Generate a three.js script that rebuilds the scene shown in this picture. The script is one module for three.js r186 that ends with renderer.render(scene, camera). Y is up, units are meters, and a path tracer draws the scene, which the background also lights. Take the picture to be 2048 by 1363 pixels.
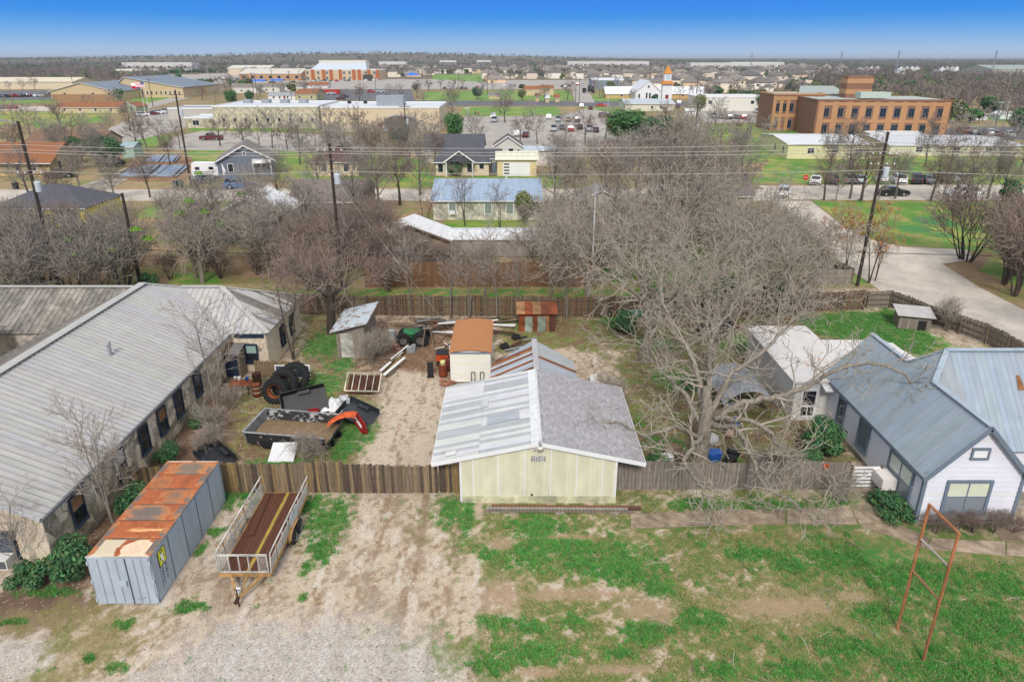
import * as THREE from 'three';
import { mergeGeometries, mergeVertices } from 'three/addons/utils/BufferGeometryUtils.js';

// ---------- camera, sky, sun, exposure ----------
const scene = new THREE.Scene();
const camera = new THREE.PerspectiveCamera(51.275, 1024 / 681, 0.5, 30000);
camera.position.set(0, 20.5, 0);
camera.rotation.set(-0.38112, 0, 0);
const renderer = new THREE.WebGLRenderer({ antialias: true });
renderer.setSize(1024, 681);
renderer.toneMapping = THREE.LinearToneMapping;
renderer.toneMappingExposure = 1.1;
renderer.shadowMap.enabled = true;
{
  // clear blue low sky under a thin, bright, even veil of high cloud
  const W = 512, H = 1024, d = new Float32Array(W * H * 4);
  const stops = [[-90, [0.20, 0.19, 0.17]], [-1, [0.34, 0.38, 0.42]], [0, [0.37, 0.51, 0.70]], [0.6, [0.32, 0.475, 0.70]], [1.3, [0.20, 0.41, 0.73]], [2.1, [0.095, 0.325, 0.74]], [3.0, [0.025, 0.24, 0.74]],
    [3.9, [0.004, 0.185, 0.73]], [8, [0.08, 0.26, 0.66]], [15, [0.50, 0.57, 0.68]], [24, [0.82, 0.85, 0.89]], [90, [0.88, 0.89, 0.91]]];
  for (let j = 0; j < H; j++) {
    const el = (j + 0.5) / H * 180 - 90;
    let k = 0; while (k < stops.length - 2 && el > stops[k + 1][0]) k++;
    const [a, ca] = stops[k], [b, cb] = stops[k + 1], t = Math.min(1, Math.max(0, (el - a) / (b - a)));
    for (let i = 0; i < W; i++) for (let c = 0; c < 4; c++) d[(j * W + i) * 4 + c] = c === 3 ? 1 : ca[c] + (cb[c] - ca[c]) * t;
  }
  const sky = new THREE.DataTexture(d, W, H, THREE.RGBAFormat, THREE.FloatType);
  sky.mapping = THREE.EquirectangularReflectionMapping; sky.magFilter = sky.minFilter = THREE.LinearFilter; sky.needsUpdate = true;
  scene.background = sky; scene.environment = sky;
}
const sun = new THREE.DirectionalLight(0xfff8f0, 2.7);
sun.position.set(-4, 72, 42); sun.target.position.set(0, 0, -45);
sun.castShadow = true; sun.shadow.radius = 22; sun.shadow.mapSize.set(4096, 4096);
Object.assign(sun.shadow.camera, { left: -160, right: 160, top: 160, bottom: -160, near: 1, far: 500 });
scene.add(sun, sun.target);
scene.fog = new THREE.FogExp2(0xc9d8ea, 0.0001);

// ---------- helpers ----------
const PI = Math.PI, V3 = (x, y, z) => new THREE.Vector3(x, y, z);
const lerp = (a, b, t) => a + (b - a) * t, clamp = (v, a = 0, b = 1) => Math.min(b, Math.max(a, v));
const sst = (a, b, v) => { const t = clamp((v - a) / (b - a)); return t * t * (3 - 2 * t); };
function rng(seed) { let s = seed >>> 0; const f = () => { s = s + 0x6D2B79F5 | 0; let t = Math.imul(s ^ s >>> 15, 1 | s); t = t + Math.imul(t ^ t >>> 7, 61 | t) ^ t; return ((t ^ t >>> 14) >>> 0) / 4294967296; }; f.r = (a, b) => a + (b - a) * f(); f.i = n => Math.floor(f() * n); f.pick = a => a[Math.floor(f() * a.length)]; return f; }

/** Collects faces; build() writes flat (or given) normals and uv in metres along each face. */
class B {
  constructor() { this.p = []; this.n = []; }
  tri(a, b, c, na, nb, nc) {
    if (!na) {
      const ux = b[0] - a[0], uy = b[1] - a[1], uz = b[2] - a[2], vx = c[0] - a[0], vy = c[1] - a[1], vz = c[2] - a[2];
      let x = uy * vz - uz * vy, y = uz * vx - ux * vz, z = ux * vy - uy * vx; const l = Math.hypot(x, y, z) || 1; na = nb = nc = [x / l, y / l, z / l];
    }
    this.p.push(a[0], a[1], a[2], b[0], b[1], b[2], c[0], c[1], c[2]);
    this.n.push(na[0], na[1], na[2], nb[0], nb[1], nb[2], nc[0], nc[1], nc[2]); return this;
  }
  quad(a, b, c, d) { return this.tri(a, b, c).tri(a, c, d); }
  hex(v) { // 8 corners: bottom 0-3 counter-clockwise seen from above, top 4-7
    this.quad(v[3], v[2], v[1], v[0]).quad(v[4], v[5], v[6], v[7]);
    for (let i = 0; i < 4; i++) { const j = (i + 1) % 4; this.quad(v[i], v[j], v[4 + j], v[4 + i]); } return this;
  }
  bx(x0, y0, z0, x1, y1, z1) { return this.hex([[x0, y0, z1], [x1, y0, z1], [x1, y0, z0], [x0, y0, z0], [x0, y1, z1], [x1, y1, z1], [x1, y1, z0], [x0, y1, z0]]); }
  box(cx, cy, cz, w, h, d, ry = 0, rx = 0, rz = 0) {
    const m = new THREE.Matrix4().makeRotationFromEuler(new THREE.Euler(rx, ry, rz, 'YXZ')).setPosition(cx, cy, cz), q = [];
    for (const y of [-h / 2, h / 2]) for (const [x, z] of [[-1, 1], [1, 1], [1, -1], [-1, -1]]) { const v = V3(x * w / 2, y, z * d / 2).applyMatrix4(m); q.push([v.x, v.y, v.z]); }
    return this.hex(q);
  }
  beam(p, q, w, h = w) {
    const d = V3(q[0] - p[0], q[1] - p[1], q[2] - p[2]).normalize(), u = Math.abs(d.y) > 0.99 ? V3(0, 0, 1) : V3(0, 1, 0);
    const s = d.clone().cross(u).normalize().multiplyScalar(w / 2), t = s.clone().cross(d).normalize().multiplyScalar(h / 2);
    const c = (o, a, b) => [o[0] + s.x * a + t.x * b, o[1] + s.y * a + t.y * b, o[2] + s.z * a + t.z * b];
    return this.hex([c(p, -1, -1), c(p, 1, -1), c(q, 1, -1), c(q, -1, -1), c(p, -1, 1), c(p, 1, 1), c(q, 1, 1), c(q, -1, 1)]);
  }
  rod(p, q, r0, r1 = r0, n = 6, caps = true) {
    const d = V3(q[0] - p[0], q[1] - p[1], q[2] - p[2]).normalize(), u = Math.abs(d.y) > 0.9 ? V3(1, 0, 0) : V3(0, 1, 0);
    const s = u.clone().cross(d).normalize(), t = d.clone().cross(s);
    for (let i = 0; i < n; i++) {
      const a = i / n * 2 * PI, b = (i + 1) / n * 2 * PI;
      const A = s.clone().multiplyScalar(Math.cos(a)).addScaledVector(t, Math.sin(a)), C = s.clone().multiplyScalar(Math.cos(b)).addScaledVector(t, Math.sin(b));
      const at = (o, v, r) => [o[0] + v.x * r, o[1] + v.y * r, o[2] + v.z * r], na = [A.x, A.y, A.z], nc = [C.x, C.y, C.z];
      this.tri(at(p, A, r0), at(p, C, r0), at(q, C, r1), na, nc, nc); if (r1 > 1e-5) this.tri(at(p, A, r0), at(q, C, r1), at(q, A, r1), na, nc, na);
      if (caps) { this.tri(p, at(p, C, r0), at(p, A, r0)); if (r1 > 1e-5) this.tri(q, at(q, A, r1), at(q, C, r1)); }
    }
    return this;
  }
  tubePath(pts, r, n = 6) { for (let i = 0; i < pts.length - 1; i++) this.rod(pts[i], pts[i + 1], r, r, n); return this; }
  poly(pts) { for (const [i, j, k] of triangulate(pts)) this.tri(pts[i], pts[j], pts[k]); return this; }
  /** a plate: the face pts pushed back by t against its normal */
  slab(pts, t, nrm) {
    if (!nrm && faceNormal(pts)[1] < -0.1) pts = [...pts].reverse();
    const n = nrm || faceNormal(pts), back = pts.map(p => [p[0] - n[0] * t, p[1] - n[1] * t, p[2] - n[2] * t]);
    for (const [i, j, k] of triangulate(pts)) this.tri(pts[i], pts[j], pts[k]).tri(back[i], back[k], back[j]);
    for (let i = 0; i < pts.length; i++) { const j = (i + 1) % pts.length; this.quad(pts[i], back[i], back[j], pts[j]); }
    return this;
  }
  /** outline in [x,z] raised from y0 to y1 */
  rise(o, y0, y1) { let a = 0; for (let i = 0; i < o.length; i++) { const j = (i + 1) % o.length; a += o[i][0] * o[j][1] - o[j][0] * o[i][1]; } const s = a > 0 ? [...o].reverse() : o; return this.slab(s.map(p => [p[0], y1, p[1]]), y1 - y0, [0, 1, 0]); }
  geo(g, m) {
    let q = g.index ? g.toNonIndexed() : g.clone(); if (m) q.applyMatrix4(m);
    const a = q.attributes.position.array, b = q.attributes.normal.array; for (let i = 0; i < a.length; i++) { this.p.push(a[i]); this.n.push(b[i]); } return this;
  }
  add(o, m) { return this.geo(o.build(false), m); }
  lathe(prof, n, m) { return this.geo(new THREE.LatheGeometry(prof.map(p => new THREE.Vector2(p[0], p[1])), n), m); }
  build(uv = true) {
    const g = new THREE.BufferGeometry(), P = new Float32Array(this.p), N = new Float32Array(this.n);
    g.setAttribute('position', new THREE.BufferAttribute(P, 3)); g.setAttribute('normal', new THREE.BufferAttribute(N, 3));
    if (uv) {
      const U = new Float32Array(P.length / 3 * 2);
      for (let i = 0; i < P.length; i += 9) {
        const ux = P[i + 3] - P[i], uy = P[i + 4] - P[i + 1], uz = P[i + 5] - P[i + 2], vx = P[i + 6] - P[i], vy = P[i + 7] - P[i + 1], vz = P[i + 8] - P[i + 2];
        let x = uy * vz - uz * vy, y = uz * vx - ux * vz, z = ux * vy - uy * vx; const l = Math.hypot(x, y, z) || 1; x /= l; y /= l; z /= l;
        let tx, ty = 0, tz; const h = Math.hypot(x, z);
        if (h < 0.08) { tx = 1; tz = 0; } else { tx = z / h; tz = -x / h; }
        const bx = y * tz - z * ty, by = z * tx - x * tz, bz = x * ty - y * tx;
        for (let k = 0; k < 3; k++) { const a = i + k * 3, o = (i / 3 + k) * 2; U[o] = P[a] * tx + P[a + 2] * tz; U[o + 1] = P[a] * bx + P[a + 1] * by + P[a + 2] * bz; }
      }
      g.setAttribute('uv', new THREE.BufferAttribute(U, 2));
    }
    return g;
  }
}
function faceNormal(p) { // Newell
  let x = 0, y = 0, z = 0; for (let i = 0; i < p.length; i++) { const a = p[i], b = p[(i + 1) % p.length]; x += (a[1] - b[1]) * (a[2] + b[2]); y += (a[2] - b[2]) * (a[0] + b[0]); z += (a[0] - b[0]) * (a[1] + b[1]); }
  const l = Math.hypot(x, y, z) || 1; return [x / l, y / l, z / l];
}
function basis(pts) {
  const n = faceNormal(pts), h = Math.hypot(n[0], n[2]); let t = h < 1e-3 ? [1, 0, 0] : [n[2] / h, 0, -n[0] / h];
  const b = [n[1] * t[2] - n[2] * t[1], n[2] * t[0] - n[0] * t[2], n[0] * t[1] - n[1] * t[0]], o = pts[0];
  return { n, t, b, o, to: p => { const d = [p[0] - o[0], p[1] - o[1], p[2] - o[2]]; return [d[0] * t[0] + d[1] * t[1] + d[2] * t[2], d[0] * b[0] + d[1] * b[1] + d[2] * b[2]]; },
    at: (u, v, w = 0) => [o[0] + t[0] * u + b[0] * v + n[0] * w, o[1] + t[1] * u + b[1] * v + n[1] * w, o[2] + t[2] * u + b[2] * v + n[2] * w] };
}
function triangulate(pts) {
  if (pts.length === 3) return [[0, 1, 2]];
  const f = basis(pts), q = pts.map(p => new THREE.Vector2(...f.to(p))); return THREE.ShapeUtils.triangulateShape(q, []);
}
/** cuts polygon [[u,v]..] to a*u + b*v <= c */
function cut(poly, a, b, c) {
  const out = []; for (let i = 0; i < poly.length; i++) {
    const p = poly[i], q = poly[(i + 1) % poly.length], dp = a * p[0] + b * p[1] - c, dq = a * q[0] + b * q[1] - c;
    if (dp <= 0) out.push(p); if (dp < 0 && dq > 0 || dp > 0 && dq < 0) { const t = dp / (dp - dq); out.push([lerp(p[0], q[0], t), lerp(p[1], q[1], t)]); }
  } return out;
}
const area2 = p => { let a = 0; for (let i = 0; i < p.length; i++) { const j = (i + 1) % p.length; a += p[i][0] * p[j][1] - p[j][0] * p[i][1]; } return Math.abs(a / 2); };

const taken = {};
function numbered(n) { taken[n] = (taken[n] ?? -1) + 1; return taken[n] ? `${n}_${String(taken[n]).padStart(3, '0')}` : n; }
function shade(o) { o.castShadow = true; o.receiveShadow = true; return o; }
function mk(name, b, mat, parent) { const m = shade(new THREE.Mesh(b instanceof B ? b.build() : b, mat)); m.name = name; if (parent) parent.add(m); return m; }
function tag(o, label, category, group, kind) { if (label) o.userData.label = label; if (category) o.userData.category = category; if (group) o.userData.group = group; if (kind) o.userData.kind = kind; return o; }
function thing(name, label, category, at = [0, 0, 0], ry = 0, group) { const o = new THREE.Group(); o.name = numbered(name); o.position.set(...at); o.rotation.y = ry; scene.add(o); return tag(o, label, category, group); }
function solo(name, label, category, b, mat, group) { const m = mk(numbered(name), b, mat, scene); return tag(m, label, category, group); }
function ground(name, label, b, mat) { const m = mk(numbered(name), b, mat, scene); m.userData.kind = 'structure'; if (label) m.userData.label = label; return m; }
function copyOf(o, at, ry, label, group) { const c = o.clone(); c.name = numbered(o.name.replace(/_\d\d\d$/, '')); c.userData = { ...o.userData }; c.position.set(...at); c.rotation.y = ry; if (label) c.userData.label = label; if (group) c.userData.group = group; scene.add(c); return c; }
function recolor(o, part, mat) { o.traverse(m => { if (m.isMesh && m.name === part) m.material = mat; }); return o; }

/** splits the flat outline pts (3-D) into strips that are meshes of their own; up: strips run up the slope, across: level courses */
function strips(parent, name, pts, { way = 'up', width = 0.4, thick = 0.02, gap = 0, rib = 0, ribH = 0.03, lap = 0, lift = 0.004, mats, seed = 1, joined = false, jitter = 0 }) {
  if (faceNormal(pts)[1] < -0.1) pts = [...pts].reverse();
  const f = basis(pts), q = pts.map(f.to), R = rng(seed), ax = way === 'up' ? 0 : 1;
  const lo = Math.min(...q.map(p => p[ax])), hi = Math.max(...q.map(p => p[ax])), n = Math.max(1, Math.round((hi - lo) / width)), w = (hi - lo) / n, all = new B();
  for (let i = 0; i < n; i++) {
    const a = lo + i * w + gap / 2, c = lo + (i + 1) * w - gap / 2, s = ax ? [0, 1] : [1, 0];
    let g = cut(cut(q, s[0], s[1], c), -s[0], -s[1], -a); if (g.length < 3 || area2(g) < 0.004) continue;
    const b = joined ? all : new B(), up = p => f.at(p[0], p[1], lift + thick + (lap ? lap * (1 - (p[ax] - a) / w) : 0) + (jitter ? jitter * (R() - 0.5) : 0));
    const top = g.map(up), bot = g.map(p => f.at(p[0], p[1], lift * 0.25));
    for (const [x, y, z] of triangulate(top)) b.tri(top[x], top[y], top[z]);
    for (let k = 0; k < top.length; k++) { const j = (k + 1) % top.length; b.quad(top[k], bot[k], bot[j], top[j]); }
    if (rib) { const r = cut(g, s[0], s[1], a + rib); if (r.length > 2 && area2(r) > 0.0015) b.slab(r.map(p => f.at(p[0], p[1], lift + thick + ribH)), ribH + thick * 0.5, f.n); }
    if (!joined) mk(name, b, mats[R.i(mats.length)], parent);
  }
  if (joined && all.p.length) { const m = mk(name, all, mats[0], parent); m.userData.kind = 'stuff'; return m; }
}
/** irregular stones over the outline pts, each a mesh of its own */
function stones(parent, pts, { size = 0.35, gap = 0.018, thick = 0.03, mats, seed = 1, holes = [], most = 300 }) {
  const f = basis(pts), q = pts.map(f.to), R = rng(seed), us = q.map(p => p[0]), vs = q.map(p => p[1]), sites = [];
  const u0 = Math.min(...us), u1 = Math.max(...us), v0 = Math.min(...vs), v1 = Math.max(...vs), nu = Math.max(1, Math.round((u1 - u0) / (size * 1.25))), nv = Math.max(1, Math.round((v1 - v0) / size));
  for (let i = 0; i < nu; i++) for (let j = 0; j < nv; j++) sites.push([u0 + (i + 0.5 + R.r(-0.42, 0.42) + (j % 2) * 0.3) * (u1 - u0) / nu, v0 + (j + 0.5 + R.r(-0.4, 0.4)) * (v1 - v0) / nv]);
  let made = 0; const rest = new B();
  for (const s of sites) {
    let g = q; for (const o of sites) { if (o === s || Math.abs(o[0] - s[0]) > size * 3.5 || Math.abs(o[1] - s[1]) > size * 3) continue; const a = o[0] - s[0], b = o[1] - s[1], l = Math.hypot(a, b) || 1; g = cut(g, a / l, b / l, (a * (s[0] + o[0]) / 2 + b * (s[1] + o[1]) / 2) / l - gap / 2); if (g.length < 3) break; }
    if (g.length < 3 || area2(g) < 0.006) continue;
    if (holes.some(h => { const p = f.to(h); return Math.abs(p[0] - s[0]) < h[3] && Math.abs(p[1] - s[1]) < h[4]; })) continue;
    const d = thick * R.r(0.5, 1.3), cx = g.reduce((a, p) => a + p[0], 0) / g.length, cy = g.reduce((a, p) => a + p[1], 0) / g.length;
    const base = g.map(p => f.at(p[0], p[1], 0.001)), top = g.map(p => f.at(lerp(cx, p[0], 0.93), lerp(cy, p[1], 0.93), d)), b = made < most ? new B() : rest;
    for (let k = 1; k < top.length - 1; k++) b.tri(top[0], top[k], top[k + 1]);
    for (let k = 0; k < top.length; k++) { const j = (k + 1) % top.length; b.quad(base[k], base[j], top[j], top[k]); }
    if (made++ < most) mk('stone', b, mats[R.i(mats.length)], parent);
  }
  if (rest.p.length) mk('stonework', rest, mats[0], parent).userData.kind = 'stuff';
}
/** a sash window whose frame stands proud of the wall; faces +z before it is turned */
function windowAt(parent, at, ry, w, h, { frame = M.whitePaint, pane = M.pane, fw = 0.09, bars = 1, cols = 1, sill = 0.06, blind, dep = 0.09 } = {}) {
  const b = new B(), d = dep;
  b.bx(-w / 2 - fw, -h / 2 - fw, 0, -w / 2, h / 2 + fw, d).bx(w / 2, -h / 2 - fw, 0, w / 2 + fw, h / 2 + fw, d).bx(-w / 2, h / 2, 0, w / 2, h / 2 + fw, d).bx(-w / 2, -h / 2 - fw, 0, w / 2, -h / 2, d);
  const m = mk('window', b, frame, parent); m.position.set(...at); m.rotation.y = ry;
  const rows = bars + 1, mw = 0.035;
  for (let i = 0; i < cols; i++) for (let j = 0; j < rows; j++) {
    const x0 = -w / 2 + i * w / cols, x1 = x0 + w / cols, y0 = -h / 2 + j * h / rows, y1 = y0 + h / rows;
    mk('pane', new B().bx(x0 + (i ? mw / 2 : 0), y0 + (j ? mw / 2 : 0), 0.02, x1 - (i < cols - 1 ? mw / 2 : 0), y1 - (j < rows - 1 ? mw / 2 : 0), 0.035), blind && j >= rows / 2 ? blind : pane, m);
  }
  if (bars || cols > 1) { const s = new B(); for (let j = 1; j < rows; j++) s.bx(-w / 2, -h / 2 + j * h / rows - mw / 2, 0.012, w / 2, -h / 2 + j * h / rows + mw / 2, 0.055); for (let i = 1; i < cols; i++) s.bx(-w / 2 + i * w / cols - mw * 0.7, -h / 2, 0.014, -w / 2 + i * w / cols + mw * 0.7, h / 2, 0.06); mk('sash', s, frame, m); }
  if (sill) mk('sill', new B().bx(-w / 2 - fw - 0.03, -h / 2 - fw - sill, 0, w / 2 + fw + 0.03, -h / 2 - fw - 0.002, d + 0.05), frame, m);
  return m;
}

// ---------- textures and materials ----------
const NS = 512, NT = (() => { // tiling fractal noise, 0..1
  const out = new Float32Array(NS * NS), R = rng(77); let tot = 0;
  for (let o = 0; o < 6; o++) {
    const n = 8 << o, a = 0.5 ** (o * 0.85), L = new Float32Array(n * n).map(() => R()); tot += a;
    for (let y = 0; y < NS; y++) for (let x = 0; x < NS; x++) {
      const fx = x / NS * n, fy = y / NS * n, i = Math.floor(fx), j = Math.floor(fy); let u = fx - i, v = fy - j; u = u * u * (3 - 2 * u); v = v * v * (3 - 2 * v);
      const i1 = (i + 1) % n, j1 = (j + 1) % n; out[y * NS + x] += a * lerp(lerp(L[j * n + i], L[j * n + i1], u), lerp(L[j1 * n + i], L[j1 * n + i1], u), v);
    }
  }
  let lo = 9, hi = -9; for (const v of out) { lo = Math.min(lo, v); hi = Math.max(hi, v); } return out.map(v => (v - lo) / (hi - lo));
})();
/** noise at x,y; one tile per unit */
function nz(x, y) { let fx = (x - Math.floor(x)) * NS, fy = (y - Math.floor(y)) * NS; const i = fx | 0, j = fy | 0, u = fx - i, v = fy - j, i1 = (i + 1) % NS, j1 = (j + 1) % NS, a = (i % NS), b = (j % NS); return lerp(lerp(NT[b * NS + a], NT[b * NS + i1], u), lerp(NT[j1 * NS + a], NT[j1 * NS + i1], u), v); }
const WN = (() => { const R = rng(5), a = new Float32Array(65536); for (let i = 0; i < 65536; i++) a[i] = R(); return a; })();
const wn = (x, y) => WN[((x | 0) * 7919 + (y | 0) * 104729) & 65535];
function tex(w, h, fn, { srgb = true, rep, wrap = true } = {}) {
  const d = new Uint8Array(w * h * 4);
  for (let j = 0; j < h; j++) for (let i = 0; i < w; i++) { const c = fn(i / w, j / h, i, j), o = (j * w + i) * 4; d[o] = clamp(c[0], 0, 255); d[o + 1] = clamp(c[1], 0, 255); d[o + 2] = clamp(c[2], 0, 255); d[o + 3] = 255; }
  const t = new THREE.DataTexture(d, w, h, THREE.RGBAFormat); if (srgb) t.colorSpace = THREE.SRGBColorSpace; t.magFilter = THREE.LinearFilter; t.minFilter = THREE.LinearMipmapLinearFilter; t.generateMipmaps = true;
  if (wrap) t.wrapS = t.wrapT = THREE.RepeatWrapping; if (rep) t.repeat.set(rep[0], rep[1]); t.needsUpdate = true; return t;
}
const mixc = (a, b, t) => [lerp(a[0], b[0], t), lerp(a[1], b[1], t), lerp(a[2], b[2], t)], mul = (c, k) => [c[0] * k, c[1] * k, c[2] * k];
const grey = (k) => [255 * k, 255 * k, 255 * k];
// greyscale tint maps, multiplied by each material's colour
const T = {
  rough: tex(256, 256, (u, v, i, j) => grey(0.90 + 0.06 * nz(u, v) + 0.04 * wn(i, j)), { rep: [0.25, 0.25] }),
  blotch: tex(512, 512, (u, v, i, j) => { const a = nz(u, v), b = nz(u * 3, v * 3 + 0.3); return grey(0.66 + 0.34 * sst(0.2, 0.75, a * 0.6 + b * 0.4) - 0.05 * wn(i, j)); }, { rep: [0.16, 0.16] }),
  wood: tex(256, 512, (u, v, i, j) => { const g = nz(u * 5, v * 0.35), k = nz(u, v * 0.6 + 0.2), l = nz(u * 9, v * 0.5); return grey(0.52 + 0.3 * g + 0.22 * k - (l > 0.66 ? 0.2 : 0)); }, { rep: [1.1, 0.5] }),
  streak: tex(512, 512, (u, v) => { const s = nz(u * 4, v * 0.25), a = nz(u, v); return grey(0.82 + 0.11 * s + 0.09 * a); }, { rep: [0.22, 0.22] }),
  bark: tex(256, 256, (u, v) => { const s = nz(u * 3, v * 0.8), a = nz(u * 2, v * 2 + 0.4); return grey(0.45 + 0.4 * s + 0.25 * a); }, { rep: [0.9, 0.9] }),
  shingle: tex(512, 512, (u, v, i, j) => { const row = Math.floor(v * 12), f = v * 12 - row, col = Math.floor(u * 8 + (row % 2) * 0.5 + wn(row, 3) * 0.4); const t = wn(col, row + 40); return grey((0.86 + 0.12 * t) * (0.88 + 0.16 * nz(u, v)) * (0.94 + 0.06 * wn(i, j)) * (f < 0.09 ? 0.84 : 1)); }, { rep: [0.42, 0.6] }),
  asphalt: tex(512, 512, (u, v, i, j) => { const a = nz(u, v), b = nz(u * 2 + 0.5, v * 2), c = Math.abs(nz(u * 2, v * 2 + 0.7) - 0.5) < 0.006 ? 0.82 : 1; return grey((0.72 + 0.2 * a + 0.12 * b - 0.06 * wn(i, j)) * c); }, { rep: [0.06, 0.06] }),
  lawn: tex(512, 512, (u, v, i, j) => { const a = nz(u, v), b = nz(u * 5, v * 5), k = sst(0.36, 0.62, a * 0.6 + b * 0.4); return mul(mixc([176, 160, 104], [98, 142, 52], k), 0.78 + 0.3 * b + 0.1 * wn(i, j)); }, { rep: [0.045, 0.045] }),
  field: tex(512, 512, (u, v, i, j) => { const a = nz(u, v), b = nz(u * 5, v * 5), k = sst(0.42, 0.66, a * 0.6 + b * 0.4); return mul(mixc([158, 132, 104], [118, 122, 66], k), 0.8 + 0.28 * b + 0.08 * wn(i, j)); }, { rep: [0.045, 0.045] }),
  bump: tex(256, 256, (u, v, i, j) => grey(0.5 * nz(u, v) + 0.5 * wn(i, j)), { srgb: false, rep: [0.5, 0.5] }),
  bumpFine: tex(256, 256, (u, v, i, j) => grey(0.6 * nz(u * 3, v * 3) + 0.4 * wn(i, j)), { srgb: false, rep: [1, 1] }),
};
const C = h => new THREE.Color(h);
const std = (color, map, o = {}) => new THREE.MeshStandardMaterial({ color: C(color), map: map || null, roughness: 0.85, metalness: 0, side: THREE.DoubleSide, ...o });
const vary = (hex, n, map, o = {}, amt = 0.12, seed = 3) => { const R = rng(seed + hex); return Array.from({ length: n }, () => { const m = std(hex, map, o), k = 1 + R.r(-amt, amt); m.color.setRGB(m.color.r * k, m.color.g * k * R.r(0.97, 1.03), m.color.b * k * R.r(0.93, 1.06)); return m; }); };
const M = {
  whitePaint: std(0xe9e9ea, T.rough, { roughness: 0.6 }), cream: std(0xe3dcc0, T.rough), greyBlue: std(0x6f7d8c, T.rough, { roughness: 0.6 }), navy: std(0x1c2a44, T.rough, { roughness: 0.55 }),
  pane: std(0x49525c, null, { roughness: 0.08 }), darkPane: std(0x20262c, null, { roughness: 0.06 }), blind: std(0xcfd3cf, T.rough, { roughness: 0.5 }), tealBlind: std(0x9db9ae, T.rough, { roughness: 0.4 }),
  steel: std(0xa7adb3, T.streak, { roughness: 0.45, metalness: 0.35 }), dark: std(0x1b1c1e, T.rough, { roughness: 0.7 }), rubber: std(0x1a1a1b, T.rough, { roughness: 0.9 }), black: std(0x232427, T.blotch, { roughness: 0.55 }),
  rust: std(0x9a4f25, T.blotch), rustDark: std(0x5c3522, T.blotch), rustPale: std(0xb98a62, T.blotch), orange: std(0xe8601c, T.blotch, { roughness: 0.5 }), red: std(0xb71f1a, T.blotch, { roughness: 0.5 }), tarp: std(0xd9dadb, T.rough, { roughness: 0.5 }), blueTarp: std(0x2558a8, T.rough, { roughness: 0.5 }),
  green: std(0x1f7a44, T.blotch, { roughness: 0.6 }), concrete: std(0xb0a596, T.blotch), road: std(0xd8cdc0, T.asphalt), roadDark: std(0x6d6d72, T.asphalt), lot: std(0xbdb5ae, T.asphalt), lawn: std(0xe6e6e6, T.lawn),
  pole: std(0x4e4038, T.wood), wood: std(0x8a7762, T.wood), plank: std(0x9c8a72, T.wood), deck: std(0x6e3a26, T.wood), yellow: std(0xd9b84a, T.rough),
};
M.board = [...vary(0xa38c6c, 3, T.wood, {}, 0.2), ...vary(0x8f7b64, 3, T.wood, {}, 0.2), ...vary(0xae8f60, 2, T.wood, {}, 0.15), ...vary(0x6e5d4c, 2, T.wood)];
M.boardGrey = vary(0xa89b90, 7, T.wood, {}, 0.16); M.boardRed = vary(0x946c4c, 3, T.wood, {}, 0.12);

// ---------- ground ----------
const inside = (p, x, z) => { let c = false; for (let i = 0, j = p.length - 1; i < p.length; j = i++) if ((p[i][1] > z) !== (p[j][1] > z) && x < (p[j][0] - p[i][0]) * (z - p[i][1]) / (p[j][1] - p[i][1]) + p[i][0]) c = !c; return c; };
function sdf(p, x, z) { let d = 1e9; for (let i = 0, j = p.length - 1; i < p.length; j = i++) { const ax = p[j][0], az = p[j][1], bx = p[i][0] - ax, bz = p[i][1] - az, t = clamp(((x - ax) * bx + (z - az) * bz) / (bx * bx + bz * bz)); d = Math.min(d, Math.hypot(x - ax - bx * t, z - az - bz * t)); } return inside(p, x, z) ? d : -d; }
const NX0 = -38, NX1 = 40, NZ0 = -66, NZ1 = -12;
function field(p) { // distance to an outline on a coarse lattice, read back smoothly
  const w = 200, h = 150, a = new Float32Array(w * h);
  for (let j = 0; j < h; j++) for (let i = 0; i < w; i++) a[j * w + i] = sdf(p, NX0 + (NX1 - NX0) * i / (w - 1), NZ0 + (NZ1 - NZ0) * j / (h - 1));
  return (x, z) => { const fx = clamp((x - NX0) / (NX1 - NX0)) * (w - 1.001), fz = clamp((z - NZ0) / (NZ1 - NZ0)) * (h - 1.001), i = fx | 0, j = fz | 0, u = fx - i, v = fz - j; return lerp(lerp(a[j * w + i], a[j * w + i + 1], u), lerp(a[(j + 1) * w + i], a[(j + 1) * w + i + 1], u), v); };
}
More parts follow.
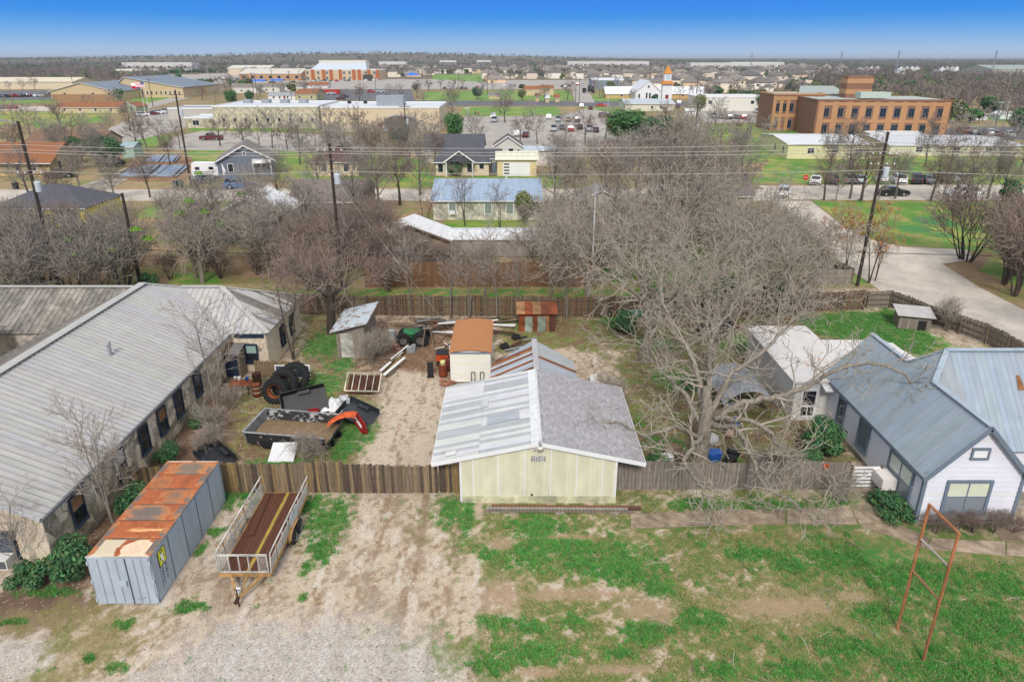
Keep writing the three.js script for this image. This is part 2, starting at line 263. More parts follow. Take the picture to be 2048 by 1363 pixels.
const F = {
  lawn: field([[-3.58, -29.85], [5.72, -30.51], [17.11, -30.51], [26.30, -26.00], [18.72, -16.13], [0.25, -16.13], [-0.87, -18.80], [-2.51, -20.48], [-0.76, -21.62], [-0.19, -23.43], [-1.36, -24.35], [-2.12, -26.35], [-3.16, -27.82]]),
  yardL: field([[-16.08, -32.86], [-18.06, -41.65], [-14.92, -45.62], [-18.75, -59.42], [-14.33, -59.42], [-11.05, -44.78], [-8.51, -42.02], [-8.23, -32.51]]),
  brownBack: field([[-13.98, -55.83], [-4.98, -55.83], [-4.03, -43.56], [-4.56, -42.02], [-8.60, -43.56], [-11.78, -47.40]]),
  driveBack: field([[-8.69, -45.80], [-4.83, -44.95], [-4.30, -41.65], [-3.64, -30.51], [-8.20, -30.51], [-8.25, -32.61], [-8.44, -41.65]]),
  yardR: field([[-1.09, -61.09], [30.62, -61.09], [17.31, -30.96], [5.53, -30.96], [8.12, -49.29], [-0.90, -49.29]]),
  bright: field([[24.68, -57.32], [33.47, -58.62], [33.50, -50.29], [30.03, -47.40], [25.85, -50.29], [22.83, -53.49]]),
  litter: field([[-19.14, -23.14], [-20.77, -29.43], [-20.91, -45.62], [-17.80, -40.93], [-15.87, -33.37], [-18.26, -29.85], [-17.54, -23.58]]),
  soil: field([[-25.32, -23.43], [-17.94, -23.73], [-16.56, -22.15], [-17.75, -21.18], [-23.25, -20.85]]),
  gravelL: field([[-23.25, -20.85], [-17.24, -21.28], [-16.57, -19.76], [-17.22, -18.03], [-19.48, -16.13]]),
  weedL: field([[-22.31, -22.15], [-16.86, -22.71], [-13.90, -22.43], [-13.47, -21.49], [-14.95, -19.53], [-15.93, -18.44], [-15.34, -16.13], [-17.25, -16.13], [-16.76, -19.53], [-17.21, -21.23], [-21.08, -20.48]]),
  gravel: field([[-13.62, -18.03], [-12.01, -21.23], [-7.62, -22.15], [-1.39, -20.48], [-1.10, -18.03], [-1.84, -14.50], [-13.72, -14.50]]),
  alley: field([[-60, -57.4], [28, -57.4], [28, -64.6], [-60, -64.6]]),
};
const bright = [[2.17, -26.36, 1.69, 0.78], [4.47, -25.04, 1.84, 1.31], [1.19, -27.48, 1.40, 1.13], [2.76, -25.35, 1.32, 1.00], [5.02, -24.38, 1.17, 1.01], [0.57, -25.52, 1.21, 1.01], [-0.86, -25.66, 0.89, 0.54], [-3.02, -29.05, 0.68, 1.23], [-2.13, -28.50, 0.29, 1.79], [-8.74, -28.11, 0.90, 1.87], [-8.59, -26.03, 0.58, 1.11], [-8.90, -24.84, 0.22, 0.65], [-9.82, -29.44, 0.74, 0.76], [-14.41, -29.88, 0.87, 1.07], [-13.89, -27.26, 0.51, 0.30], [-13.77, -30.51, 1.01, 0.53], [-8.55, -23.00, 0.20, 0.23], [-12.40, -29.43, 0.49, 0.50],
  [-0.47, -21.62, 1.17, 0.37], [0.50, -21.36, 0.77, 0.36], [2.26, -21.62, 0.66, 0.42], [-0.89, -19.54, 0.91, 0.41], [0.66, -20.01, 1.66, 0.61], [3.80, -20.00, 0.63, 0.28], [5.12, -21.24, 1.06, 0.67], [7.36, -21.76, 1.18, 0.58], [7.48, -19.32, 0.72, 0.45], [5.92, -23.44, 0.83, 0.59], [10.76, -25.66, 1.33, 0.48], [12.07, -25.00, 1.09, 0.59], [9.25, -29.43, 1.48, 0.50], [12.67, -29.35, 2.95, 0.42], [16.57, -29.86, 1.00, 0.51], [14.82, -25.35, 2.85, 1.00], [16.99, -24.11, 2.53, 1.54], [18.17, -21.57, 2.14, 1.57], [15.89, -19.56, 2.72, 0.91], [12.57, -20.25, 1.49, 0.62], [10.36, -19.32, 1.44, 0.49], [14.55, -22.03, 1.19, 0.65], [20.38, -23.76, 1.25, 0.91],
  [-9.45, -36.58, 0.93, 2.96], [-9.37, -34.72, 0.84, 1.20], [-12.90, -43.23, 1.34, 1.72], [-12.87, -38.25, 0.91, 1.02], [-14.30, -50.40, 1.53, 2.64], [-12.53, -33.12, 1.62, 0.61], [-8.57, -36.42, 0.58, 1.30], [-12.30, -46.53, 0.79, 1.42], [-13.50, -41.66, 0.78, 0.74], [-14.34, -19.42, 0.43, 0.27], [-15.62, -19.77, 0.29, 0.19], [-15.03, -21.49, 0.39, 0.24], [-12.90, -22.43, 0.60, 0.28], [-13.96, -26.00, 0.27, 0.42], [-16.07, -23.14, 0.82, 0.23], [-23.72, -29.43, 0.25, 0.42], [-19.03, -23.29, 1.24, 0.29], [-19.58, -21.62, 0.59, 0.16], [-11.97, -27.07, 0.14, 0.22], [8.69, -35.26, 1.14, 1.01], [7.12, -37.92, 0.72, 0.76], [11.46, -44.03, 1.71, 1.94], [18.20, -50.37, 2.68, 2.23], [10.94, -50.33, 1.53, 1.62], [8.62, -55.89, 1.26, 1.94], [11.24, -33.12, 1.08, 0.61]];
const bareSpots = [[10.74, -22.45, 3.00, 0.83], [2.17, -23.15, 4.10, 0.47], [-0.29, -23.18, 1.23, 1.17], [5.48, -22.18, 1.39, 0.82], [2.20, -26.89, 1.61, 0.29], [-0.54, -26.36, 0.68, 0.71], [3.89, -19.31, 1.62, 0.27], [1.00, -19.20, 1.08, 0.31], [13.79, -23.00, 1.22, 0.35]];
function groundAt(x, z) {
  const n1 = nz(x * 0.045, z * 0.045), n2 = nz(x * 0.16 + 0.4, z * 0.16), n3 = nz(x * 0.55, z * 0.55 + 0.2), n4 = nz(x * 1.9, z * 1.9), ns = nz(x * 0.42 + 0.1, z * 0.07 + 0.6), sp = wn(x * 28 + 400, z * 28 + 4000);
  const e = (n2 - 0.5) * 3.2 + (n3 - 0.5) * 1.6;
  // bare tan earth with darker damp patches and tyre streaks, then pale gravel
  let c = mixc([196, 179, 158], [162, 142, 121], sst(0.40, 0.64, n2 * 0.5 + n3 * 0.5)); let grass = 0;
  { const rut = (cx, w) => sst(w, w * 0.35, Math.abs(x - cx - 0.9 * Math.sin(z * 0.16) - (z + 30) * 0.05)) * sst(0.3, 0.55, nz(x * 0.3, z * 0.11)); c = mixc(c, [138, 114, 92], Math.max(rut(-5.2, 0.32), rut(-3.5, 0.3), rut(-7.1, 0.28), 0.7 * rut(-1.8, 0.3), 0.6 * rut(-8.7, 0.25)) * 0.62); }
  c = mixc(c, [150, 123, 94], sst(0.56, 0.72, ns * 0.55 + n3 * 0.45) * 0.8); c = mixc(c, [210, 199, 186], sst(0.56, 0.7, nz(x * 0.3 + 0.7, z * 0.12)) * 0.7);
  const gv = sst(-1.2, 1.4, Math.max(F.gravel(x, z), F.gravelL(x, z)) + e); c = mixc(c, mul([192, 186, 182], 0.88 + 0.2 * sp * (0.5 + n4)), gv * 0.75);
  const soil = sst(-0.6, 0.6, F.soil(x, z) + e * 0.5); c = mixc(c, mixc([128, 102, 84], [98, 76, 62], n3), soil);
  const dull = mixc(mixc([160, 140, 104], [138, 130, 80], sst(0.35, 0.65, n3)), [118, 124, 64], sst(0.5, 0.72, n2)), brown = mixc([132, 104, 80], [100, 76, 58], n3);
  const put = (k, col, g) => { c = mixc(c, col, k); grass = lerp(grass, g, k); };
  put(sst(-0.5, 0.8, F.weedL(x, z) + e) * 0.85, mixc([150, 132, 96], dull, n3), 0.35);
  const lw = F.lawn(x, z); { const k = sst(-1.6, 2.2, lw + e * 1.3); put(k * sst(0.34, 0.5, n2 * 0.42 + n3 * 0.36 + n4 * 0.22 + 0.1 * sst(4, 14, x)), mixc([142, 130, 90], [102, 118, 58], sst(0.36, 0.6, n2 * 0.5 + n3 * 0.5)), 0.6); }
  put(sst(-0.8, 0.8, F.yardL(x, z) + e * 0.8), mixc(brown, dull, sst(0.38, 0.56, n2 * 0.6 + n3 * 0.4)), 0.45);
  put(sst(-0.8, 0.8, F.brownBack(x, z) + e), mixc(brown, [150, 122, 96], sst(0.5, 0.7, n3)), 0.05);
  put(sst(-0.6, 0.5, F.driveBack(x, z) + e * 0.5), mixc([200, 184, 165], [158, 138, 117], sst(0.50, 0.7, ns * 0.5 + n3 * 0.5)), 0.0);
  put(sst(-0.8, 0.8, F.yardR(x, z) + e), mixc(brown, mixc(dull, [88, 116, 46], 0.4), sst(0.40, 0.58, n2 * 0.65 + n3 * 0.35)), 0.5);
  put(sst(-0.5, 0.8, F.litter(x, z) + e * 0.6), mixc([112, 84, 66], [140, 112, 88], n3), 0.1);
  put(sst(-0.5, 0.8, F.bright(x, z) + e * 0.8), mixc([72, 132, 42], [112, 142, 60], n3), 0.9);
  put(sst(-0.4, 0.5, F.alley(x, z) + e * 0.2), mixc(mixc([88, 128, 48], [142, 128, 82], sst(0.45, 0.62, n2)), [168, 128, 92], sst(0.55, 0.2, Math.abs(z + 58.8)) * 0.8), 0.7);
  if (z < -64.4 || x < -33.5 || x > 36) put(0.9, dull, 0.4);
  let w = -1; for (const [cx, cz, rx, rz] of bright) { const dx = (x - cx) / rx, dz = (z - cz) / rz; if (dx * dx + dz * dz < 2.6) w = Math.max(w, 1 - Math.sqrt(dx * dx + dz * dz)); }
  const inLawn = sst(-2, 1.5, lw); w = Math.max(w, -0.8 + inLawn * (0.36 + 0.24 * sst(6, 16, x + (n2 - 0.5) * 8))); { let b = -1; for (const [cx, cz, rx, rz] of bareSpots) b = Math.max(b, 1 - Math.hypot((x - cx) / rx, (z - cz) / rz)); const k = sst(0.05, 0.5, b + (n3 - 0.5) * 1.4 + (n4 - 0.5) * 1.6); put(k * 0.85, mixc([186, 160, 132], [150, 124, 98], n4), 0.12); w -= k * 0.5; }
  const gk = sst(0.0, 0.22, w * 0.75 + (n3 - 0.5) * 1.2 + (n4 - 0.5) * 1.7 - 0.03); put(gk * 0.92, mixc([40, 116, 36], [76, 128, 46], n4), 1);
  const litterSpeck = wn(x * 14 + 900, z * 14 + 900) > 0.985 ? 1.08 : 1;
  return [...mul(c, (0.84 + 0.22 * n4 + 0.10 * (sp - 0.5)) * litterSpeck), grass];
}
{
  const map = tex(2048, 1400, (u, v) => groundAt(NX0 + (NX1 - NX0) * u, NZ1 + (NZ0 - NZ1) * v), { wrap: false });
  const g = new THREE.PlaneGeometry(NX1 - NX0, NZ1 - NZ0, 120, 90); g.rotateX(-PI / 2); g.translate((NX0 + NX1) / 2, 0, (NZ0 + NZ1) / 2);
  const p = g.attributes.position; for (let i = 0; i < p.count; i++) { const x = p.getX(i), z = p.getZ(i); p.setY(i, 0.012 + 0.03 * (nz(x * 0.12, z * 0.12) - 0.5) * (Math.abs(x) < 35 && z > -62 ? 1 : 0) + 0.015); } g.computeVertexNormals();
  const m = std(0xffffff, map, { roughness: 0.95, bumpMap: T.bump.clone(), bumpScale: 0.03 }); m.bumpMap.repeat.set(40, 28); m.bumpMap.needsUpdate = true;
  ground('yard_ground', 'bare tan dirt, gravel and patchy grass around the yellow shed', g, m);
}
const HILLS = [[-900, -2600, 900, 400, 16], [-300, -2700, 700, 350, 18], [-2200, -3200, 1400, 600, 8], [900, -5200, 2500, 900, 6], [-3600, -4600, 1800, 900, 12], [-700, -1500, 260, 160, 4]];
const hillAt = (x, z) => { let h = 0; if (z > -800) return 0; for (const [a, b, c, d, e] of HILLS) h += e * Math.exp(-(((x - a) / c) ** 2) - (((z - b) / d) ** 2)); return h * sst(-800, -1300, z) + 1.5 * (nz(x * 0.0006, z * 0.0006) - 0.5) * sst(-800, -1300, z); };
{
  const xs = [], zs = []; for (let i = -60; i <= 60; i++) xs.push(Math.sign(i) * (Math.abs(i / 60) ** 2.4) * 9000); for (let j = 0; j <= 110; j++) zs.push(60 - 9500 * (j / 110) ** 2.6);
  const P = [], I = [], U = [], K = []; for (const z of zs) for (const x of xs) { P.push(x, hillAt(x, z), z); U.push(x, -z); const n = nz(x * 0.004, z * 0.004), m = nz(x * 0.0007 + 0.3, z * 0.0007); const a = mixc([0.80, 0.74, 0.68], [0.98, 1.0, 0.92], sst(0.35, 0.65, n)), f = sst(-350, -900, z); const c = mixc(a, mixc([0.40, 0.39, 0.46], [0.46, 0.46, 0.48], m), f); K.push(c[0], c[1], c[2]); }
  const w = xs.length; for (let j = 0; j < zs.length - 1; j++) for (let i = 0; i < w - 1; i++) { const a = j * w + i; I.push(a, a + 1, a + w, a + 1, a + w + 1, a + w); }
  const g = new THREE.BufferGeometry(); g.setAttribute('position', new THREE.Float32BufferAttribute(P, 3)); g.setAttribute('uv', new THREE.Float32BufferAttribute(U, 2)); g.setAttribute('color', new THREE.Float32BufferAttribute(K, 3)); g.setIndex(I); g.computeVertexNormals();
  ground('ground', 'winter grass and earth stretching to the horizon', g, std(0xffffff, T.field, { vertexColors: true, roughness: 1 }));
}
const keep = [];
const sheet = (name, label, pts, mat, y, t = 0) => (keep.push(pts), 0) || ground(name, label, t ? new B().rise(pts, y - t, y) : new B().poly(orient(pts).map(p => [p[0], y, p[1]])), mat);
function orient(o) { let a = 0; for (let i = 0; i < o.length; i++) { const j = (i + 1) % o.length; a += o[i][0] * o[j][1] - o[j][0] * o[i][1]; } return a > 0 ? [...o].reverse() : o; }
M.greenLawn = std(0x7fa548, T.lawn); M.greenLawn.color.setRGB(0.55, 0.80, 0.36); M.dryLawn = std(0xffffff, T.lawn); M.dryLawn.color.setRGB(0.95, 0.85, 0.66); M.midLawn = std(0xffffff, T.lawn); M.midLawn.color.setRGB(0.66, 0.78, 0.46);
M.earth = std(0xa47a58, T.blotch); M.paleLot = std(0xbcb4ac, T.asphalt); M.kerb = std(0xc4bdb2, T.rough);
// concrete walk in slabs across the front of the lawn to the gate and the porch
{
  const g = thing('concrete_path', 'cracked brown concrete walk from the yellow shed to the white house'); g.userData.kind = 'structure';
  const runs = [[[5.56, -27.52], [5.74, -28.69], [9.62, -28.93], [9.31, -27.75]], [[9.40, -27.75], [9.71, -28.93], [13.30, -29.05], [12.88, -27.86]], [[12.97, -27.86], [13.40, -29.05], [16.52, -29.18], [16.28, -27.82]], [[16.63, -29.26], [16.99, -30.82], [18.14, -30.82], [18.02, -28.02], [16.37, -27.86]], [[16.41, -27.75], [18.03, -27.94], [19.18, -26.89], [18.51, -26.07]], [[18.56, -26.03], [19.21, -26.81], [22.39, -26.52], [21.79, -25.59]], [[21.87, -25.59], [22.48, -26.52], [25.31, -26.17], [24.63, -25.25]], [[22.30, -26.63], [22.62, -27.98], [26.88, -27.98], [25.67, -26.35]]];
  runs.forEach((o, i) => mk('slab', new B().rise(o, -0.05, 0.052 + (i % 3) * 0.006), std([0xb09c86, 0xab967f, 0xb5a18b][i % 3], T.blotch, { bumpMap: T.bumpFine, bumpScale: 0.006 }), g));
}
sheet('left_street', 'pale concrete residential street behind the alley houses', [[-200, -108.8], [42, -108.8], [42, -118.6], [-200, -118.6]], M.road, 0.03);
sheet('right_street', 'pale street with parked cars beyond the right lawn', [[42, -109.6], [200, -109.6], [200, -122.2], [42, -122.2]], M.road, 0.034);
sheet('side_road', 'pale worn road running diagonally past the right lawn', [[39.82, -108.48], [38.17, -94.94], [34.92, -70.81], [34.69, -61.52], [34.40, -57.07], [35.21, -53.27], [36.69, -49.29], [38.91, -42.40], [45.76, -51.32], [44.56, -58.36], [44.69, -64.83], [45.76, -73.09], [50.31, -74.90], [51.92, -78.97], [45.04, -80.57], [43.33, -83.71], [42.94, -90.43], [45.62, -108.48]], M.road, 0.042);
sheet('corner_lawn', 'patchy green lawn beside the side road', [[45.85, -108.48], [97.34, -108.48], [55.53, -58.36], [48.29, -61.09], [48.35, -70.81], [54.35, -77.86], [45.40, -81.28], [43.68, -84.47], [43.45, -91.30]], M.midLawn, 0.02);
for (const e of [[56.70, -94.41, 3.22, 3.11], [51.52, -89.62, 2.17, 2.27], [53.50, -86.30, 1.24, 1.32]]) { const R = rng(e[0] * 100 | 0), o = []; for (let i = 0; i < 26; i++) { const a = i / 26 * 2 * PI, k = R.r(0.75, 1.15); o.push([e[0] + e[2] * Math.cos(a) * k, e[1] + e[3] * Math.sin(a) * k]); } sheet('clover_patch', 'darker green clover patch in the corner lawn', o, std(0x3f7d3a, T.rough), 0.026); }
sheet('school_drive', 'wide pale concrete drive in front of the school', [[-81.74, -171.97], [-92.28, -199.69], [-92.18, -217.77], [-73.96, -216.26], [-46.25, -203.60], [-36.14, -189.93], [-33.68, -170.07], [-54.08, -170.07]], M.paleLot, 0.03);
sheet('school_parking', 'pale parking bay by the flagpoles', [[-120.98, -217.77], [-133.20, -256.76], [-143.40, -294.78], [-134.49, -294.78], [-109.81, -260.98], [-101.95, -233.96], [-98.56, -209.05], [-99.73, -187.63]], M.paleLot, 0.026);
sheet('central_parking', 'large pale concrete parking lot full of cars', [[-18.14, -272.15], [17.74, -274.50], [33.61, -321.39], [41.53, -260.98], [40.77, -217.77], [25.44, -171.97], [8.72, -167.29], [-12.52, -175.89]], M.paleLot, 0.028);
sheet('cross_street', 'grey street crossing in front of the church', [[-55.90, -373.53], [130.80, -365.09], [117.78, -327.94], [-50.22, -334.77]], M.roadDark, 0.03);
sheet('church_drive', 'pale drive leading away beside the church', [[30.08, -357.02], [39.63, -357.02], [65.56, -703.03], [53.93, -703.03]], M.paleLot, 0.036);
sheet('back_lot', 'pale lot full of vehicles behind the green field', [[-11.16, -703.03], [72.53, -703.03], [54.28, -507.57], [-8.09, -507.57]], M.paleLot, 0.026);
sheet('dark_parking', 'dark asphalt car park beside the brown roofed hall', [[-143.63, -507.57], [-68.11, -507.57], [-48.41, -373.53], [-108.30, -373.53]], M.roadDark, 0.03);
sheet('school_front_lot', 'pale lot in front of the brick school', [[-268.90, -734.29], [-79.60, -734.29], [-9.91, -623.26], [-8.09, -507.57], [-146.33, -507.57], [-232.39, -600.51]], M.paleLot, 0.026);
sheet('left_lot', 'pale car park crowded with cars behind the gym', [[-431.74, -943.45], [-365.22, -1000.26], [-224.70, -647.79], [-239.03, -559.58]], M.paleLot, 0.026);
sheet('gym_lot', 'car park left of the gym', [[-368.83, -484.98], [-296.61, -484.98], [-233.36, -382.35], [-282.29, -369.26]], M.roadDark, 0.03);
sheet('gym_drive', 'pale curving drive by the gym lawn', [[-165.80, -324.63], [-193.50, -451.43], [-180.14, -433.41], [-154.49, -318.20]], M.paleLot, 0.032);
sheet('long_street', 'pale street behind the brown roofed classrooms', [[-265.92, -338.29], [-199.09, -327.94], [-182.73, -300.32], [-241.18, -306.06]], M.road, 0.03);
sheet('brick_building_lot', 'asphalt car park beside the brick office building', [[118.52, -203.60], [135.76, -228.87], [180.85, -237.49], [144.16, -187.63]], M.roadDark, 0.03);
sheet('east_lot', 'car park between the white hall and the brick office building', [[74.83, -300.32], [104.93, -309.01], [85.17, -246.76], [61.84, -246.76]], M.paleLot, 0.03);
for (const [n, p, m] of [['green field behind the parked vans', [[-63.32, -589.73], [-95.60, -917.37], [-36.08, -943.45], [-21.89, -579.33]], 0], ['green lawn of the small houses', [[-45.17, -373.53], [-53.74, -464.29], [-7.85, -492.29], [36.32, -492.29], [31.44, -373.53]], 0], ['green verge beside the parking lot entrance', [[-19.22, -274.50], [-21.54, -324.63], [19.80, -324.63], [18.82, -276.88]], 0], ['green lawn between lot and church street', [[31.33, -324.63], [49.17, -324.63], [41.99, -269.84], [29.20, -274.50]], 0],
  ['church lawn', [[39.29, -365.09], [42.17, -427.71], [70.91, -451.43], [58.08, -365.09]], 0], ['gym lawn', [[-181.64, -353.11], [-200.74, -396.38], [-203.55, -464.29], [-189.84, -439.26], [-171.01, -353.11]], 0], ['verge by the gym lot', [[-282.29, -369.26], [-232.85, -382.35], [-215.41, -353.11], [-264.55, -345.54]], 0], ['dry lawn by the pickup drive', [[-230.73, -300.32], [-153.30, -294.78], [-147.35, -265.34], [-140.38, -237.49], [-183.74, -237.49]], 2], ['green lawn before the brown classrooms', [[-159.47, -244.85], [-153.80, -260.98], [-152.28, -274.50], [-140.13, -256.76], [-138.36, -233.96], [-146.82, -227.21]], 0], ['lawn by the school entrance', [[-95.87, -217.77], [-100.44, -232.24], [-51.76, -228.87], [-47.54, -216.26], [-73.96, -216.26]], 0], ['lawn behind the plastic covered slab', [[-104.69, -193.48], [-106.95, -217.77], [-101.04, -217.77], [-84.48, -182.12], [-88.34, -175.89]], 0],
  ['lawn behind the grey house', [[-80.74, -157.80], [-73.50, -171.97], [-35.43, -170.07], [-17.45, -154.60], [-13.96, -121.97], [-35.81, -120.98], [-53.21, -147.11], [-60.22, -137.09]], 1], ['lawn of the dark roofed house', [[-19.61, -120.00], [-16.04, -132.85], [9.77, -132.85], [8.88, -120.00]], 1], ['brown meadow beside the brick building', [[57.98, -237.49], [83.71, -244.85], [88.04, -217.77], [57.60, -156.18], [46.30, -147.11], [44.29, -171.97]], 1], ['lawn before the brick building', [[78.74, -244.85], [89.38, -256.76], [89.52, -217.77], [76.12, -209.05]], 0], ['lawn before the portable buildings', [[41.47, -125.06], [63.13, -171.97], [138.51, -171.97], [100.08, -121.97], [58.20, -123.50]], 1],
  ['green yard behind the white roofed house', [[-8.90, -86.29], [4.08, -86.29], [5.12, -94.94], [-9.04, -94.94]], 0], ['green back yard among the oaks', [[8.99, -69.90], [15.38, -83.71], [32.21, -83.71], [32.37, -67.28], [29.22, -64.36], [9.84, -64.83]], 0], ['dry lawn beside the street', [[-52.94, -108.48], [-41.50, -108.48], [-40.55, -96.22], [-52.84, -96.22]], 2], ['left alley yard grass', [[-33.14, -64.83], [-34.42, -69.90], [-30.33, -69.90], [-27.41, -64.83]], 1], ['road verge', [[32.07, -64.36], [33.24, -68.13], [35.40, -69.36], [36.34, -64.83], [35.81, -64.05]], 0], ['verge by the fence', [[35.57, -59.97], [36.96, -59.42], [39.16, -50.29], [37.72, -48.14], [36.37, -50.29]], 1], ['grass behind the offices', [[152.39, -260.98], [170.37, -284.29], [219.09, -289.44], [186.27, -244.85]], 0]]) sheet('lawn', n, p, [M.greenLawn, M.midLawn, M.dryLawn][m], 0.02 + (taken.lawn || 0) * 0.0003);
sheet('house_driveway', 'worn pale driveway of the brown roofed house', [[-69.88, -108.48], [-73.53, -120.49], [-75.42, -137.09], [-76.82, -143.62], [-71.88, -141.60], [-67.67, -122.99], [-65.15, -108.48]], M.concrete, 0.036);
sheet('earth_pad', 'bare brown earth around the plastic covered slabs', [[-74.30, -134.03], [-77.37, -147.11], [-80.15, -161.13], [-74.64, -166.38], [-68.67, -156.18], [-58.02, -134.03], [-59.66, -127.19], [-65.86, -127.19], [-72.78, -129.40]], M.earth, 0.03);
sheet('blue_car_drive', 'pale concrete drive under the blue car', [[-47.62, -114.41], [-50.37, -127.19], [-42.17, -125.06], [-38.97, -118.08], [-38.80, -114.41]], M.paleLot, 0.04);
{ // kerbs along the streets
  const k = (label, p, q) => ground('kerb', label, new B().beam([p[0], 0.06, p[1]], [q[0], 0.06, q[1]], 0.18, 0.15), M.kerb);
  k('concrete kerb on the near side of the left street', [-200, -108.7], [38, -108.7]); k('concrete kerb on the far side of the left street', [-46, -118.75], [40, -118.75]); k('concrete kerb on the near side of the right street', [50, -109.5], [200, -109.5]); k('concrete kerb on the far side of the right street', [52, -122.4], [200, -122.4]);
}

// ---------- the near buildings ----------
const roofPale = vary(0xbfbdbf, 5, T.streak, { roughness: 0.5, metalness: 0.1 }, 0.025), roofGrey = vary(0xb3b3b6, 4, T.streak, { roughness: 0.5, metalness: 0.15 }, 0.07), roofWorn = vary(0x98918a, 5, T.blotch, { roughness: 0.7 }, 0.16);
const roofBlue = vary(0x9dabb8, 4, T.streak, { roughness: 0.5, metalness: 0.1 }, 0.015);
const limestone = vary(0xd8cab0, 6, T.rough, {}, 0.16), plaster = std(0xc4baaa, T.blotch);

{ // yellow shed, gable to the viewer
  const t = thing('yellow_shed', 'pale yellow gabled shed with white battens and half metal, half shingle roof', 'shed', [1.28, 0, -29.65]);
  const wy = std(0xe0ddc0, T.streak, { roughness: 0.8 }), D = 8.1, hw = 3.78, top = x => 3.36 - 0.2175 * Math.abs(x);
  const walls = mk('wall', new B().slab([[-hw, 0, 0], [hw, 0, 0], [hw, top(hw), 0], [0, top(0), 0], [-hw, top(hw), 0]], 0.12).slab([[hw, 0, -D], [-hw, 0, -D], [-hw, top(hw), -D], [0, top(0), -D], [hw, top(hw), -D]], 0.12).bx(-hw, 0, -D + 0.12, -hw + 0.12, top(hw), -0.12).bx(hw - 0.12, 0, -D + 0.12, hw, top(hw), -0.12), wy, t);
  for (const k of [0.08, 0.245, 0.413, 0.58, 0.746, 0.914]) { const x = -hw + 2 * hw * k; mk('batten', new B().bx(x - 0.025, 0.42, 0.002, x + 0.025, top(x) - 0.04, 0.026), M.whitePaint, walls); }
  for (const s of [-1, 1]) mk('corner_board', new B().bx(s * hw - 0.05, 0.1, -0.04, s * hw + 0.05, top(hw) - 0.03, 0.03), M.whitePaint, walls);
  mk('skirting_board', new B().bx(-hw + 0.06, 0.0, 0.003, -0.9, 0.36, 0.06).bx(-0.88, 0.0, 0.003, hw + 0.05, 0.33, 0.07).bx(-hw + 0.06, 0.345, 0.003, hw, 0.40, 0.035), std(0xdcd9b4, T.blotch), walls);
  const y0 = 2.32, rz = 0.13, rb = -8.35, e = 5.15, rh = 3.44;
  const roofL = mk('roof', new B().slab([[-e, y0, rz], [0, rh, rz], [0, rh, rb], [-e, y0, rb]].reverse(), 0.05).slab([[e, y0, rz], [0, rh, rz], [0, rh, rb], [e, y0, rb]], 0.05), M.wood, t);
  const sheets = [...vary(0xd6d6d8, 4, T.streak, { roughness: 0.5, metalness: 0.1 }, 0.05), ...vary(0xb9bcc1, 2, T.streak, { roughness: 0.5, metalness: 0.1 }, 0.05)];
  const P = (u, z) => [lerp(-e, 0, u), lerp(y0, rh, u), z];
  strips(roofL, 'metal_sheet', [P(0, rz), P(0.46, rz), P(0.46, rb), P(0, rb)].reverse(), { way: 'up', width: 0.3, thick: 0.015, rib: 0.05, ribH: 0.018, mats: sheets, seed: 4 });
  strips(roofL, 'metal_sheet', [P(0.44, rz), P(1, rz), P(1, rb), P(0.44, rb)].reverse(), { way: 'up', width: 0.3, thick: 0.028, rib: 0.05, ribH: 0.018, mats: sheets, seed: 9 });
  for (const [u0, u1, z0, z1, c] of [[0.5, 0.82, -2.6, -3.5, 0xaeb3bb], [0.83, 0.97, -2.5, -3.0, 0xdadbdc], [0.42, 0.5, -4.6, -5.5, 0xc3c6ca], [0.12, 0.22, -0.2, -0.6, 0xe0dfdd]]) mk('patch_sheet', new B().slab([P(u0, z0), P(u1, z0), P(u1, z1), P(u0, z1)].map(p => [p[0], p[1] + 0.075, p[2]]), 0.012), std(c, T.streak, { roughness: 0.5 }), roofL);
  strips(roofL, 'shingles', [[e, y0, rz], [0.02, rh, rz], [0.02, rh, rb], [e, y0, rb]], { way: 'across', width: 0.15, thick: 0.008, lap: 0.012, mats: [std(0xb4b1b6, T.shingle, { roughness: 0.95 })], joined: true });
  mk('ridge_cap', new B().slab([[-0.36, rh - 0.02, rz + 0.02], [0.02, rh + 0.075, rz + 0.02], [0.02, rh + 0.075, rb], [-0.36, rh - 0.02, rb]].reverse(), 0.02).slab([[0.16, rh + 0.02, rz + 0.02], [0.021, rh + 0.075, rz + 0.02], [0.021, rh + 0.075, rb], [0.16, rh + 0.02, rb]], 0.02), std(0xe2e4e6, T.streak, { roughness: 0.45 }), roofL);
  for (const s of [-1, 1]) mk('barge_board', new B().beam([s * (e + 0.02), y0 - 0.06, rz + 0.03], [s * 0.01, rh - 0.06, rz + 0.03], 0.04, 0.2), M.whitePaint, roofL);
  for (const s of [-1, 1]) mk('fascia', new B().box(s * (e + 0.015), y0 - 0.05, (rb + rz) / 2, 0.03, 0.135, rz - rb), M.whitePaint, roofL);
  const signMap = seed => tex(128, 64, (u, v) => { const n = nz(u * 2 + seed, v * 2), m = nz(u * 0.6, v * 3 + seed); let c = mixc([222, 220, 214], [150, 144, 140], sst(0.45, 0.62, n)); if (v > 0.2 && v < 0.8 && Math.sin(u * 40 + seed * 9) + m * 2.4 > 1.8) c = [96, 88, 84]; return c; }, { rep: [1.4, 2.6] });
  mk('sign_board', new B().bx(-0.34, 2.94, 0.002, 0.34, 3.19, 0.03), std(0xffffff, signMap(0.13)), t); mk('sign_board', new B().bx(-0.36, 2.36, 0.002, 0.34, 2.68, 0.03), std(0xe4e4e4, signMap(0.57)), t);
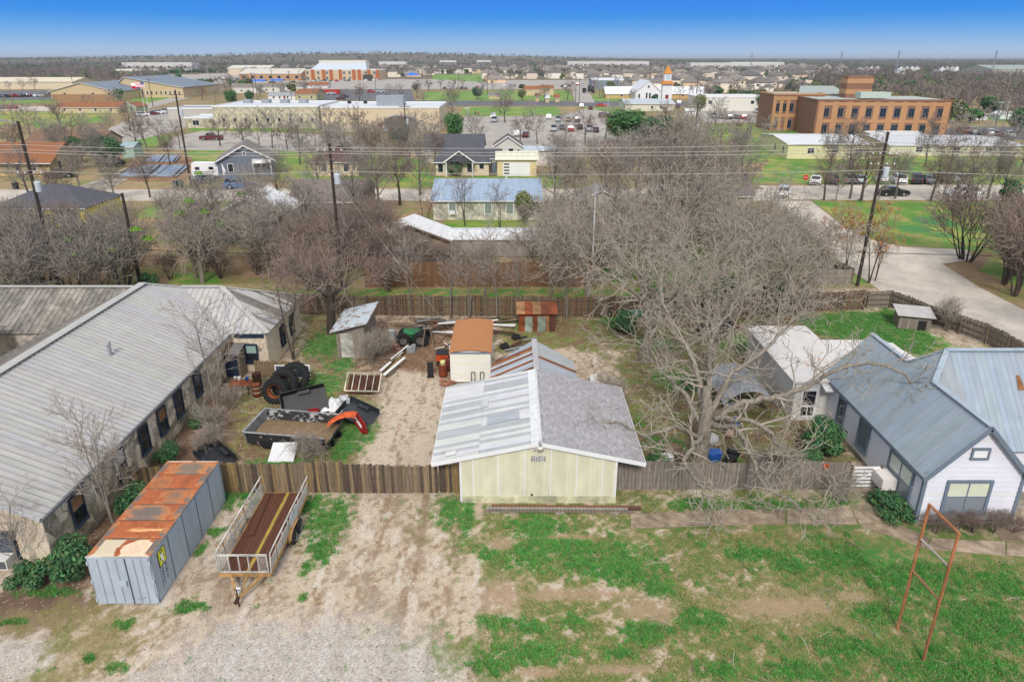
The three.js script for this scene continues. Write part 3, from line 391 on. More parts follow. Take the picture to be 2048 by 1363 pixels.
  const lamp = mk('lamp', new B().lathe([[0.0, -0.12], [0.1, -0.1], [0.15, 0], [0.14, 0.06], [0.06, 0.1], [0, 0.1]], 12, new THREE.Matrix4().makeTranslation(0.06, 3.3, 0.36)), std(0xdad6c8, T.rough, { roughness: 0.4 }), t);
  mk('bracket', new B().rod([0.06, 3.38, 0.36], [0.06, 3.52, 0.34], 0.07, 0.08, 10).rod([0.06, 3.5, 0.34], [0.06, 3.5, 0.02], 0.03, 0.03, 8), M.steel, lamp);
  mk('vent_hole', new B().rod([-0.3, 0.47, 0.0], [-0.3, 0.47, 0.02], 0.06, 0.06, 8), M.dark, walls);
}
{ // planks on blocks in front of it
  const y = [0.15, 0.155, 0.15, 0.2, 0.205, 0.25], cols = [0x8c6a50, 0x7a4a38, 0xa99a88, 0x9a6a4c, 0x6e4a3a, 0xb5aca0];
  [[-1.0, 6.3, 0.02], [-0.7, 5.9, 0.22], [-1.4, 6.0, 0.42], [-0.95, 5.6, 0.12], [-0.85, 6.25, 0.3], [-1.25, 5.6, 0.36]].forEach(([x0, x1, dz], i) => solo('long_plank', 'long weathered plank stacked on blocks before the yellow shed', 'plank', new B().beam([x0, y[i], -29.2 + dz], [x1, y[i] - 0.02, -29.12 + dz * 0.9], 0.17, 0.045), std(cols[i], T.wood), 'planks before the yellow shed'));
  [[-0.8, -28.9], [0.0, -28.85], [2.3, -28.8], [4.9, -28.78]].forEach(([x, z]) => solo('concrete_block', 'pale block propping up the plank stack', 'block', new B().box(x, 0.07, z, 0.42, 0.115, 0.4, 0.08), M.concrete, 'blocks under the planks'));
}
{ // white storage shed with the brown roof
  const t = thing('white_shed', 'white clapboard storage shed with a plain brown roof', 'shed', [-2.78, 0, -43.5]), hw = 1.32, D = 5.9, h = 2.25, wm = vary(0xe4e2d8, 3, T.rough, { roughness: 0.6 }, 0.04);
  const w = mk('wall', new B().bx(-hw, 0.1, -D, hw, h, 0), wm[0], t);
  strips(w, 'board', [[-hw, 0.12, 0], [hw, 0.12, 0], [hw, h, 0], [-hw, h, 0]], { way: 'across', width: 0.17, gap: 0.012, thick: 0.006, lap: 0.04, mats: wm, seed: 3 });
  strips(w, 'board', [[hw, 0.12, 0], [hw, 0.12, -D], [hw, h, -D], [hw, h, 0]], { way: 'across', width: 0.25, thick: 0.006, lap: 0.02, mats: wm, seed: 5 }); strips(w, 'board', [[-hw, 0.12, -D], [-hw, 0.12, 0], [-hw, h, 0], [-hw, h, -D]], { way: 'across', width: 0.25, thick: 0.006, lap: 0.02, mats: wm, seed: 6 });
  mk('corner_board', new B().bx(-hw - 0.03, 0.1, -0.05, -hw + 0.05, h, 0.045).bx(hw - 0.05, 0.1, -0.05, hw + 0.03, h, 0.045), M.whitePaint, w);
  const rf = mk('roof', (() => { const b = new B(), n = 8; for (let i = 0; i < n; i++) { const a = x => [lerp(-hw - 0.1, hw + 0.1, x), h + 0.02 + 0.22 * Math.sin(PI * x) ** 0.8]; const [x0, y0] = a(i / n), [x1, y1] = a((i + 1) / n); b.slab([[x0, y0, 0.12], [x1, y1, 0.12], [x1, y1, -D - 0.1], [x0, y0, -D - 0.1]], 0.05); } return b; })(), std(0xb0774a, T.rough, { roughness: 0.8 }), t);
  mk('wall_top', (() => { const b = new B(), p = [[-hw, h, -0.02]]; for (let i = 0; i <= 8; i++) p.push([lerp(-hw, hw, i / 8), h + 0.18 * Math.sin(PI * i / 8) ** 0.8, -0.02]); return b.slab([...p.slice(1)].reverse(), 0.04); })(), wm[1], w);
  mk('eave_trim', new B().bx(-hw - 0.11, h - 0.06, 0.05, hw + 0.11, h + 0.03, 0.1), M.greyBlue, rf);
  mk('skid', new B().bx(-hw + 0.1, 0, -D + 0.1, -hw + 0.3, 0.1, -0.1).bx(hw - 0.3, 0, -D + 0.1, hw - 0.1, 0.1, -0.1), M.wood, t);
}
{ // rusty striped roof behind the yellow shed
  const t = thing('rusty_roof_shed', 'low shed with rust striped corrugated roof behind the yellow shed', 'shed', [1.45, 0, -38.2]), e0 = 2.0, rh = 3.3, z1 = -4.9;
  mk('wall', new B().bx(-2.6, 0, z1 + 0.2, -2.5, e0 - 0.05, -0.1).bx(2.4, 0, z1 + 0.2, 2.5, e0 - 0.05, -0.1).slab([[2.5, 0, z1 + 0.2], [-2.6, 0, z1 + 0.2], [-2.6, e0 - 0.05, z1 + 0.2], [0, rh - 0.1, z1 + 0.2], [2.5, e0 - 0.05, z1 + 0.2]], 0.08), M.wood, t);
  const L = [[-2.9, e0, 0], [0, rh, 0], [0, rh, z1], [-2.75, e0 + 0.02, z1 + 1.2]].reverse(), Rr = [[2.6, e0 + 0.15, 0], [0, rh, 0], [0, rh, z1], [2.5, e0 + 0.2, z1 + 1.0]];
  const rf = mk('roof', new B().slab(L, 0.03).slab(Rr, 0.03), M.rustDark, t), ms = [std(0x9c5f38, T.blotch), std(0xaab2bc, T.streak), std(0x8a5232, T.blotch), std(0xb9c0c8, T.streak), std(0xb08058, T.blotch)];
  strips(rf, 'metal_sheet', L, { way: 'up', width: 0.36, thick: 0.012, rib: 0.05, ribH: 0.03, mats: ms, seed: 2 }); strips(rf, 'metal_sheet', Rr, { way: 'up', width: 0.36, thick: 0.012, rib: 0.05, ribH: 0.03, mats: [...roofGrey.slice(0, 2), ms[1], ms[2]], seed: 8 });
  mk('ridge_cap', new B().beam([0, rh + 0.05, 0.0], [0, rh + 0.05, z1 - 0.05], 0.34, 0.05), roofPale[0], rf);
}
{ // leaning wooden shed with the tin roof
  const t = thing('wooden_shed', 'weathered wooden shed with pale door and tilted tin roof', 'shed', [-11.7, 0, -47.8]), hw = 1.0, D = 4.4, hl = 2.1, hr = 2.72, hy = x => lerp(hl, hr, (x + hw) / (2 * hw));
  const w = mk('wall', new B().bx(-hw + 0.02, 0, -D + 0.02, hw - 0.02, hl - 0.1, -0.02), M.wood, t);
  for (const [a, b] of [[[-hw, 0], [hw, 0]], [[hw, 0], [hw, -D]], [[hw, -D], [-hw, -D]], [[-hw, -D], [-hw, 0]]]) strips(w, 'board', [[a[0], 0, a[1]], [b[0], 0, b[1]], [b[0], hy(b[0]), b[1]], [a[0], hy(a[0]), a[1]]], { way: 'up', width: 0.17, gap: 0.012, thick: 0.02, mats: M.boardGrey, seed: 11 });
  const d = mk('door', new B().bx(-0.72, 0.08, 0.03, 0.18, 1.92, 0.075), std(0xd8d6cc, T.blotch), t); for (const y of [0.55, 1.1, 1.65]) mk('rail', new B().bx(-0.72, y, 0.076, 0.18, y + 0.04, 0.09), std(0xb9b6aa, T.rough), d);
  const rp = [[-hw - 0.4, hl + 0.02, 0.4], [hw + 0.32, hr + 0.06, 0.3], [hw + 0.32, hr + 0.06, -D - 0.3], [-hw - 0.4, hl + 0.02, -D - 0.3]], rf = mk('roof', new B().slab(rp, 0.05), M.wood, t);
  const tin = seed => std(0xffffff, tex(256, 256, (u, v) => { const n = nz(u + seed, v), m = nz(u * 3, v * 3 + seed); return mixc(mul([196, 206, 214], 0.85 + 0.25 * m), [132, 104, 84], sst(0.60, 0.66, n)); }, { rep: [0.4, 0.3] }), { roughness: 0.5, metalness: 0.15 });
  strips(rf, 'tin_sheet', rp, { way: 'across', width: 0.85, thick: 0.014, rib: 0.03, ribH: 0.014, mats: [tin(0.2), tin(0.5), tin(0.84)], seed: 3 });
}
{ // small rusty tin hut by the back fence
  const t = thing('tin_hut', 'small rusty tin hut with two pale doors by the back fence', 'hut', [1.95, 0, -53.1]), ms = [M.rust, M.rustDark, std(0xb7875c, T.blotch), std(0x8c4a2a, T.blotch)];
  const w = mk('wall', new B().bx(-1.4, 0, -1.6, 1.5, 1.55, 0), M.rustDark, t);
  strips(w, 'tin_sheet', [[-1.4, 0, 0], [1.5, 0, 0], [1.5, 1.55, 0], [-1.4, 1.55, 0]], { way: 'up', width: 0.48, thick: 0.015, gap: 0.01, mats: ms, seed: 7 });
  for (const x of [-0.62, 0.42]) mk('door', new B().bx(x - 0.3, 0.05, 0.03, x + 0.3, 1.3, 0.06), std(0xa9b7a8, T.blotch), t);
  const rp = [[-1.6, 1.6, 0.25], [1.7, 1.6, 0.25], [1.7, 1.95, -1.8], [-1.6, 1.95, -1.8]], rf = mk('roof', new B().slab(rp, 0.04), M.rust, t); strips(rf, 'tin_sheet', rp, { width: 0.66, thick: 0.012, rib: 0.03, ribH: 0.015, mats: ms, seed: 1 });
}
{ // stone house on the left: long block with hipped wings behind
  const t = thing('stone_house', 'long limestone house with pale standing seam metal roof', 'house', [-25.8, 0, -24.6]), O = (x, y, z) => [x + 25.8, y, z + 24.6];
  const xr = -19.55, xl = -32.1, zf = -24.6, zb = -45.4, wr = -16.95, wb = -53.4, eh = 2.85, rh = 5.75, rx = -25.8;
  const wall = mk('wall', new B().bx(xl + 25.8, 0, zb + 24.6 + 0.01, xr + 25.8, eh, 0).bx(-41 + 25.8, 0, wb + 24.6, wr + 25.8, eh, zb + 24.6).slab([O(xl, eh, zf), O(xr, eh, zf), O(rx, rh - 0.15, zf)], 0.2), plaster, t);
  const e2 = 0.22, ro = 0.18, E = eh + 0.02, wh = 4.92, wz = -49.4;
  // roof planes
  const mainR = [O(xr + e2, E, zf + 0.35), O(xr + e2, E, zb + 0.1), O(-23.99, wh, wz + 0.0), O(rx, rh, -47.55), O(rx, rh, zf + 0.35)], mainL = [O(xl - e2, E, zf + 0.35), O(rx, rh, zf + 0.35), O(rx, rh, -47.55), O(-27.61, wh, wz), O(xl - e2, E, zb + 0.1)];
  const wingRF = [O(xr + e2, E, zb + 0.12), O(wr + e2, E, zb + 0.12), O(-21.15, wh, wz), O(-23.99, wh, wz)], wingRE = [O(wr + e2, E, zb + 0.12), O(wr + e2, E, wb - 0.2), O(-21.15, wh, wz)], wingLF = [O(-40.5, E, zb + 0.12), O(xl - e2, E, zb + 0.12), O(-27.61, wh, wz), O(-37.5, wh, wz)];
  const back = [O(wr + e2, E, wb - 0.2), O(-41, E, wb - 0.2), O(-37.5, wh, wz), O(-21.15, wh, wz)], hipB = [O(-27.61, wh, wz), O(rx, rh, -47.55), O(-23.99, wh, wz)];
  const rb = new B(); for (const p of [mainR, mainL, wingRF, wingRE, wingLF, back, hipB]) rb.slab(p, 0.06); const roof = mk('roof', rb, std(0x5c5a5c, T.rough), t);
  strips(roof, 'roof_panel', mainR, { width: 0.4, gap: 0.03, thick: 0.02, rib: 0.035, ribH: 0.045, mats: roofPale, seed: 21 }); strips(roof, 'roof_panel', mainL, { width: 0.8, thick: 0.015, rib: 0.035, ribH: 0.04, mats: roofWorn, seed: 22 });
  strips(roof, 'roof_panel', wingRF, { width: 0.4, gap: 0.03, thick: 0.02, rib: 0.035, ribH: 0.045, mats: roofPale, seed: 23 }); strips(roof, 'roof_panel', wingRE, { width: 0.4, thick: 0.015, rib: 0.035, ribH: 0.04, mats: [...roofPale.slice(0, 2), ...roofWorn.slice(0, 2)], seed: 24 });
  strips(roof, 'roof_panel', wingLF, { width: 0.4, thick: 0.015, rib: 0.045, ribH: 0.045, mats: roofWorn, seed: 25 }); strips(roof, 'roof_panel', back, { width: 0.8, thick: 0.015, rib: 0.04, ribH: 0.04, mats: roofWorn, seed: 26 });
  const cap = (a, b, w = 0.42) => mk('ridge_cap', new B().beam([a[0], a[1] + 0.05, a[2]], [b[0], b[1] + 0.05, b[2]], w, 0.05), roofPale[1], roof);
  cap(O(rx, rh + 0.02, zf + 0.36), O(rx, rh + 0.02, -47.6), 0.55); cap(O(rx, rh, -47.5), O(-23.99, wh, wz), 0.3); cap(O(-24.1, wh + 0.02, wz), O(-21.15, wh + 0.02, wz), 0.34); cap(O(-21.15, wh, wz), O(wr + e2, E + 0.03, zb + 0.12), 0.36); cap(O(-21.15, wh, wz), O(wr + e2, E + 0.03, wb - 0.2), 0.3); cap(O(-27.6, wh + 0.02, wz), O(-37.5, wh + 0.02, wz), 0.34);
  mk('rake_trim', new B().beam(O(xr + e2, E + 0.03, zf + 0.37), O(rx, rh + 0.03, zf + 0.37), 0.05, 0.16), std(0xc8cbd2, T.streak, { roughness: 0.4 }), roof);
  mk('gutter', new B().beam(O(xr + e2 + 0.05, E - 0.05, zf + 0.36), O(xr + e2 + 0.05, E - 0.05, zb + 0.2), 0.1, 0.1), std(0x6f7278, T.streak, { roughness: 0.5 }), roof); mk('fascia', new B().bx(xr + 25.8 + 0.5, eh - 0.24, zb + 24.6 + 0.05, wr + 25.8 - 0.1, eh - 0.02, zb + 24.6 + 0.16), M.navy, roof);
  const vp = mk('vent_pipe', new B().rod(O(-23.1, 3.9, -37.6), O(-23.1, 5.25, -37.6), 0.1, 0.1, 12), M.steel, t); mk('cap', new B().rod(O(-23.1, 5.25, -37.6), O(-23.1, 5.4, -37.6), 0.17, 0.08, 12), roofPale[0], vp);
  // stone facing
  stones(wall, [O(-25.5, 0.05, zf), O(xr, 0.05, zf), O(xr, eh, zf), O(-25.5, eh + 1.2, zf)], { size: 0.3, mats: limestone, seed: 5, holes: [[...O(-21.35, 1.35, zf), 0.55, 0.75]] });
  stones(wall, [O(xr, 0.05, zf), O(xr, 0.05, zb), O(xr, eh - 0.06, zb), O(xr, eh - 0.06, zf)], { size: 0.42, gap: 0.05, thick: 0.016, mats: [...limestone.slice(0, 3), ...vary(0xc2b6a2, 4, T.blotch, {}, 0.14)], seed: 6, holes: [-26.8, -30.5, -33, -35.1, -37.2, -39.9].map(z => [...O(xr, 1.65, z), 0.5, 0.85]) });
  stones(wall, [O(xr, 0.05, zb), O(wr, 0.05, zb), O(wr, eh - 0.06, zb), O(xr, eh - 0.06, zb)], { size: 0.36, mats: limestone, seed: 7, holes: [[...O(-18.05, 1.4, zb), 0.5, 0.7], [...O(-19.0, 1.0, zb), 0.55, 1]] }); stones(wall, [O(wr, 0.05, zb), O(wr, 0.05, wb), O(wr, eh - 0.06, wb), O(wr, eh - 0.06, zb)], { size: 0.36, mats: limestone, seed: 8, holes: [-48.7, -51].map(z => [...O(wr, 1.5, z), 0.5, 0.8]) });
  // windows
  [-26.8, -30.5, -33.0, -35.1, -37.2, -39.9].forEach((z, i) => windowAt(t, O(xr + 0.03, 1.68, z), PI / 2, 0.85, 1.4, { frame: std(0x3a465a, T.rough), fw: 0.05, pane: M.darkPane, blind: [M.rustPale, M.blind, M.darkPane, std(0xa87a4e, T.wood), M.darkPane, M.pane][i] }));
  windowAt(t, O(-21.4, 1.45, zf + 0.03), 0, 0.95, 1.15, { frame: M.navy, pane: M.pane }); windowAt(t, O(-18.05, 1.4, zb + 0.03), 0, 0.72, 1.2, { frame: M.navy, pane: M.darkPane, blind: M.tealBlind });
  for (const z of [-48.7, -51]) windowAt(t, O(wr + 0.03, 1.5, z), PI / 2, 0.75, 1.3, { frame: M.navy, pane: M.darkPane });
  const ac = (p, ry, label) => { const a = thing('window_air_conditioner', label, 'air conditioner', p, ry); mk('case', new B().bx(-0.33, -0.22, 0, 0.33, 0.22, 0.55), std(0xe0dfdb, T.rough, { roughness: 0.5 }), a); mk('grille', new B().bx(-0.28, -0.18, 0.552, 0.28, 0.18, 0.566), std(0x43464b, T.rough), a); for (let i = 0; i < 5; i++) mk('louvre', new B().bx(-0.28, -0.16 + i * 0.075, 0.567, 0.28, -0.15 + i * 0.075, 0.578), std(0x8c8f92, T.rough), a); };
  ac([-21.35, 0.86, zf + 0.12], 0, 'white window air conditioner on the front of the stone house'); ac([xr + 0.12, 1.0, -30.5], PI / 2, 'window air conditioner with dark grille beside the rusty container');
  // low lean-to roof at the far left, boarded porch in the inner corner
  const lean = mk('lean_to_roof', new B().slab([O(-42, 3.1, -41.6), O(-34.2, 3.1, -41.6), O(-34.2, 3.6, -45), O(-42, 3.6, -45)], 0.05), roofWorn[2], t); mk('post', new B().bx(-8.5, 0, -17.2, -8.35, 3.1, -17.05), M.wood, lean);
  const p = mk('porch', new B().bx(6.05, 0, -20.75, 6.15, 2.0, -19.5).bx(7.2, 0, -20.75, 7.3, 1.95, -19.5), std(0xa8957c, T.wood), t);
  mk('porch_door', new B().bx(6.2, 0.15, -19.72, 7.15, 1.85, -19.64), M.navy, p); mk('porch_canopy', new B().slab([[5.5, 1.92, -19.1], [6.6, 1.92, -19.1], [6.6, 2.25, -20.75], [5.5, 2.25, -20.75]], 0.04), std(0x9a7048, T.wood), p); mk('porch_roof', new B().slab([[6.62, 1.95, -19.3], [7.4, 1.95, -19.3], [7.4, 2.2, -20.75], [6.62, 2.2, -20.75]], 0.05), std(0x8a8884, T.shingle), p); mk('step', new B().bx(6.1, 0, -19.45, 7.3, 0.16, -18.9), std(0x8d7d6c, T.wood), p); mk('shutter', new B().box(5.6, 1.1, -19.6, 0.06, 1.5, 0.7, 0.3), M.navy, p);
}
{ // white house on the right with blue-grey metal roof
  const t = thing('white_house', 'white boarded house with steep front gable and blue grey metal roof', 'house', [21.2, 0, -27.9]), O = (x, y, z) => [x - 21.2, y, z + 27.9];
  const xl = 19.0, xg = 23.45, zf = -27.9, zm = -30.5, eh = 2.85, rh = 5.32, rx = 21.22, sid = vary(0xe0e0e8, 4, T.rough, { roughness: 0.65 }, 0.025), trim = M.greyBlue;
  const wall = mk('wall', new B().bx(xl - 21.2, 0, -38.9 + 27.9, xg - 21.2, eh, 0).slab([O(xl, eh, zf), O(xg, eh, zf), O(rx, rh - 0.1, zf)], 0.15).bx(xg - 21.2 + 0.001, 0, -37 + 27.9, 36 - 21.2, eh, zm + 27.9), sid[0], t);
  const lapS = (p, seed) => strips(wall, 'board', p, { way: 'across', width: 0.26, thick: 0.006, lap: 0.034, gap: 0.01, mats: sid, seed });
  lapS([O(xl, 0.3, zf), O(xg, 0.3, zf), O(xg, eh, zf), O(rx, rh - 0.12, zf), O(xl, eh, zf)], 2); lapS([O(xl, 0.3, -38.9), O(xl, 0.3, zf), O(xl, eh - 0.03, zf), O(xl, eh - 0.03, -38.9)], 3); lapS([O(xg, 0.3, zf), O(xg, 0.3, zm), O(xg, eh, zm), O(xg, eh, zf)], 4); lapS([O(xg + 0.05, 0.3, zm), O(30, 0.3, zm), O(30, eh, zm), O(xg + 0.05, eh, zm)], 5);
  mk('footing', new B().bx(xl - 21.2 - 0.04, 0, -0.1, xg - 21.2 + 0.04, 0.29, 0.04).bx(xl - 21.2 - 0.045, 0, -11, xl - 21.2 + 0.1, 0.29, -0.1), M.concrete, wall);
  for (const [x, z] of [[xl, zf], [xg, zf]]) mk('corner_board', new B().box(x - 21.2, eh / 2 + 0.1, z + 27.9, 0.16, eh - 0.2, 0.16), trim, wall);
  const L = [O(xl - 0.2, 2.66, zf + 0.25), O(rx, rh, zf + 0.25), O(rx, rh, -32.3), O(22.32, 6.52, -33.6), O(rx, rh, -34.9), O(rx, rh, -39.0), O(xl - 0.2, 2.66, -39.0)], Gr = [O(xg + 0.25, 2.66, zf + 0.25), O(xg + 0.25, 2.66, -30.05), O(rx, rh, -32.3), O(rx, rh, zf + 0.25)], Fm = [O(xg + 0.25, 2.66, -30.05), O(36, 2.66, -30.05), O(36, 6.52, -33.6), O(22.32, 6.52, -33.6), O(rx, rh, -32.3)], Bk = [O(rx, rh, -34.9), O(22.32, 6.52, -33.6), O(36, 6.52, -33.6), O(36, 2.66, -37.2), O(23.5, 2.8, -37.2)], Gb = [O(rx, rh, -34.9), O(23.5, 2.8, -37.2), O(23.5, 2.8, -39), O(rx, rh, -39)];
  const rb = new B(); for (const p of [L, Gr, Fm, Bk, Gb]) rb.slab(faceNormal(p)[1] < 0 ? [...p].reverse() : p, 0.06); const roof = mk('roof', rb, M.steel, t);
  [L, Gr, Fm, Bk, Gb].forEach((p, i) => strips(roof, 'roof_panel', faceNormal(p)[1] < 0 ? [...p].reverse() : p, { width: i < 3 ? 0.3 : 0.8, thick: 0.014, rib: 0.03, ribH: 0.014, mats: roofBlue, seed: 30 + i }));
  const cap = (a, b, w = 0.34) => mk('ridge_cap', new B().beam([a[0], a[1] + 0.045, a[2]], [b[0], b[1] + 0.045, b[2]], w, 0.045), std(0xa9b8c6, T.streak, { roughness: 0.4 }), roof);
  cap(O(rx, rh, zf + 0.26), O(rx, rh, -32.3)); cap(O(rx, rh, -32.3), O(22.32, 6.52, -33.6), 0.26); cap(O(22.32, 6.52, -33.6), O(36, 6.52, -33.6)); cap(O(rx, rh, -34.9), O(22.32, 6.52, -33.6), 0.22); cap(O(rx, rh, -34.9), O(rx, rh, -39), 0.26);
  for (const s of [-1, 1]) mk('barge_board', new B().beam(O(s < 0 ? xl - 0.22 : xg + 0.27, 2.56, zf + 0.27), O(rx, rh - 0.08, zf + 0.27), 0.05, 0.2), trim, roof);
  mk('fascia', new B().bx(xl - 21.2 - 0.23, 2.5, -11, xl - 21.2 - 0.2, 2.64, 0.25), trim, roof); mk('rust_patch', new B().slab([O(25.4, 4.93, -32.12), O(25.75, 4.93, -32.12), O(25.65, 5.5, -32.65), O(25.5, 5.5, -32.65)].map(p => [p[0], p[1] + 0.055, p[2]]), 0.005), std(0xa06a3e, T.blotch), roof);
  windowAt(t, O(21.05, 1.58, zf + 0.03), 0, 1.85, 1.5, { frame: trim, cols: 2, fw: 0.14, pane: std(0x878e95, T.rough, { roughness: 0.2 }), blind: std(0xd9dcc6, T.rough, { roughness: 0.4 }) });
  const vent = mk('gable_vent', new B().bx(-0.42, -0.3, 0, -0.32, 0.3, 0.08).bx(0.32, -0.3, 0, 0.42, 0.3, 0.08).bx(-0.32, 0.2, 0, 0.32, 0.3, 0.08).bx(-0.32, -0.3, 0, 0.32, -0.2, 0.08), trim, t); vent.position.set(...O(21.15, 3.85, zf + 0.03)); for (let i = 0; i < 4; i++) mk('louvre', new B().box(0, -0.15 + i * 0.1, 0.035, 0.64, 0.02, 0.08, 0, 0.6), M.whitePaint, vent);
  windowAt(t, O(xl - 0.03, 1.45, -29.75), -PI / 2, 2.0, 1.6, { frame: trim, cols: 2, fw: 0.14, pane: std(0x878e95, T.rough, { roughness: 0.2 }), blind: std(0xd3d9cf, T.rough, { roughness: 0.4 }) }); windowAt(t, O(xl - 0.03, 1.6, -33.6), -PI / 2, 1.0, 1.5, { frame: trim, fw: 0.12, pane: std(0x6c7480, T.rough, { roughness: 0.3 }) }); windowAt(t, O(xl - 0.03, 1.6, -36.4), -PI / 2, 0.7, 1.4, { frame: trim, fw: 0.1 });
  const d = mk('front_door', new B().bx(23.62 - 21.2, 0.32, zm + 27.9 + 0.05, 24.55 - 21.2, 2.3, zm + 27.9 + 0.1), M.whitePaint, t); mk('door_frame', new B().bx(2.3, 0.3, -2.58, 2.41, 2.45, -2.48).bx(3.36, 0.3, -2.58, 3.47, 2.45, -2.48).bx(2.41, 2.32, -2.58, 3.36, 2.45, -2.48), trim, d); mk('door_pane', new B().bx(2.55, 1.75, -2.499, 3.22, 2.15, -2.485), M.darkPane, d); mk('knob', new B().rod([3.25, 1.2, -2.5], [3.25, 1.2, -2.42], 0.04, 0.04, 8), M.steel, d);
  mk('porch_slab', new B().bx(2.3, 0, -2.57, 4.4, 0.3, -0.9), M.concrete, t);
  // flat white annex behind
  const az = -38.95, an = mk('annex', new B().bx(16.9 - 21.2, 0, -47.2 + 27.9, 20.9 - 21.2, 2.55, -38.2 + 27.9).bx(20.9 - 21.2 + 0.001, 0, -44.6 + 27.9, 25.8 - 21.2, 2.5, az + 27.9 - 0.1), std(0xd9d6d2, T.rough), t);
  const flat = std(0xffffff, tex(512, 512, (u, v) => { const n = nz(u, v), m = nz(u * 3, v * 3), r = Math.hypot(u - 0.62, (v - 0.45) * 1.1) + (m - 0.5) * 0.08; let c = mul([208, 205, 204], 0.92 + 0.1 * m); c = mixc(c, [196, 160, 140], sst(0.03, 0, Math.abs(r - 0.2)) * sst(0.4, 0.6, n) * 0.8); return mixc(c, [205, 190, 178], sst(0.6, 0.75, n) * 0.5); }, { rep: [0.2, 0.12] }), { roughness: 0.7 });
  mk('flat_roof', new B().rise([[-4.55, -10.15], [-0.25, -10.15], [-0.25, -19.5], [-4.55, -19.5]], 2.55, 2.68).rise([[-0.24, -11.15], [5.2, -11.15], [4.0, -16.85], [-0.24, -16.85]], 2.52, 2.66), flat, an);
  const ad = mk('annex_door', new B().bx(-3.95, 0.25, -10.28, -2.9, 2.15, -10.22), M.whitePaint, an); mk('screen_pane', new B().bx(-3.8, 1.1, -10.219, -3.05, 2.0, -10.205), M.darkPane, ad); for (const x of [-3.8, -3.4]) mk('lower_pane', new B().bx(x, 0.4, -10.219, x + 0.33, 0.95, -10.205), M.darkPane, ad);
  mk('annex_awning', new B().slab([[-2.85, 2.35, -9.5], [-1.9, 2.35, -9.5], [-1.9, 2.5, -10.2], [-2.85, 2.5, -10.2]], 0.08), M.whitePaint, an);
  const box = thing('window_air_conditioner', 'white window air conditioner on the side of the white house', 'air conditioner', [xl - 0.12, 0.95, -30.25], -PI / 2); mk('case', new B().bx(-0.55, -0.28, 0, 0.55, 0.32, 0.7), std(0xe7dfdc, T.rough, { roughness: 0.5 }), box); for (let i = 0; i < 6; i++) mk('louvre', new B().bx(-0.5, -0.22 + i * 0.08, 0.701, 0.5, -0.2 + i * 0.08, 0.715), std(0xb8b2ae, T.rough), box);
  solo('door_mat', 'brown door mat on the porch of the white house', 'mat', new B().bx(23.55, 0.302, -30.2, 24.7, 0.33, -29.4), std(0x8a6a48, T.rough));
}
// white gate and orange marker on the right fence
{
  const g = thing('white_gate', 'white slatted garden gate beside the white house', 'gate', [17.08, 0, -30.8]);
  for (const x of [0.02, 1.5]) mk('gate_post', new B().bx(x, 0, -0.06, x + 0.1, 1.42, 0.06), x ? M.wood : M.whitePaint, g);
  for (let i = 0; i < 6; i++) mk('slat', new B().bx(0.14, 0.2 + i * 0.21, 0.012, 1.46, 0.32 + i * 0.21, 0.045), M.whitePaint, g);
  mk('brace', new B().beam([0.2, 0.25, -0.01], [1.4, 1.35, -0.01], 0.03, 0.09), M.whitePaint, g); mk('wire_mesh', (() => { const b = new B(); for (let i = 0; i < 12; i++) b.bx(0.16 + i * 0.11, 0.2, -0.045, 0.168 + i * 0.11, 1.38, -0.037); for (let i = 0; i < 11; i++) b.bx(0.16, 0.22 + i * 0.11, -0.05, 1.44, 0.228 + i * 0.11, -0.046); return b; })(), M.steel, g);
}

// ---------- fences ----------
function picketFence(name, label, pts, h, { mats = M.board, w = 0.145, gap = 0.002, each = true, seed = 1, rail = M.wood, tops = 0.12, side = 1, posts = true, category = 'fence' }) {
  const t = thing(name, label, category, [pts[0][0], 0, pts[0][1]]), R = rng(seed), all = mats.map(() => new B()), O = pts[0];
  for (let s = 0; s < pts.length - 1; s++) {
    const [ax, az] = pts[s], [bx, bz] = pts[s + 1], len = Math.hypot(bx - ax, bz - az), ux = (bx - ax) / len, uz = (bz - az) / len, n = Math.round(len / (w + gap)), ry = -Math.atan2(uz, ux), px = -uz * side, pz = ux * side;
    for (let i = 0; i < n; i++) {
      const d = (i + 0.5) * len / n, hh = h + R.r(-tops, tops) * 0.5 + 0.06 * Math.sin(d * 0.9 + seed), k = R.i(mats.length), b = each ? new B() : all[k], lean = R.r(-0.012, 0.012);
      b.box(ax - O[0] + ux * d + px * R.r(0.012, 0.022), hh / 2 + 0.02, az - O[1] + uz * d + pz * R.r(0.012, 0.022), (w) * R.r(0.9, 1.0), hh, 0.018, ry, R.r(-0.01, 0.01), lean);
      if (each) mk('picket', b, mats[k], t);
    }
    for (const y of [0.35, h * 0.52, h - 0.25]) mk('rail', new B().beam([ax - O[0] - px * 0.035, y, az - O[1] - pz * 0.035], [bx - O[0] - px * 0.035, y, bz - O[1] - pz * 0.035], 0.04, 0.09), rail, t);
    if (posts) for (let i = 0, m = Math.max(1, Math.round(len / 2.4)); i <= m; i++) { if (i === m && s < pts.length - 2) continue; const d = len * i / m; mk('post', new B().box(ax - O[0] + ux * d - px * 0.11, h * 0.5, az - O[1] + uz * d - pz * 0.11, 0.1, h, 0.1, ry), rail, t); }
  }
  if (!each) all.forEach((b, i) => { if (b.p.length) mk('pickets', b, mats[i], t).userData.kind = 'stuff'; });
  return t;
}
picketFence('picket_fence', 'brown weathered picket fence between the stone house and the gate', [[-19.3, -30.1], [-14.5, -30.5], [-8.5, -30.5]], 1.74, { seed: 3 });
picketFence('yard_gate', 'wide brown picket gate across the dirt drive', [[-8.42, -30.46], [-3.72, -30.46]], 1.66, { seed: 8, posts: false, mats: [...M.board.slice(3, 6), ...M.board.slice(8), M.board[0]], category: 'gate' });
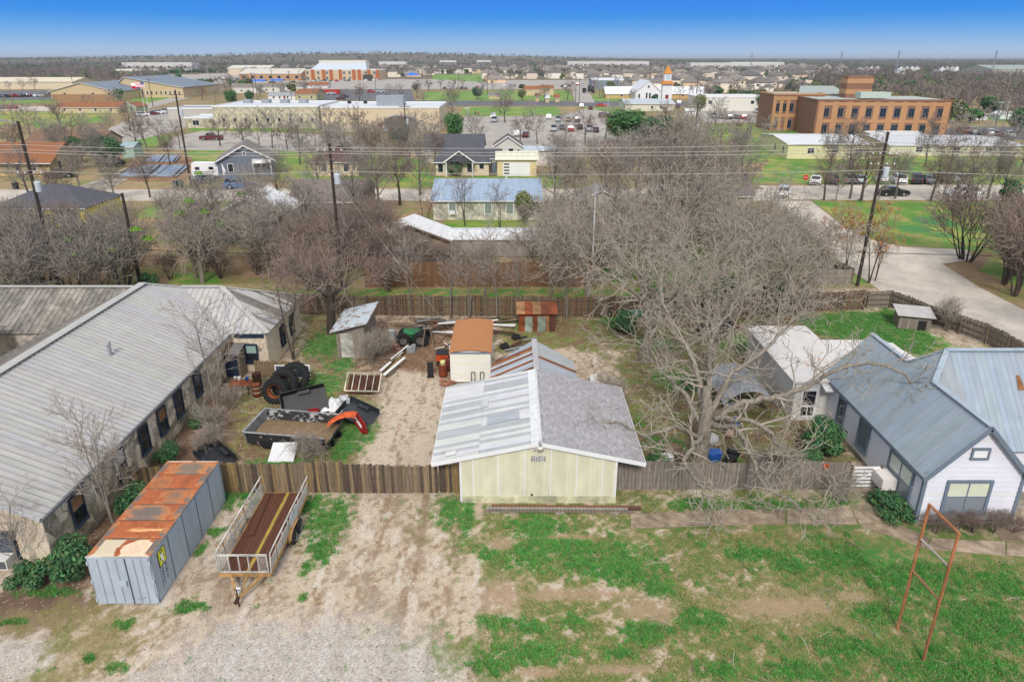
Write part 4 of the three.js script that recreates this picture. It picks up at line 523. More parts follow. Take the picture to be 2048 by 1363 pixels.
picketFence('short_picket_fence', 'short run of brown pickets joining the yellow shed', [[-3.62, -30.5], [-2.55, -30.5]], 1.72, { seed: 5, mats: [M.board[6], M.board[7], M.board[8]] });
picketFence('grey_picket_fence', 'grey weathered picket fence right of the yellow shed', [[5.15, -30.75], [17.02, -30.8]], 1.62, { seed: 6, mats: M.boardGrey, w: 0.13, tops: 0.03 });
picketFence('back_fence', 'dark picket fence along the back of the yard', [[-19, -57.2], [-2, -56.7], [14, -56.4], [30.5, -58.4]], 1.8, { seed: 11, each: false, mats: [...M.board.slice(3, 6), ...M.board.slice(8), M.boardRed[0]], side: -1 });
picketFence('alley_fence', 'tall reddish brown board fence along the far side of the alley', [[-14, -64.9], [8, -65.1]], 2.5, { seed: 12, each: false, mats: M.boardRed });
picketFence('yard_corner_fence', 'grey fence with rails around the doghouse yard', [[24.5, -58.6], [33.2, -59.0], [36.4, -50.5], [36.9, -44]], 1.5, { seed: 13, each: false, mats: M.boardGrey, side: -1 });
picketFence('road_fence', 'old grey fence between the oaks and the side road', [[27.5, -65.5], [33, -66], [32, -74], [37, -96]], 1.5, { seed: 14, each: false, mats: M.boardGrey, side: 1 });
picketFence('corner_panel_fence', 'short old board fence beside the stone house porch', [[-17.6, -44.4], [-14.6, -44.4]], 1.25, { seed: 15, mats: M.board.slice(0, 4), w: 0.2 });
{ // pipe frame of a lost sign
  const t = thing('sign_frame', 'tall rusty pipe frame standing empty on the front lawn', 'sign frame', [14.93, 0, -20.5]), a = [-0.07, 0, -0.78], b = [0.08, 0, 0.78], rp = std(0xc07e52, T.blotch);
  mk('post', new B().rod(a, [a[0], 5.72, a[2]], 0.055, 0.055, 10), rp, t); mk('post', new B().rod(b, [b[0], 5.66, b[2]], 0.055, 0.055, 10), rp, t);
  mk('top_bar', new B().rod([a[0], 5.7, a[2] - 0.04], [b[0], 5.66, b[2] + 0.04], 0.05, 0.05, 10), rp, t); mk('cross_bar', new B().rod([a[0], 4.24, a[2]], [b[0], 4.24, b[2]], 0.045, 0.045, 10), std(0xd8c9bc, T.blotch), t); mk('cross_bar', new B().rod([a[0], 2.83, a[2]], [b[0], 2.77, b[2]], 0.045, 0.045, 10), std(0xc08a66, T.blotch), t);
}
{ // storage container
  const W = 1.25, Lh = 3.56, H = 2.32, t = thing('storage_container', 'pale blue grey storage container with a rust stained roof', 'container', [-15.45, 0, -26.2]);
  const paint = vary(0xb4c1cc, 4, T.streak, { roughness: 0.55 }, 0.04), frame = std(0xa8b6c2, T.blotch, { roughness: 0.55 });
  const f = new B(); for (const x of [-1, 1]) for (const z of [-1, 1]) f.bx(x * W - (x > 0 ? 0.08 : 0), 0, z * Lh - (z > 0 ? 0.08 : 0), x * W + (x < 0 ? 0.08 : 0), H, z * Lh + (z < 0 ? 0.08 : 0));
  for (const y of [0, H - 0.08]) { for (const x of [-1, 1]) f.bx(x * W - (x > 0 ? 0.07 : 0), y, -Lh + 0.08, x * W + (x < 0 ? 0.07 : 0), y + 0.08, Lh - 0.08); for (const z of [-1, 1]) f.bx(-W + 0.08, y, z * Lh - (z > 0 ? 0.07 : 0), W - 0.08, y + 0.08, z * Lh + (z < 0 ? 0.07 : 0)); } mk('frame', f, frame, t); mk('floor', new B().bx(-W + 0.08, 0.03, -Lh + 0.08, W - 0.08, 0.07, Lh - 0.08), M.wood, t);
  for (const s of [1, -1]) for (let k = 0; k < 5; k++) {
    const z0 = Lh - 0.09 - (k + 1) * (2 * Lh - 0.18) / 5, z1 = z0 + (2 * Lh - 0.18) / 5 - 0.025, x = s * (W - 0.03), b = new B().bx(x - 0.012, 0.08, z0, x + 0.012, H - 0.08, z1);
    for (let i = 0; i < 7; i++) { const z = lerp(z0, z1, (i + 0.5) / 7); b.slab([[x + s * 0.026, 0.1, z - 0.035], [x + s * 0.026, 0.1, z + 0.035], [x + s * 0.026, H - 0.1, z + 0.035], [x + s * 0.026, H - 0.1, z - 0.035]], 0.02, [s, 0, 0]); }
    mk('side_panel', b, paint[(k + (s > 0 ? 0 : 2)) % 4], t); if (k) mk('seam', new B().bx(x + s * 0.0125, 0.08, z1 + 0.004, x + s * 0.034, H - 0.07, z1 + 0.022), std(0x5f6d78, T.rough), t);
  }
  mk('end_panel', new B().bx(-W + 0.08, 0.08, -Lh + 0.02, W - 0.08, H - 0.08, -Lh + 0.04), paint[1], t);
  // rust has eaten the roof paint: bare cream at the near end, grey ghosts further back
  const rmap = tex(512, 1024, (u, v) => {
    const n = nz(u * 0.9, v * 2.2), m = nz(u * 3, v * 7), k = v * 6, row = Math.floor(k), q = k - row, e = (n - 0.5) * 0.8 + (m - 0.5) * 0.1; let c = mixc([160, 84, 44], [174, 98, 56], m); c = mixc(c, [140, 70, 38], sst(0.5, 0.7, n) * 0.5);
    const ghost = (cu, cv, ru, rv, col, s) => { const d = Math.hypot((u - cu) / ru, (q - cv) / rv) + e * 0.8; c = mixc(c, [190, 138, 92], sst(1.4, 0.95, d) * s * 0.7); c = mixc(c, mul(col, 0.78), sst(1.0, 0.45, d) * s); };
    if (row === 5) ghost(0.58, 0.45, 0.34, 0.4, [146, 134, 124], 0.85); if (row === 3) ghost(0.66, 0.5, 0.2, 0.3, [150, 130, 116], 0.6); if (row === 2) ghost(0.42, 0.45, 0.38, 0.38, [134, 126, 122], 0.9); if (row === 4) ghost(0.2, 0.4, 0.2, 0.3, [176, 120, 76], 0.5);
    if (row === 1) c = mixc(c, [222, 176, 120], sst(0.10, 0.03, Math.abs(q - 0.42 + e * 0.12)) * sst(0.25, 0.45, u) * 0.9);
    if (row === 0) { const d = Math.hypot((u - 0.72) / 0.28, (q - 0.42) / 0.42) + e * 0.7, l = u + e * 0.24; if (d < 0.95) c = mixc([216, 186, 158], [228, 200, 170], m); else if (l < 0.42) c = mixc([214, 198, 168], [188, 176, 156], m); }
    return mul(c, 0.92 + 0.14 * m);
  }); rmap.repeat.set(1 / (2 * W), 1 / (2 * Lh)); rmap.offset.set(0.5, 0.5); const rm = std(0xffffff, rmap, { roughness: 0.75 });
  for (let k = 0; k < 6; k++) { const z1 = Lh - k * 2 * Lh / 6 - 0.012, z0 = z1 - 2 * Lh / 6 + 0.024, b = new B(), cz = (z0 + z1) / 2; const P = [[-W, H + 0.002, z1], [W, H + 0.002, z1], [W, H + 0.002, z0], [-W, H + 0.002, z0]], c = [0, H + 0.045, cz], q = [[-W + 0.25, H + 0.035, z1 - 0.15], [W - 0.25, H + 0.035, z1 - 0.15], [W - 0.25, H + 0.035, z0 + 0.15], [-W + 0.25, H + 0.035, z0 + 0.15]]; for (let i = 0; i < 4; i++) { const j = (i + 1) % 4; b.quad(P[i], P[j], q[j], q[i]).tri(q[i], q[j], c); } mk('roof_panel', b, rm, t); }
  mk('header', new B().bx(-W - 0.005, H - 0.02, Lh - 0.02, W + 0.005, H + 0.03, Lh + 0.03), std(0xd7d9d8, T.blotch), t);
  for (const s of [-1, 1]) {
    const x0 = s < 0 ? -W + 0.06 : 0.28, x1 = s < 0 ? 0.26 : W - 0.06, d = mk('door', new B().bx(x0, 0.06, Lh + 0.002, x1, H - 0.03, Lh + 0.03), paint[s < 0 ? 0 : 2], t), n = s < 0 ? 4 : 3;
    for (let i = 1; i < n; i++) { const x = lerp(x0, x1, i / n); mk('rib', new B().bx(x - 0.02, 0.1, Lh + 0.031, x + 0.02, H - 0.08, Lh + 0.046), std(0x8d9ba8, T.rough), d); }
    for (const y of [0.25, 1.15, 2.05]) mk('hinge', new B().rod([s * (W - 0.03), y - 0.07, Lh + 0.05], [s * (W - 0.03), y + 0.07, Lh + 0.05], 0.035, 0.035, 8), std(0xbcc6cf, T.rough), d);
    if (s < 0) { mk('lock_box', new B().bx(-0.12, 0.98, Lh + 0.031, 0.17, 1.22, Lh + 0.13), std(0xb4c0ca, T.rough), d); mk('lock_rod', new B().rod([0.27, 0.1, Lh + 0.06], [0.27, H - 0.05, Lh + 0.06], 0.02, 0.02, 6), std(0x4e5861, T.rough), d); } else mk('handle', new B().rod([0.45, 0.32, Lh + 0.05], [0.75, 0.36, Lh + 0.05], 0.02, 0.02, 6), M.steel, d);
  }
  // printed plate and two columns of lettering, standing on edge as in the picture
  const cv = document.createElement('canvas'); cv.width = 128; cv.height = 256; const x = cv.getContext('2d'); x.fillStyle = '#d8dc2a'; x.fillRect(0, 0, 128, 256); x.strokeStyle = '#15151c'; x.lineWidth = 12; x.strokeRect(4, 4, 120, 248); x.fillStyle = '#f2f2ea'; x.fillRect(44, 70, 40, 150); x.fillStyle = '#15151c'; x.beginPath(); x.arc(64, 54, 26, 0, 7); x.fill(); x.fillStyle = '#d8dc2a'; x.beginPath(); x.arc(64, 54, 13, 0, 7); x.fill(); x.fillStyle = '#15151c'; for (const [a, b] of [[30, 130], [86, 120], [50, 190]]) x.fillRect(a, b, 16, 34);
  const ct = new THREE.CanvasTexture(cv); ct.colorSpace = THREE.SRGBColorSpace; const pg = new THREE.PlaneGeometry(0.62, 0.72); pg.rotateY(PI / 2); const logo = mk('logo_plate', pg, std(0xffffff, ct, { roughness: 0.5 }), t); logo.position.set(W + 0.012, 1.72, Lh - 0.82);
  const lc = document.createElement('canvas'); lc.width = 256; lc.height = 512; const y = lc.getContext('2d'); y.fillStyle = '#a7b3be'; y.fillRect(0, 0, 256, 512); y.fillStyle = '#17225c'; { const R = rng(12); for (const [c, y0, y1] of [[62, 30, 500], [186, 10, 420]]) { let p = y0; while (p < y1) { const h = R.r(14, 46), w = R.r(44, 84); y.fillRect(c - w / 2 + R.r(-8, 8), p, w, h * 0.8); if (R() < 0.5) y.clearRect(c - 10, p + h * 0.2, 14, h * 0.3); p += h + R.r(2, 26) * (p > y1 * 0.55 ? 1.8 : 0.6); } } y.globalCompositeOperation = 'destination-over'; y.fillStyle = '#a7b3be'; y.fillRect(0, 0, 256, 512); }
  const lt = new THREE.CanvasTexture(lc); lt.colorSpace = THREE.SRGBColorSpace; const lg = new THREE.PlaneGeometry(0.55, 0.95); lg.rotateY(PI / 2); const let1 = mk('lettering', lg, std(0xffffff, lt, { roughness: 0.6 }), t); let1.position.set(W + 0.0135, 0.84, Lh - 0.82);
}
{ // flat utility trailer with white rails
  const t = thing('utility_trailer', 'white railed tandem axle utility trailer with brown plank deck', 'trailer', [-11.12, 0, -26.78]), hy = 0.55, x0 = -1.02, x1 = 1.02, zf = 2.92, zb = -2.9;
  const wh = std(0xe6e2da, T.blotch, { roughness: 0.6 }), ru = std(0xd0a468, T.blotch), dk = vary(0x6f3f2a, 4, T.wood, {}, 0.12), n = 12, w = (x1 - x0) / n;
  for (let i = 0; i < n; i++) mk('deck_plank', new B().bx(x0 + i * w + 0.004, hy - 0.045, zb, x0 + (i + 1) * w - 0.004, hy + (i % 2) * 0.003, zf), i === 6 ? std(0xcfae4e, T.wood) : dk[i % 4], t);
  mk('frame', new B().bx(x0 - 0.06, hy - 0.16, zb, x0 - 0.003, hy + 0.01, zf).bx(x1 + 0.003, hy - 0.16, zb, x1 + 0.06, hy + 0.01, zf).bx(x0 - 0.06, hy - 0.16, zf + 0.002, x1 + 0.06, hy + 0.01, zf + 0.07).bx(x0, hy - 0.14, zb - 0.06, x1, hy - 0.02, zb - 0.002).bx(x0, hy - 0.14, -1, x1, hy - 0.05, -0.92).bx(x0, hy - 0.14, 1, x1, hy - 0.05, 1.08), ru, t);
  for (const s of [-1, 1]) {
    const X = s < 0 ? x0 - 0.05 : x1 + 0.05, T0 = hy + 0.95, lean = s * 0.06, side = mk('side_rail', new B().beam([X + lean, T0, zf], [X + lean, T0, zb], 0.05, 0.05).beam([X + lean * 0.7, hy + 0.6, zf], [X + lean * 0.7, hy + 0.6, zb + 0.1], 0.03, 0.04), wh, t);
    for (let i = 0; i <= 7; i++) { const z = lerp(zf - 0.03, zb + 0.03, i / 7); mk('stake', new B().beam([X, hy - 0.05, z], [X + lean, T0 - 0.025, z], 0.045, 0.045), i % 3 === 1 ? ru : wh, side); }
    const g = new B(); for (let z = zb + 0.06; z < zf - 0.05; z += 0.075) g.beam([X, hy + 0.02, z], [X + lean * 0.65, hy + 0.58, z], 0.012, 0.012); for (let k = 1; k < 8; k++) g.beam([X + lean * 0.07 * k, hy + k * 0.073, zb + 0.05], [X + lean * 0.07 * k, hy + k * 0.073, zf - 0.05], 0.012, 0.012); mk('wire_mesh', g, wh, side);
    mk('fender', (() => { const b = new B(), p = [[0.25, 0.2], [0.3, 0.52], [0.0, 0.68], [-0.9, 0.68], [-1.2, 0.52], [-1.25, 0.2]]; for (let i = 0; i < 5; i++) b.slab([[X + s * 0.02, p[i][1] + 0.06, p[i][0] + 0.35], [X + s * 0.2, p[i][1] + 0.06, p[i][0] + 0.35], [X + s * 0.2, p[i + 1][1] + 0.06, p[i + 1][0] + 0.35], [X + s * 0.02, p[i + 1][1] + 0.06, p[i + 1][0] + 0.35]], 0.015); return b; })(), ru, t);
    for (const z of [0.28, -0.52]) { const wl = mk('wheel', new B().geo(new THREE.TorusGeometry(0.26, 0.105, 10, 24).rotateY(PI / 2)).rod([-0.08, 0, 0], [0.08, 0, 0], 0.25, 0.25, 18), M.rubber, t); wl.position.set(X + s * 0.18, 0.365, z); mk('rim', new B().lathe([[0, 0.07], [0.07, 0.075], [0.09, 0.05], [0.17, 0.045], [0.2, 0.09], [0.205, 0.1]], 18, new THREE.Matrix4().makeRotationZ(-s * PI / 2)), std(0xe4e0d4, T.blotch), wl); }
  }
  mk('rub_panel', new B().bx(x1 + 0.085, hy + 0.1, -0.9, x1 + 0.11, hy + 0.75, 0.1), std(0xd3d6da, T.rough), t);
  const gt = mk('front_gate', new B().bx(x0, hy + 0.88, zf + 0.01, x1, hy + 0.95, zf + 0.06).bx(x0, hy + 0.04, zf + 0.01, x1, hy + 0.09, zf + 0.06), wh, t); for (const x of [x0, -0.62, -0.2, 0.2, 0.6, x1 - 0.05]) mk('upright', new B().bx(x, hy + 0.091, zf + 0.012, x + 0.05, hy + 0.879, zf + 0.058), wh, gt);
  const gm = new B(); for (const [a, c] of [[x0 + 0.06, -0.63], [0.66, x1 - 0.06]]) { for (let x = a; x < c; x += 0.06) gm.bx(x, hy + 0.1, zf + 0.028, x + 0.012, hy + 0.87, zf + 0.04); for (let y = hy + 0.14; y < hy + 0.86; y += 0.07) gm.bx(a, y, zf + 0.024, c, y + 0.012, zf + 0.027); } mk('wire_mesh', gm, wh, gt);
  const tn = mk('tongue', new B().beam([-0.62, hy - 0.1, zf], [0.12, 0.42, 4.25], 0.09, 0.1).beam([0.75, hy - 0.1, zf], [0.22, 0.42, 4.2], 0.09, 0.1).beam([0.1, hy - 0.1, zf], [0.17, 0.43, 3.9], 0.06, 0.06), ru, t); mk('jack', new B().rod([0.17, 0.02, 4.3], [0.17, 0.85, 4.3], 0.035, 0.035, 8).rod([0.08, 0.86, 4.3], [0.3, 0.86, 4.3], 0.018, 0.018, 6), M.rustDark, tn); mk('coupler', new B().box(0.17, 0.42, 4.42, 0.12, 0.1, 0.32), M.rustDark, tn); mk('crate_box', new B().box(0.1, 0.55, 4.0, 0.16, 0.16, 0.2), M.whitePaint, tn);
  solo('loose_plank', 'brown plank lying along the left of the trailer deck', 'plank', new B().beam([-11.98, 0.595, -29.4], [-11.72, 0.6, -26.3], 0.3, 0.05), dk[2]); solo('loose_plank', 'long brown plank leaning at the right of the trailer deck', 'plank', new B().beam([-10.35, 0.6, -29.6], [-10.5, 0.6, -27.0], 0.24, 0.05), dk[1]); solo('loose_plank', 'short brown board at the right edge of the trailer deck', 'plank', new B().beam([-10.35, 0.585, -26.85], [-10.32, 0.585, -26.0], 0.3, 0.05), dk[3]);
}
// ---------- junk in the yard ----------
const tyreGeo = (R, r, lug) => { const b = new B().lathe([[R * 0.58, -r], [R * 0.8, -r * 1.05], [R * 0.97, -r * 0.8], [R, -r * 0.3], [R, r * 0.3], [R * 0.97, r * 0.8], [R * 0.8, r * 1.05], [R * 0.58, r], [R * 0.55, 0], [R * 0.58, -r]], 30); if (lug) for (let i = 0; i < 24; i++) for (const s of [-1, 1]) { const a = (i + (s > 0 ? 0.5 : 0)) / 24 * 2 * PI; b.box(Math.cos(a) * R * 1.005, s * r * 0.45, Math.sin(a) * R * 1.005, 0.1, r * 0.95, 0.075, -a, 0.5 * s); } return b; };
function tyre(label, at, R, r, { ry = 0, flat = true, rim, lug = true, group } = {}) { const t = thing('tractor_tyre', label, 'tyre', at, ry, group); const tb = new B().add(tyreGeo(R, r, lug), new THREE.Matrix4().makeRotationX(flat ? 0 : PI / 2)); mk('tread', tb, M.rubber, t); if (rim) mk('rim', new B().lathe([[R * 0.57, -r * 0.9], [R * 0.52, -r * 0.5], [R * 0.42, 0], [R * 0.52, r * 0.5], [R * 0.57, r * 0.95], [R * 0.53, r * 0.97], [R * 0.44, r * 0.3], [R * 0.43, -r * 0.4]], 26, new THREE.Matrix4().makeRotationX(flat ? 0 : PI / 2)), rim, t); return t; }
tyre('tractor tyre with orange rusty rim standing in front', [-15.0, 0.83, -40.6], 0.82, 0.24, { flat: false, rim: M.rust, ry: -0.12 }).rotation.x = -0.2; tyre('tractor tyre with brown rim leaning behind the front one', [-14.75, 0.9, -41.7], 0.88, 0.25, { flat: false, rim: M.rustDark, ry: -0.1 }).rotation.x = -0.35; tyre('dark tractor tyre at the back of the tyre pile', [-14.3, 0.95, -42.5], 0.92, 0.26, { flat: false, ry: 0.05 }).rotation.x = -0.4;
function drum(label, at, mat, bands, h = 0.88, r = 0.29) { const t = thing('oil_drum', label, 'drum', at); mk('shell', new B().lathe([[0, 0], [r, 0], [r, h * 0.3], [r + 0.012, h * 0.33], [r, h * 0.36], [r, h * 0.63], [r + 0.012, h * 0.66], [r, h * 0.69], [r, h], [r - 0.02, h], [r - 0.02, h - 0.02], [0, h - 0.02]], 20), mat, t); if (bands) for (const y of bands) mk('band', new B().lathe([[r + 0.004, y], [r + 0.004, y + 0.08]], 20), std(0xd9d2bc, T.blotch), t); return t; }
drum('rusty drum with pale bands beside the tractor tyres', [-16.55, 0, -41.5], M.rust, [0.32, 0.62]); drum('dark rusty drum behind the banded drum', [-17.1, 0, -43.2], M.rustDark); drum('rusty orange drum beside the white shed', [-4.75, 0, -44.6], std(0xa4481e, T.blotch)); drum('pale drum with rusty foot lying by the scrap wood', [-9.3, 0, -51.2], std(0xc4ccd0, T.blotch)); drum('second rusty drum behind the yellow bucket', [-4.55, 0, -45.6], std(0x8c3d1e, T.blotch));
{ const t = thing('rusty_workbench', 'low table with a rusty sheet top and clutter by the porch', 'table', [-17.7, 0, -42.0]); mk('top', new B().box(0, 0.72, 0, 1.35, 0.03, 0.9, 0.1, 0.06), M.rust, t); for (const [x, z] of [[-0.55, -0.35], [0.55, -0.35], [-0.55, 0.35], [0.55, 0.35]]) mk('leg', new B().box(x, 0.35, z, 0.06, 0.7, 0.06), M.dark, t);
  const bits = [[-18.2, 0.78, -42.4, 0.2, M.tarp, 'white'], [-17.9, 0.78, -42.3, 0.24, M.whitePaint, 'pale'], [-17.4, 0.78, -42.3, 0.22, M.blueTarp, 'blue'], [-17.6, 0.05, -41.3, 0.3, M.cream, 'cream']]; for (const [x, y, z, s, m, c] of bits) solo('jumble_box', `${c} plastic tub among the clutter by the porch`, 'tub', new B().lathe([[0, 0], [s * 0.45, 0], [s * 0.55, s], [s * 0.48, s], [s * 0.4, 0.03], [0, 0.03]], 10, new THREE.Matrix4().makeTranslation(x, y, z)), m);
  const fr = thing('window_frame', 'white empty window frame leaning behind the tyres', 'frame', [-15.0, 0, -44.2]); mk('frame', new B().bx(-1.2, 0.02, -0.03, -1.12, 1.0, 0.03).bx(1.12, 0.02, -0.03, 1.2, 1.0, 0.03).bx(-1.12, 0.92, -0.03, 1.12, 1.0, 0.03).bx(-1.12, 0.02, -0.03, 1.12, 0.1, 0.03), M.whitePaint, fr); mk('glass', new B().bx(-1.12, 0.1, -0.005, 1.12, 0.92, 0.005), M.pane, fr); fr.rotation.x = -0.1; }
{ // old truck bed
  const t = thing('truck_bed', 'black and bare metal truck bed lying in the yard', 'truck bed', [-12.45, 0, -35.9], -0.13), map = (s, th = 0.02) => std(0xffffff, tex(256, 128, (u, v) => { const n = nz(u * 1.2 + s, v * 0.8), m = nz(u * 4, v * 4 + s); return mixc(mul([44, 44, 46], 0.7 + 0.6 * m), mul([170, 172, 174], 0.8 + 0.3 * m), sst(0.52 + th, 0.6 + th, n * 0.8 + m * 0.2)); }, { rep: [0.4, 0.8] }), { roughness: 0.6 });
  const L = 2.3, W = 1.25; mk('bed_floor', new B().bx(-L, 0.42, -W, L, 0.5, W), std(0xa08464, T.wood), t);
  mk('side_wall', new B().slab([[-L, 0.3, W + 0.02], [L, 0.3, W + 0.02], [L, 0.98, W + 0.12], [-L, 1.05, W + 0.12]], 0.05, [0, 0.1, 1]), map(0.1, 0.16), t); mk('side_wall', new B().slab([[L, 0.3, -W - 0.02], [-L, 0.3, -W - 0.02], [-L, 1.15, -W - 0.1], [L, 1.05, -W - 0.1]], 0.05, [0, 0.1, -1]), map(0.37), t); mk('head_board', new B().slab([[-L - 0.02, 0.3, -W], [-L - 0.02, 0.3, W], [-L - 0.12, 1.06, W + 0.1], [-L - 0.12, 1.12, -W - 0.08]], 0.05, [-1, 0.1, 0]), std(0x8f9498, T.blotch, { roughness: 0.5 }), t);
  mk('tail_gate', new B().slab([[L + 0.02, 0.35, W], [L + 0.02, 0.35, -W * 0.4], [L + 0.3, 0.95, -W * 0.4], [L + 0.3, 0.95, W]], 0.05, [1, 0.2, 0]), map(0.8), t); mk('top_rail', new B().beam([-L - 0.12, 1.07, W + 0.12], [L, 1.0, W + 0.12], 0.07, 0.05).beam([-L - 0.12, 1.16, -W - 0.1], [L, 1.06, -W - 0.1], 0.07, 0.05).beam([-L - 0.13, 1.1, -W - 0.1], [-L - 0.13, 1.08, W + 0.12], 0.07, 0.05), std(0xb4b8bb, T.blotch), t);
  for (const z of [-0.5, 0.5]) mk('chassis_beam', new B().bx(-L, 0.02, z - 0.06, L + 0.2, 0.41, z + 0.06), M.dark, t); for (const x of [-1.1, 1.6]) mk('wheel_well', new B().lathe([[0.42, -0.12], [0.42, 0.12], [0, 0.12]], 16, new THREE.Matrix4().makeRotationX(PI / 2).setPosition(x, 0.42, W - 0.06)), M.rubber, t);
}
solo('orange_tank', 'rounded orange metal fender lying across the truck bed corner', 'fender', (() => { const b = new B(), n = 10, P = (i, w) => { const a = i / n * 2.4; return [-10.6 + 1.55 * (i / n), 0.75 + 0.42 * Math.sin(a) + 0.1, -36.2 - 0.55 * (i / n) + w]; }; for (let i = 0; i < n; i++) for (let k = 0; k < 5; k++) { const w = q => -0.4 + q * 0.16, y = q => 0.13 * Math.sin(q / 5 * PI); const A = P(i, w(k)), C2 = P(i + 1, w(k)), D = P(i + 1, w(k + 1)), E2 = P(i, w(k + 1)); A[1] += y(k); C2[1] += y(k); D[1] += y(k + 1); E2[1] += y(k + 1); b.quad(A, E2, D, C2); } return b; })(), M.orange);
{ const t = thing('red_tailgate', 'red and white tailgate panel leaning at the truck bed', 'panel', [-8.95, 0.55, -36.9], -1.1); mk('panel', new B().box(0, 0, 0, 1.7, 0.55, 0.09, 0, -0.5), M.red, t); mk('stripe', new B().box(0, 0.03, 0.075, 1.3, 0.12, 0.02, 0, -0.5), M.whitePaint, t); for (const x of [-0.7, 0.7]) mk('bracket', new B().box(x, -0.25, -0.12, 0.12, 0.3, 0.2), M.red, t); }
function liner(label, at, ry, rx, s = 1, mat = M.black) { const t = thing('bed_liner', label, 'bed liner', at, ry), L = 1.15 * s, W = 0.72 * s, d = 0.46 * s; t.rotation.x = rx; const b = new B().bx(-L, 0, -W, L, 0.03, W).slab([[-L, 0.03, W], [L, 0.03, W], [L, d, W + 0.08], [-L, d, W + 0.08]], 0.03, [0, 0, 1]).slab([[L, 0.03, -W], [-L, 0.03, -W], [-L, d, -W - 0.08], [L, d, -W - 0.08]], 0.03, [0, 0, -1]).slab([[-L, 0.03, -W], [-L, 0.03, W], [-L - 0.05, d, W], [-L - 0.05, d, -W]], 0.03, [-1, 0, 0]); mk('shell', b, mat, t); mk('wheel_arch', new B().bx(-0.35, 0.03, W - 0.22, 0.4, 0.25, W).bx(-0.35, 0.03, -W, 0.4, 0.25, -W + 0.22), mat, t); for (let i = 0; i < 7; i++) mk('rib', new B().bx(-L + 0.1, 0.03, -W * 0.7 + i * W * 0.23, L - 0.05, 0.045, -W * 0.7 + i * W * 0.23 + 0.05), mat, t); return t; }
liner('black plastic bed liner tipped on its side above the truck bed', [-12.55, 0.85, -38.7], 0.25, 0.9, 1.15); liner('grey plastic bed liner lying beside the red panel', [-9.3, 0.35, -38.2], -0.5, 0.45, 0.95, std(0x3a3f45, T.blotch, { roughness: 0.5 })); liner('dark plastic panel lying against the picket fence', [-16.2, 0.1, -33.6], -0.7, 0.25, 0.9, std(0x33373d, T.blotch, { roughness: 0.5 }));
solo('white_tarp', 'crumpled white tarp over scrap behind the truck bed', 'tarp', (() => { const g = new THREE.PlaneGeometry(2.3, 1.7, 26, 20), p = g.attributes.position; for (let i = 0; i < p.count; i++) { const x = p.getX(i), y = p.getY(i), n = nz(x * 0.35 + 0.3, y * 0.35), r = Math.hypot(x / 1.25, y / 0.95); p.setZ(i, Math.max(0.03, 0.95 * (1 - r * r * 0.8) * (0.55 + 0.8 * n) + 0.18 * Math.abs(nz(x * 1.1, y * 1.1) - 0.5))); } g.rotateX(-PI / 2); g.computeVertexNormals(); g.translate(-10.95, 0.02, -39.0); return new B().geo(g); })(), M.tarp);
solo('foam_block', 'pale grey foam block on top of the white tarp', 'block', new B().box(-10.25, 1.0, -39.0, 0.5, 0.34, 0.5, 0.5, 0.2), std(0xd2d3d6, T.blotch)); solo('red_box', 'red metal box under the tipped bed liner', 'box', new B().box(-12.0, 0.34, -38.15, 0.6, 0.62, 0.5, 0.3).box(-12.0, 0.67, -38.15, 0.66, 0.05, 0.56, 0.3), M.red); solo('red_box', 'dark red crate beside the white tarp', 'box', new B().box(-11.2, 0.25, -38.0, 0.9, 0.5, 0.4, 0.1).box(-11.2, 0.51, -38.0, 0.96, 0.04, 0.44, 0.1), std(0x7c1c18, T.blotch));
solo('white_sheet', 'creased white metal sheet leaning under the truck bed', 'sheet', new B().slab([[-13.3, 0.03, -33.35], [-11.9, 0.03, -33.35], [-11.8, 0.78, -34.25], [-13.15, 0.78, -34.2]], 0.02).beam([-12.9, 0.07, -33.4], [-12.3, 0.75, -34.1], 0.03, 0.02), std(0xd7d9dc, T.rough, { roughness: 0.5 }));
{ // barred cream rack
  const t = thing('stake_rack', 'cream painted steel stake rack tilted on the grass', 'rack', [-9.75, 0, -41.9], -0.06), c = std(0xe0d6c0, T.blotch); t.rotation.x = 0;
  const P = (u, v) => [lerp(-1.12, 1.12, u), lerp(0.35, 1.15, v), lerp(0.35, -0.75, v)];
  mk('frame', new B().beam(P(0, 0), P(1, 0), 0.07, 0.07).beam(P(0, 1), P(1, 1), 0.07, 0.07).beam(P(0, 0), P(0, 1), 0.08, 0.08).beam(P(1, 0), P(1, 1), 0.08, 0.08), c, t); for (let i = 1; i < 5; i++) mk('bar', new B().beam(P(i / 5, 0.02), P(i / 5, 0.98), 0.06, 0.06), c, t); mk('base', new B().bx(-0.85, 0.0, -0.3, -0.75, 0.6, 0.3).bx(0.4, 0, -0.3, 0.5, 0.6, 0.3).bx(-0.74, 0.1, 0.2, 0.39, 0.2, 0.3), M.rustDark, t); mk('back_plate', new B().slab([P(0.05, 0.05), P(0.95, 0.05), P(0.95, 0.95), P(0.05, 0.95)].map(p => [p[0], p[1] - 0.12, p[2] - 0.06]), 0.01), M.rustDark, t);
}
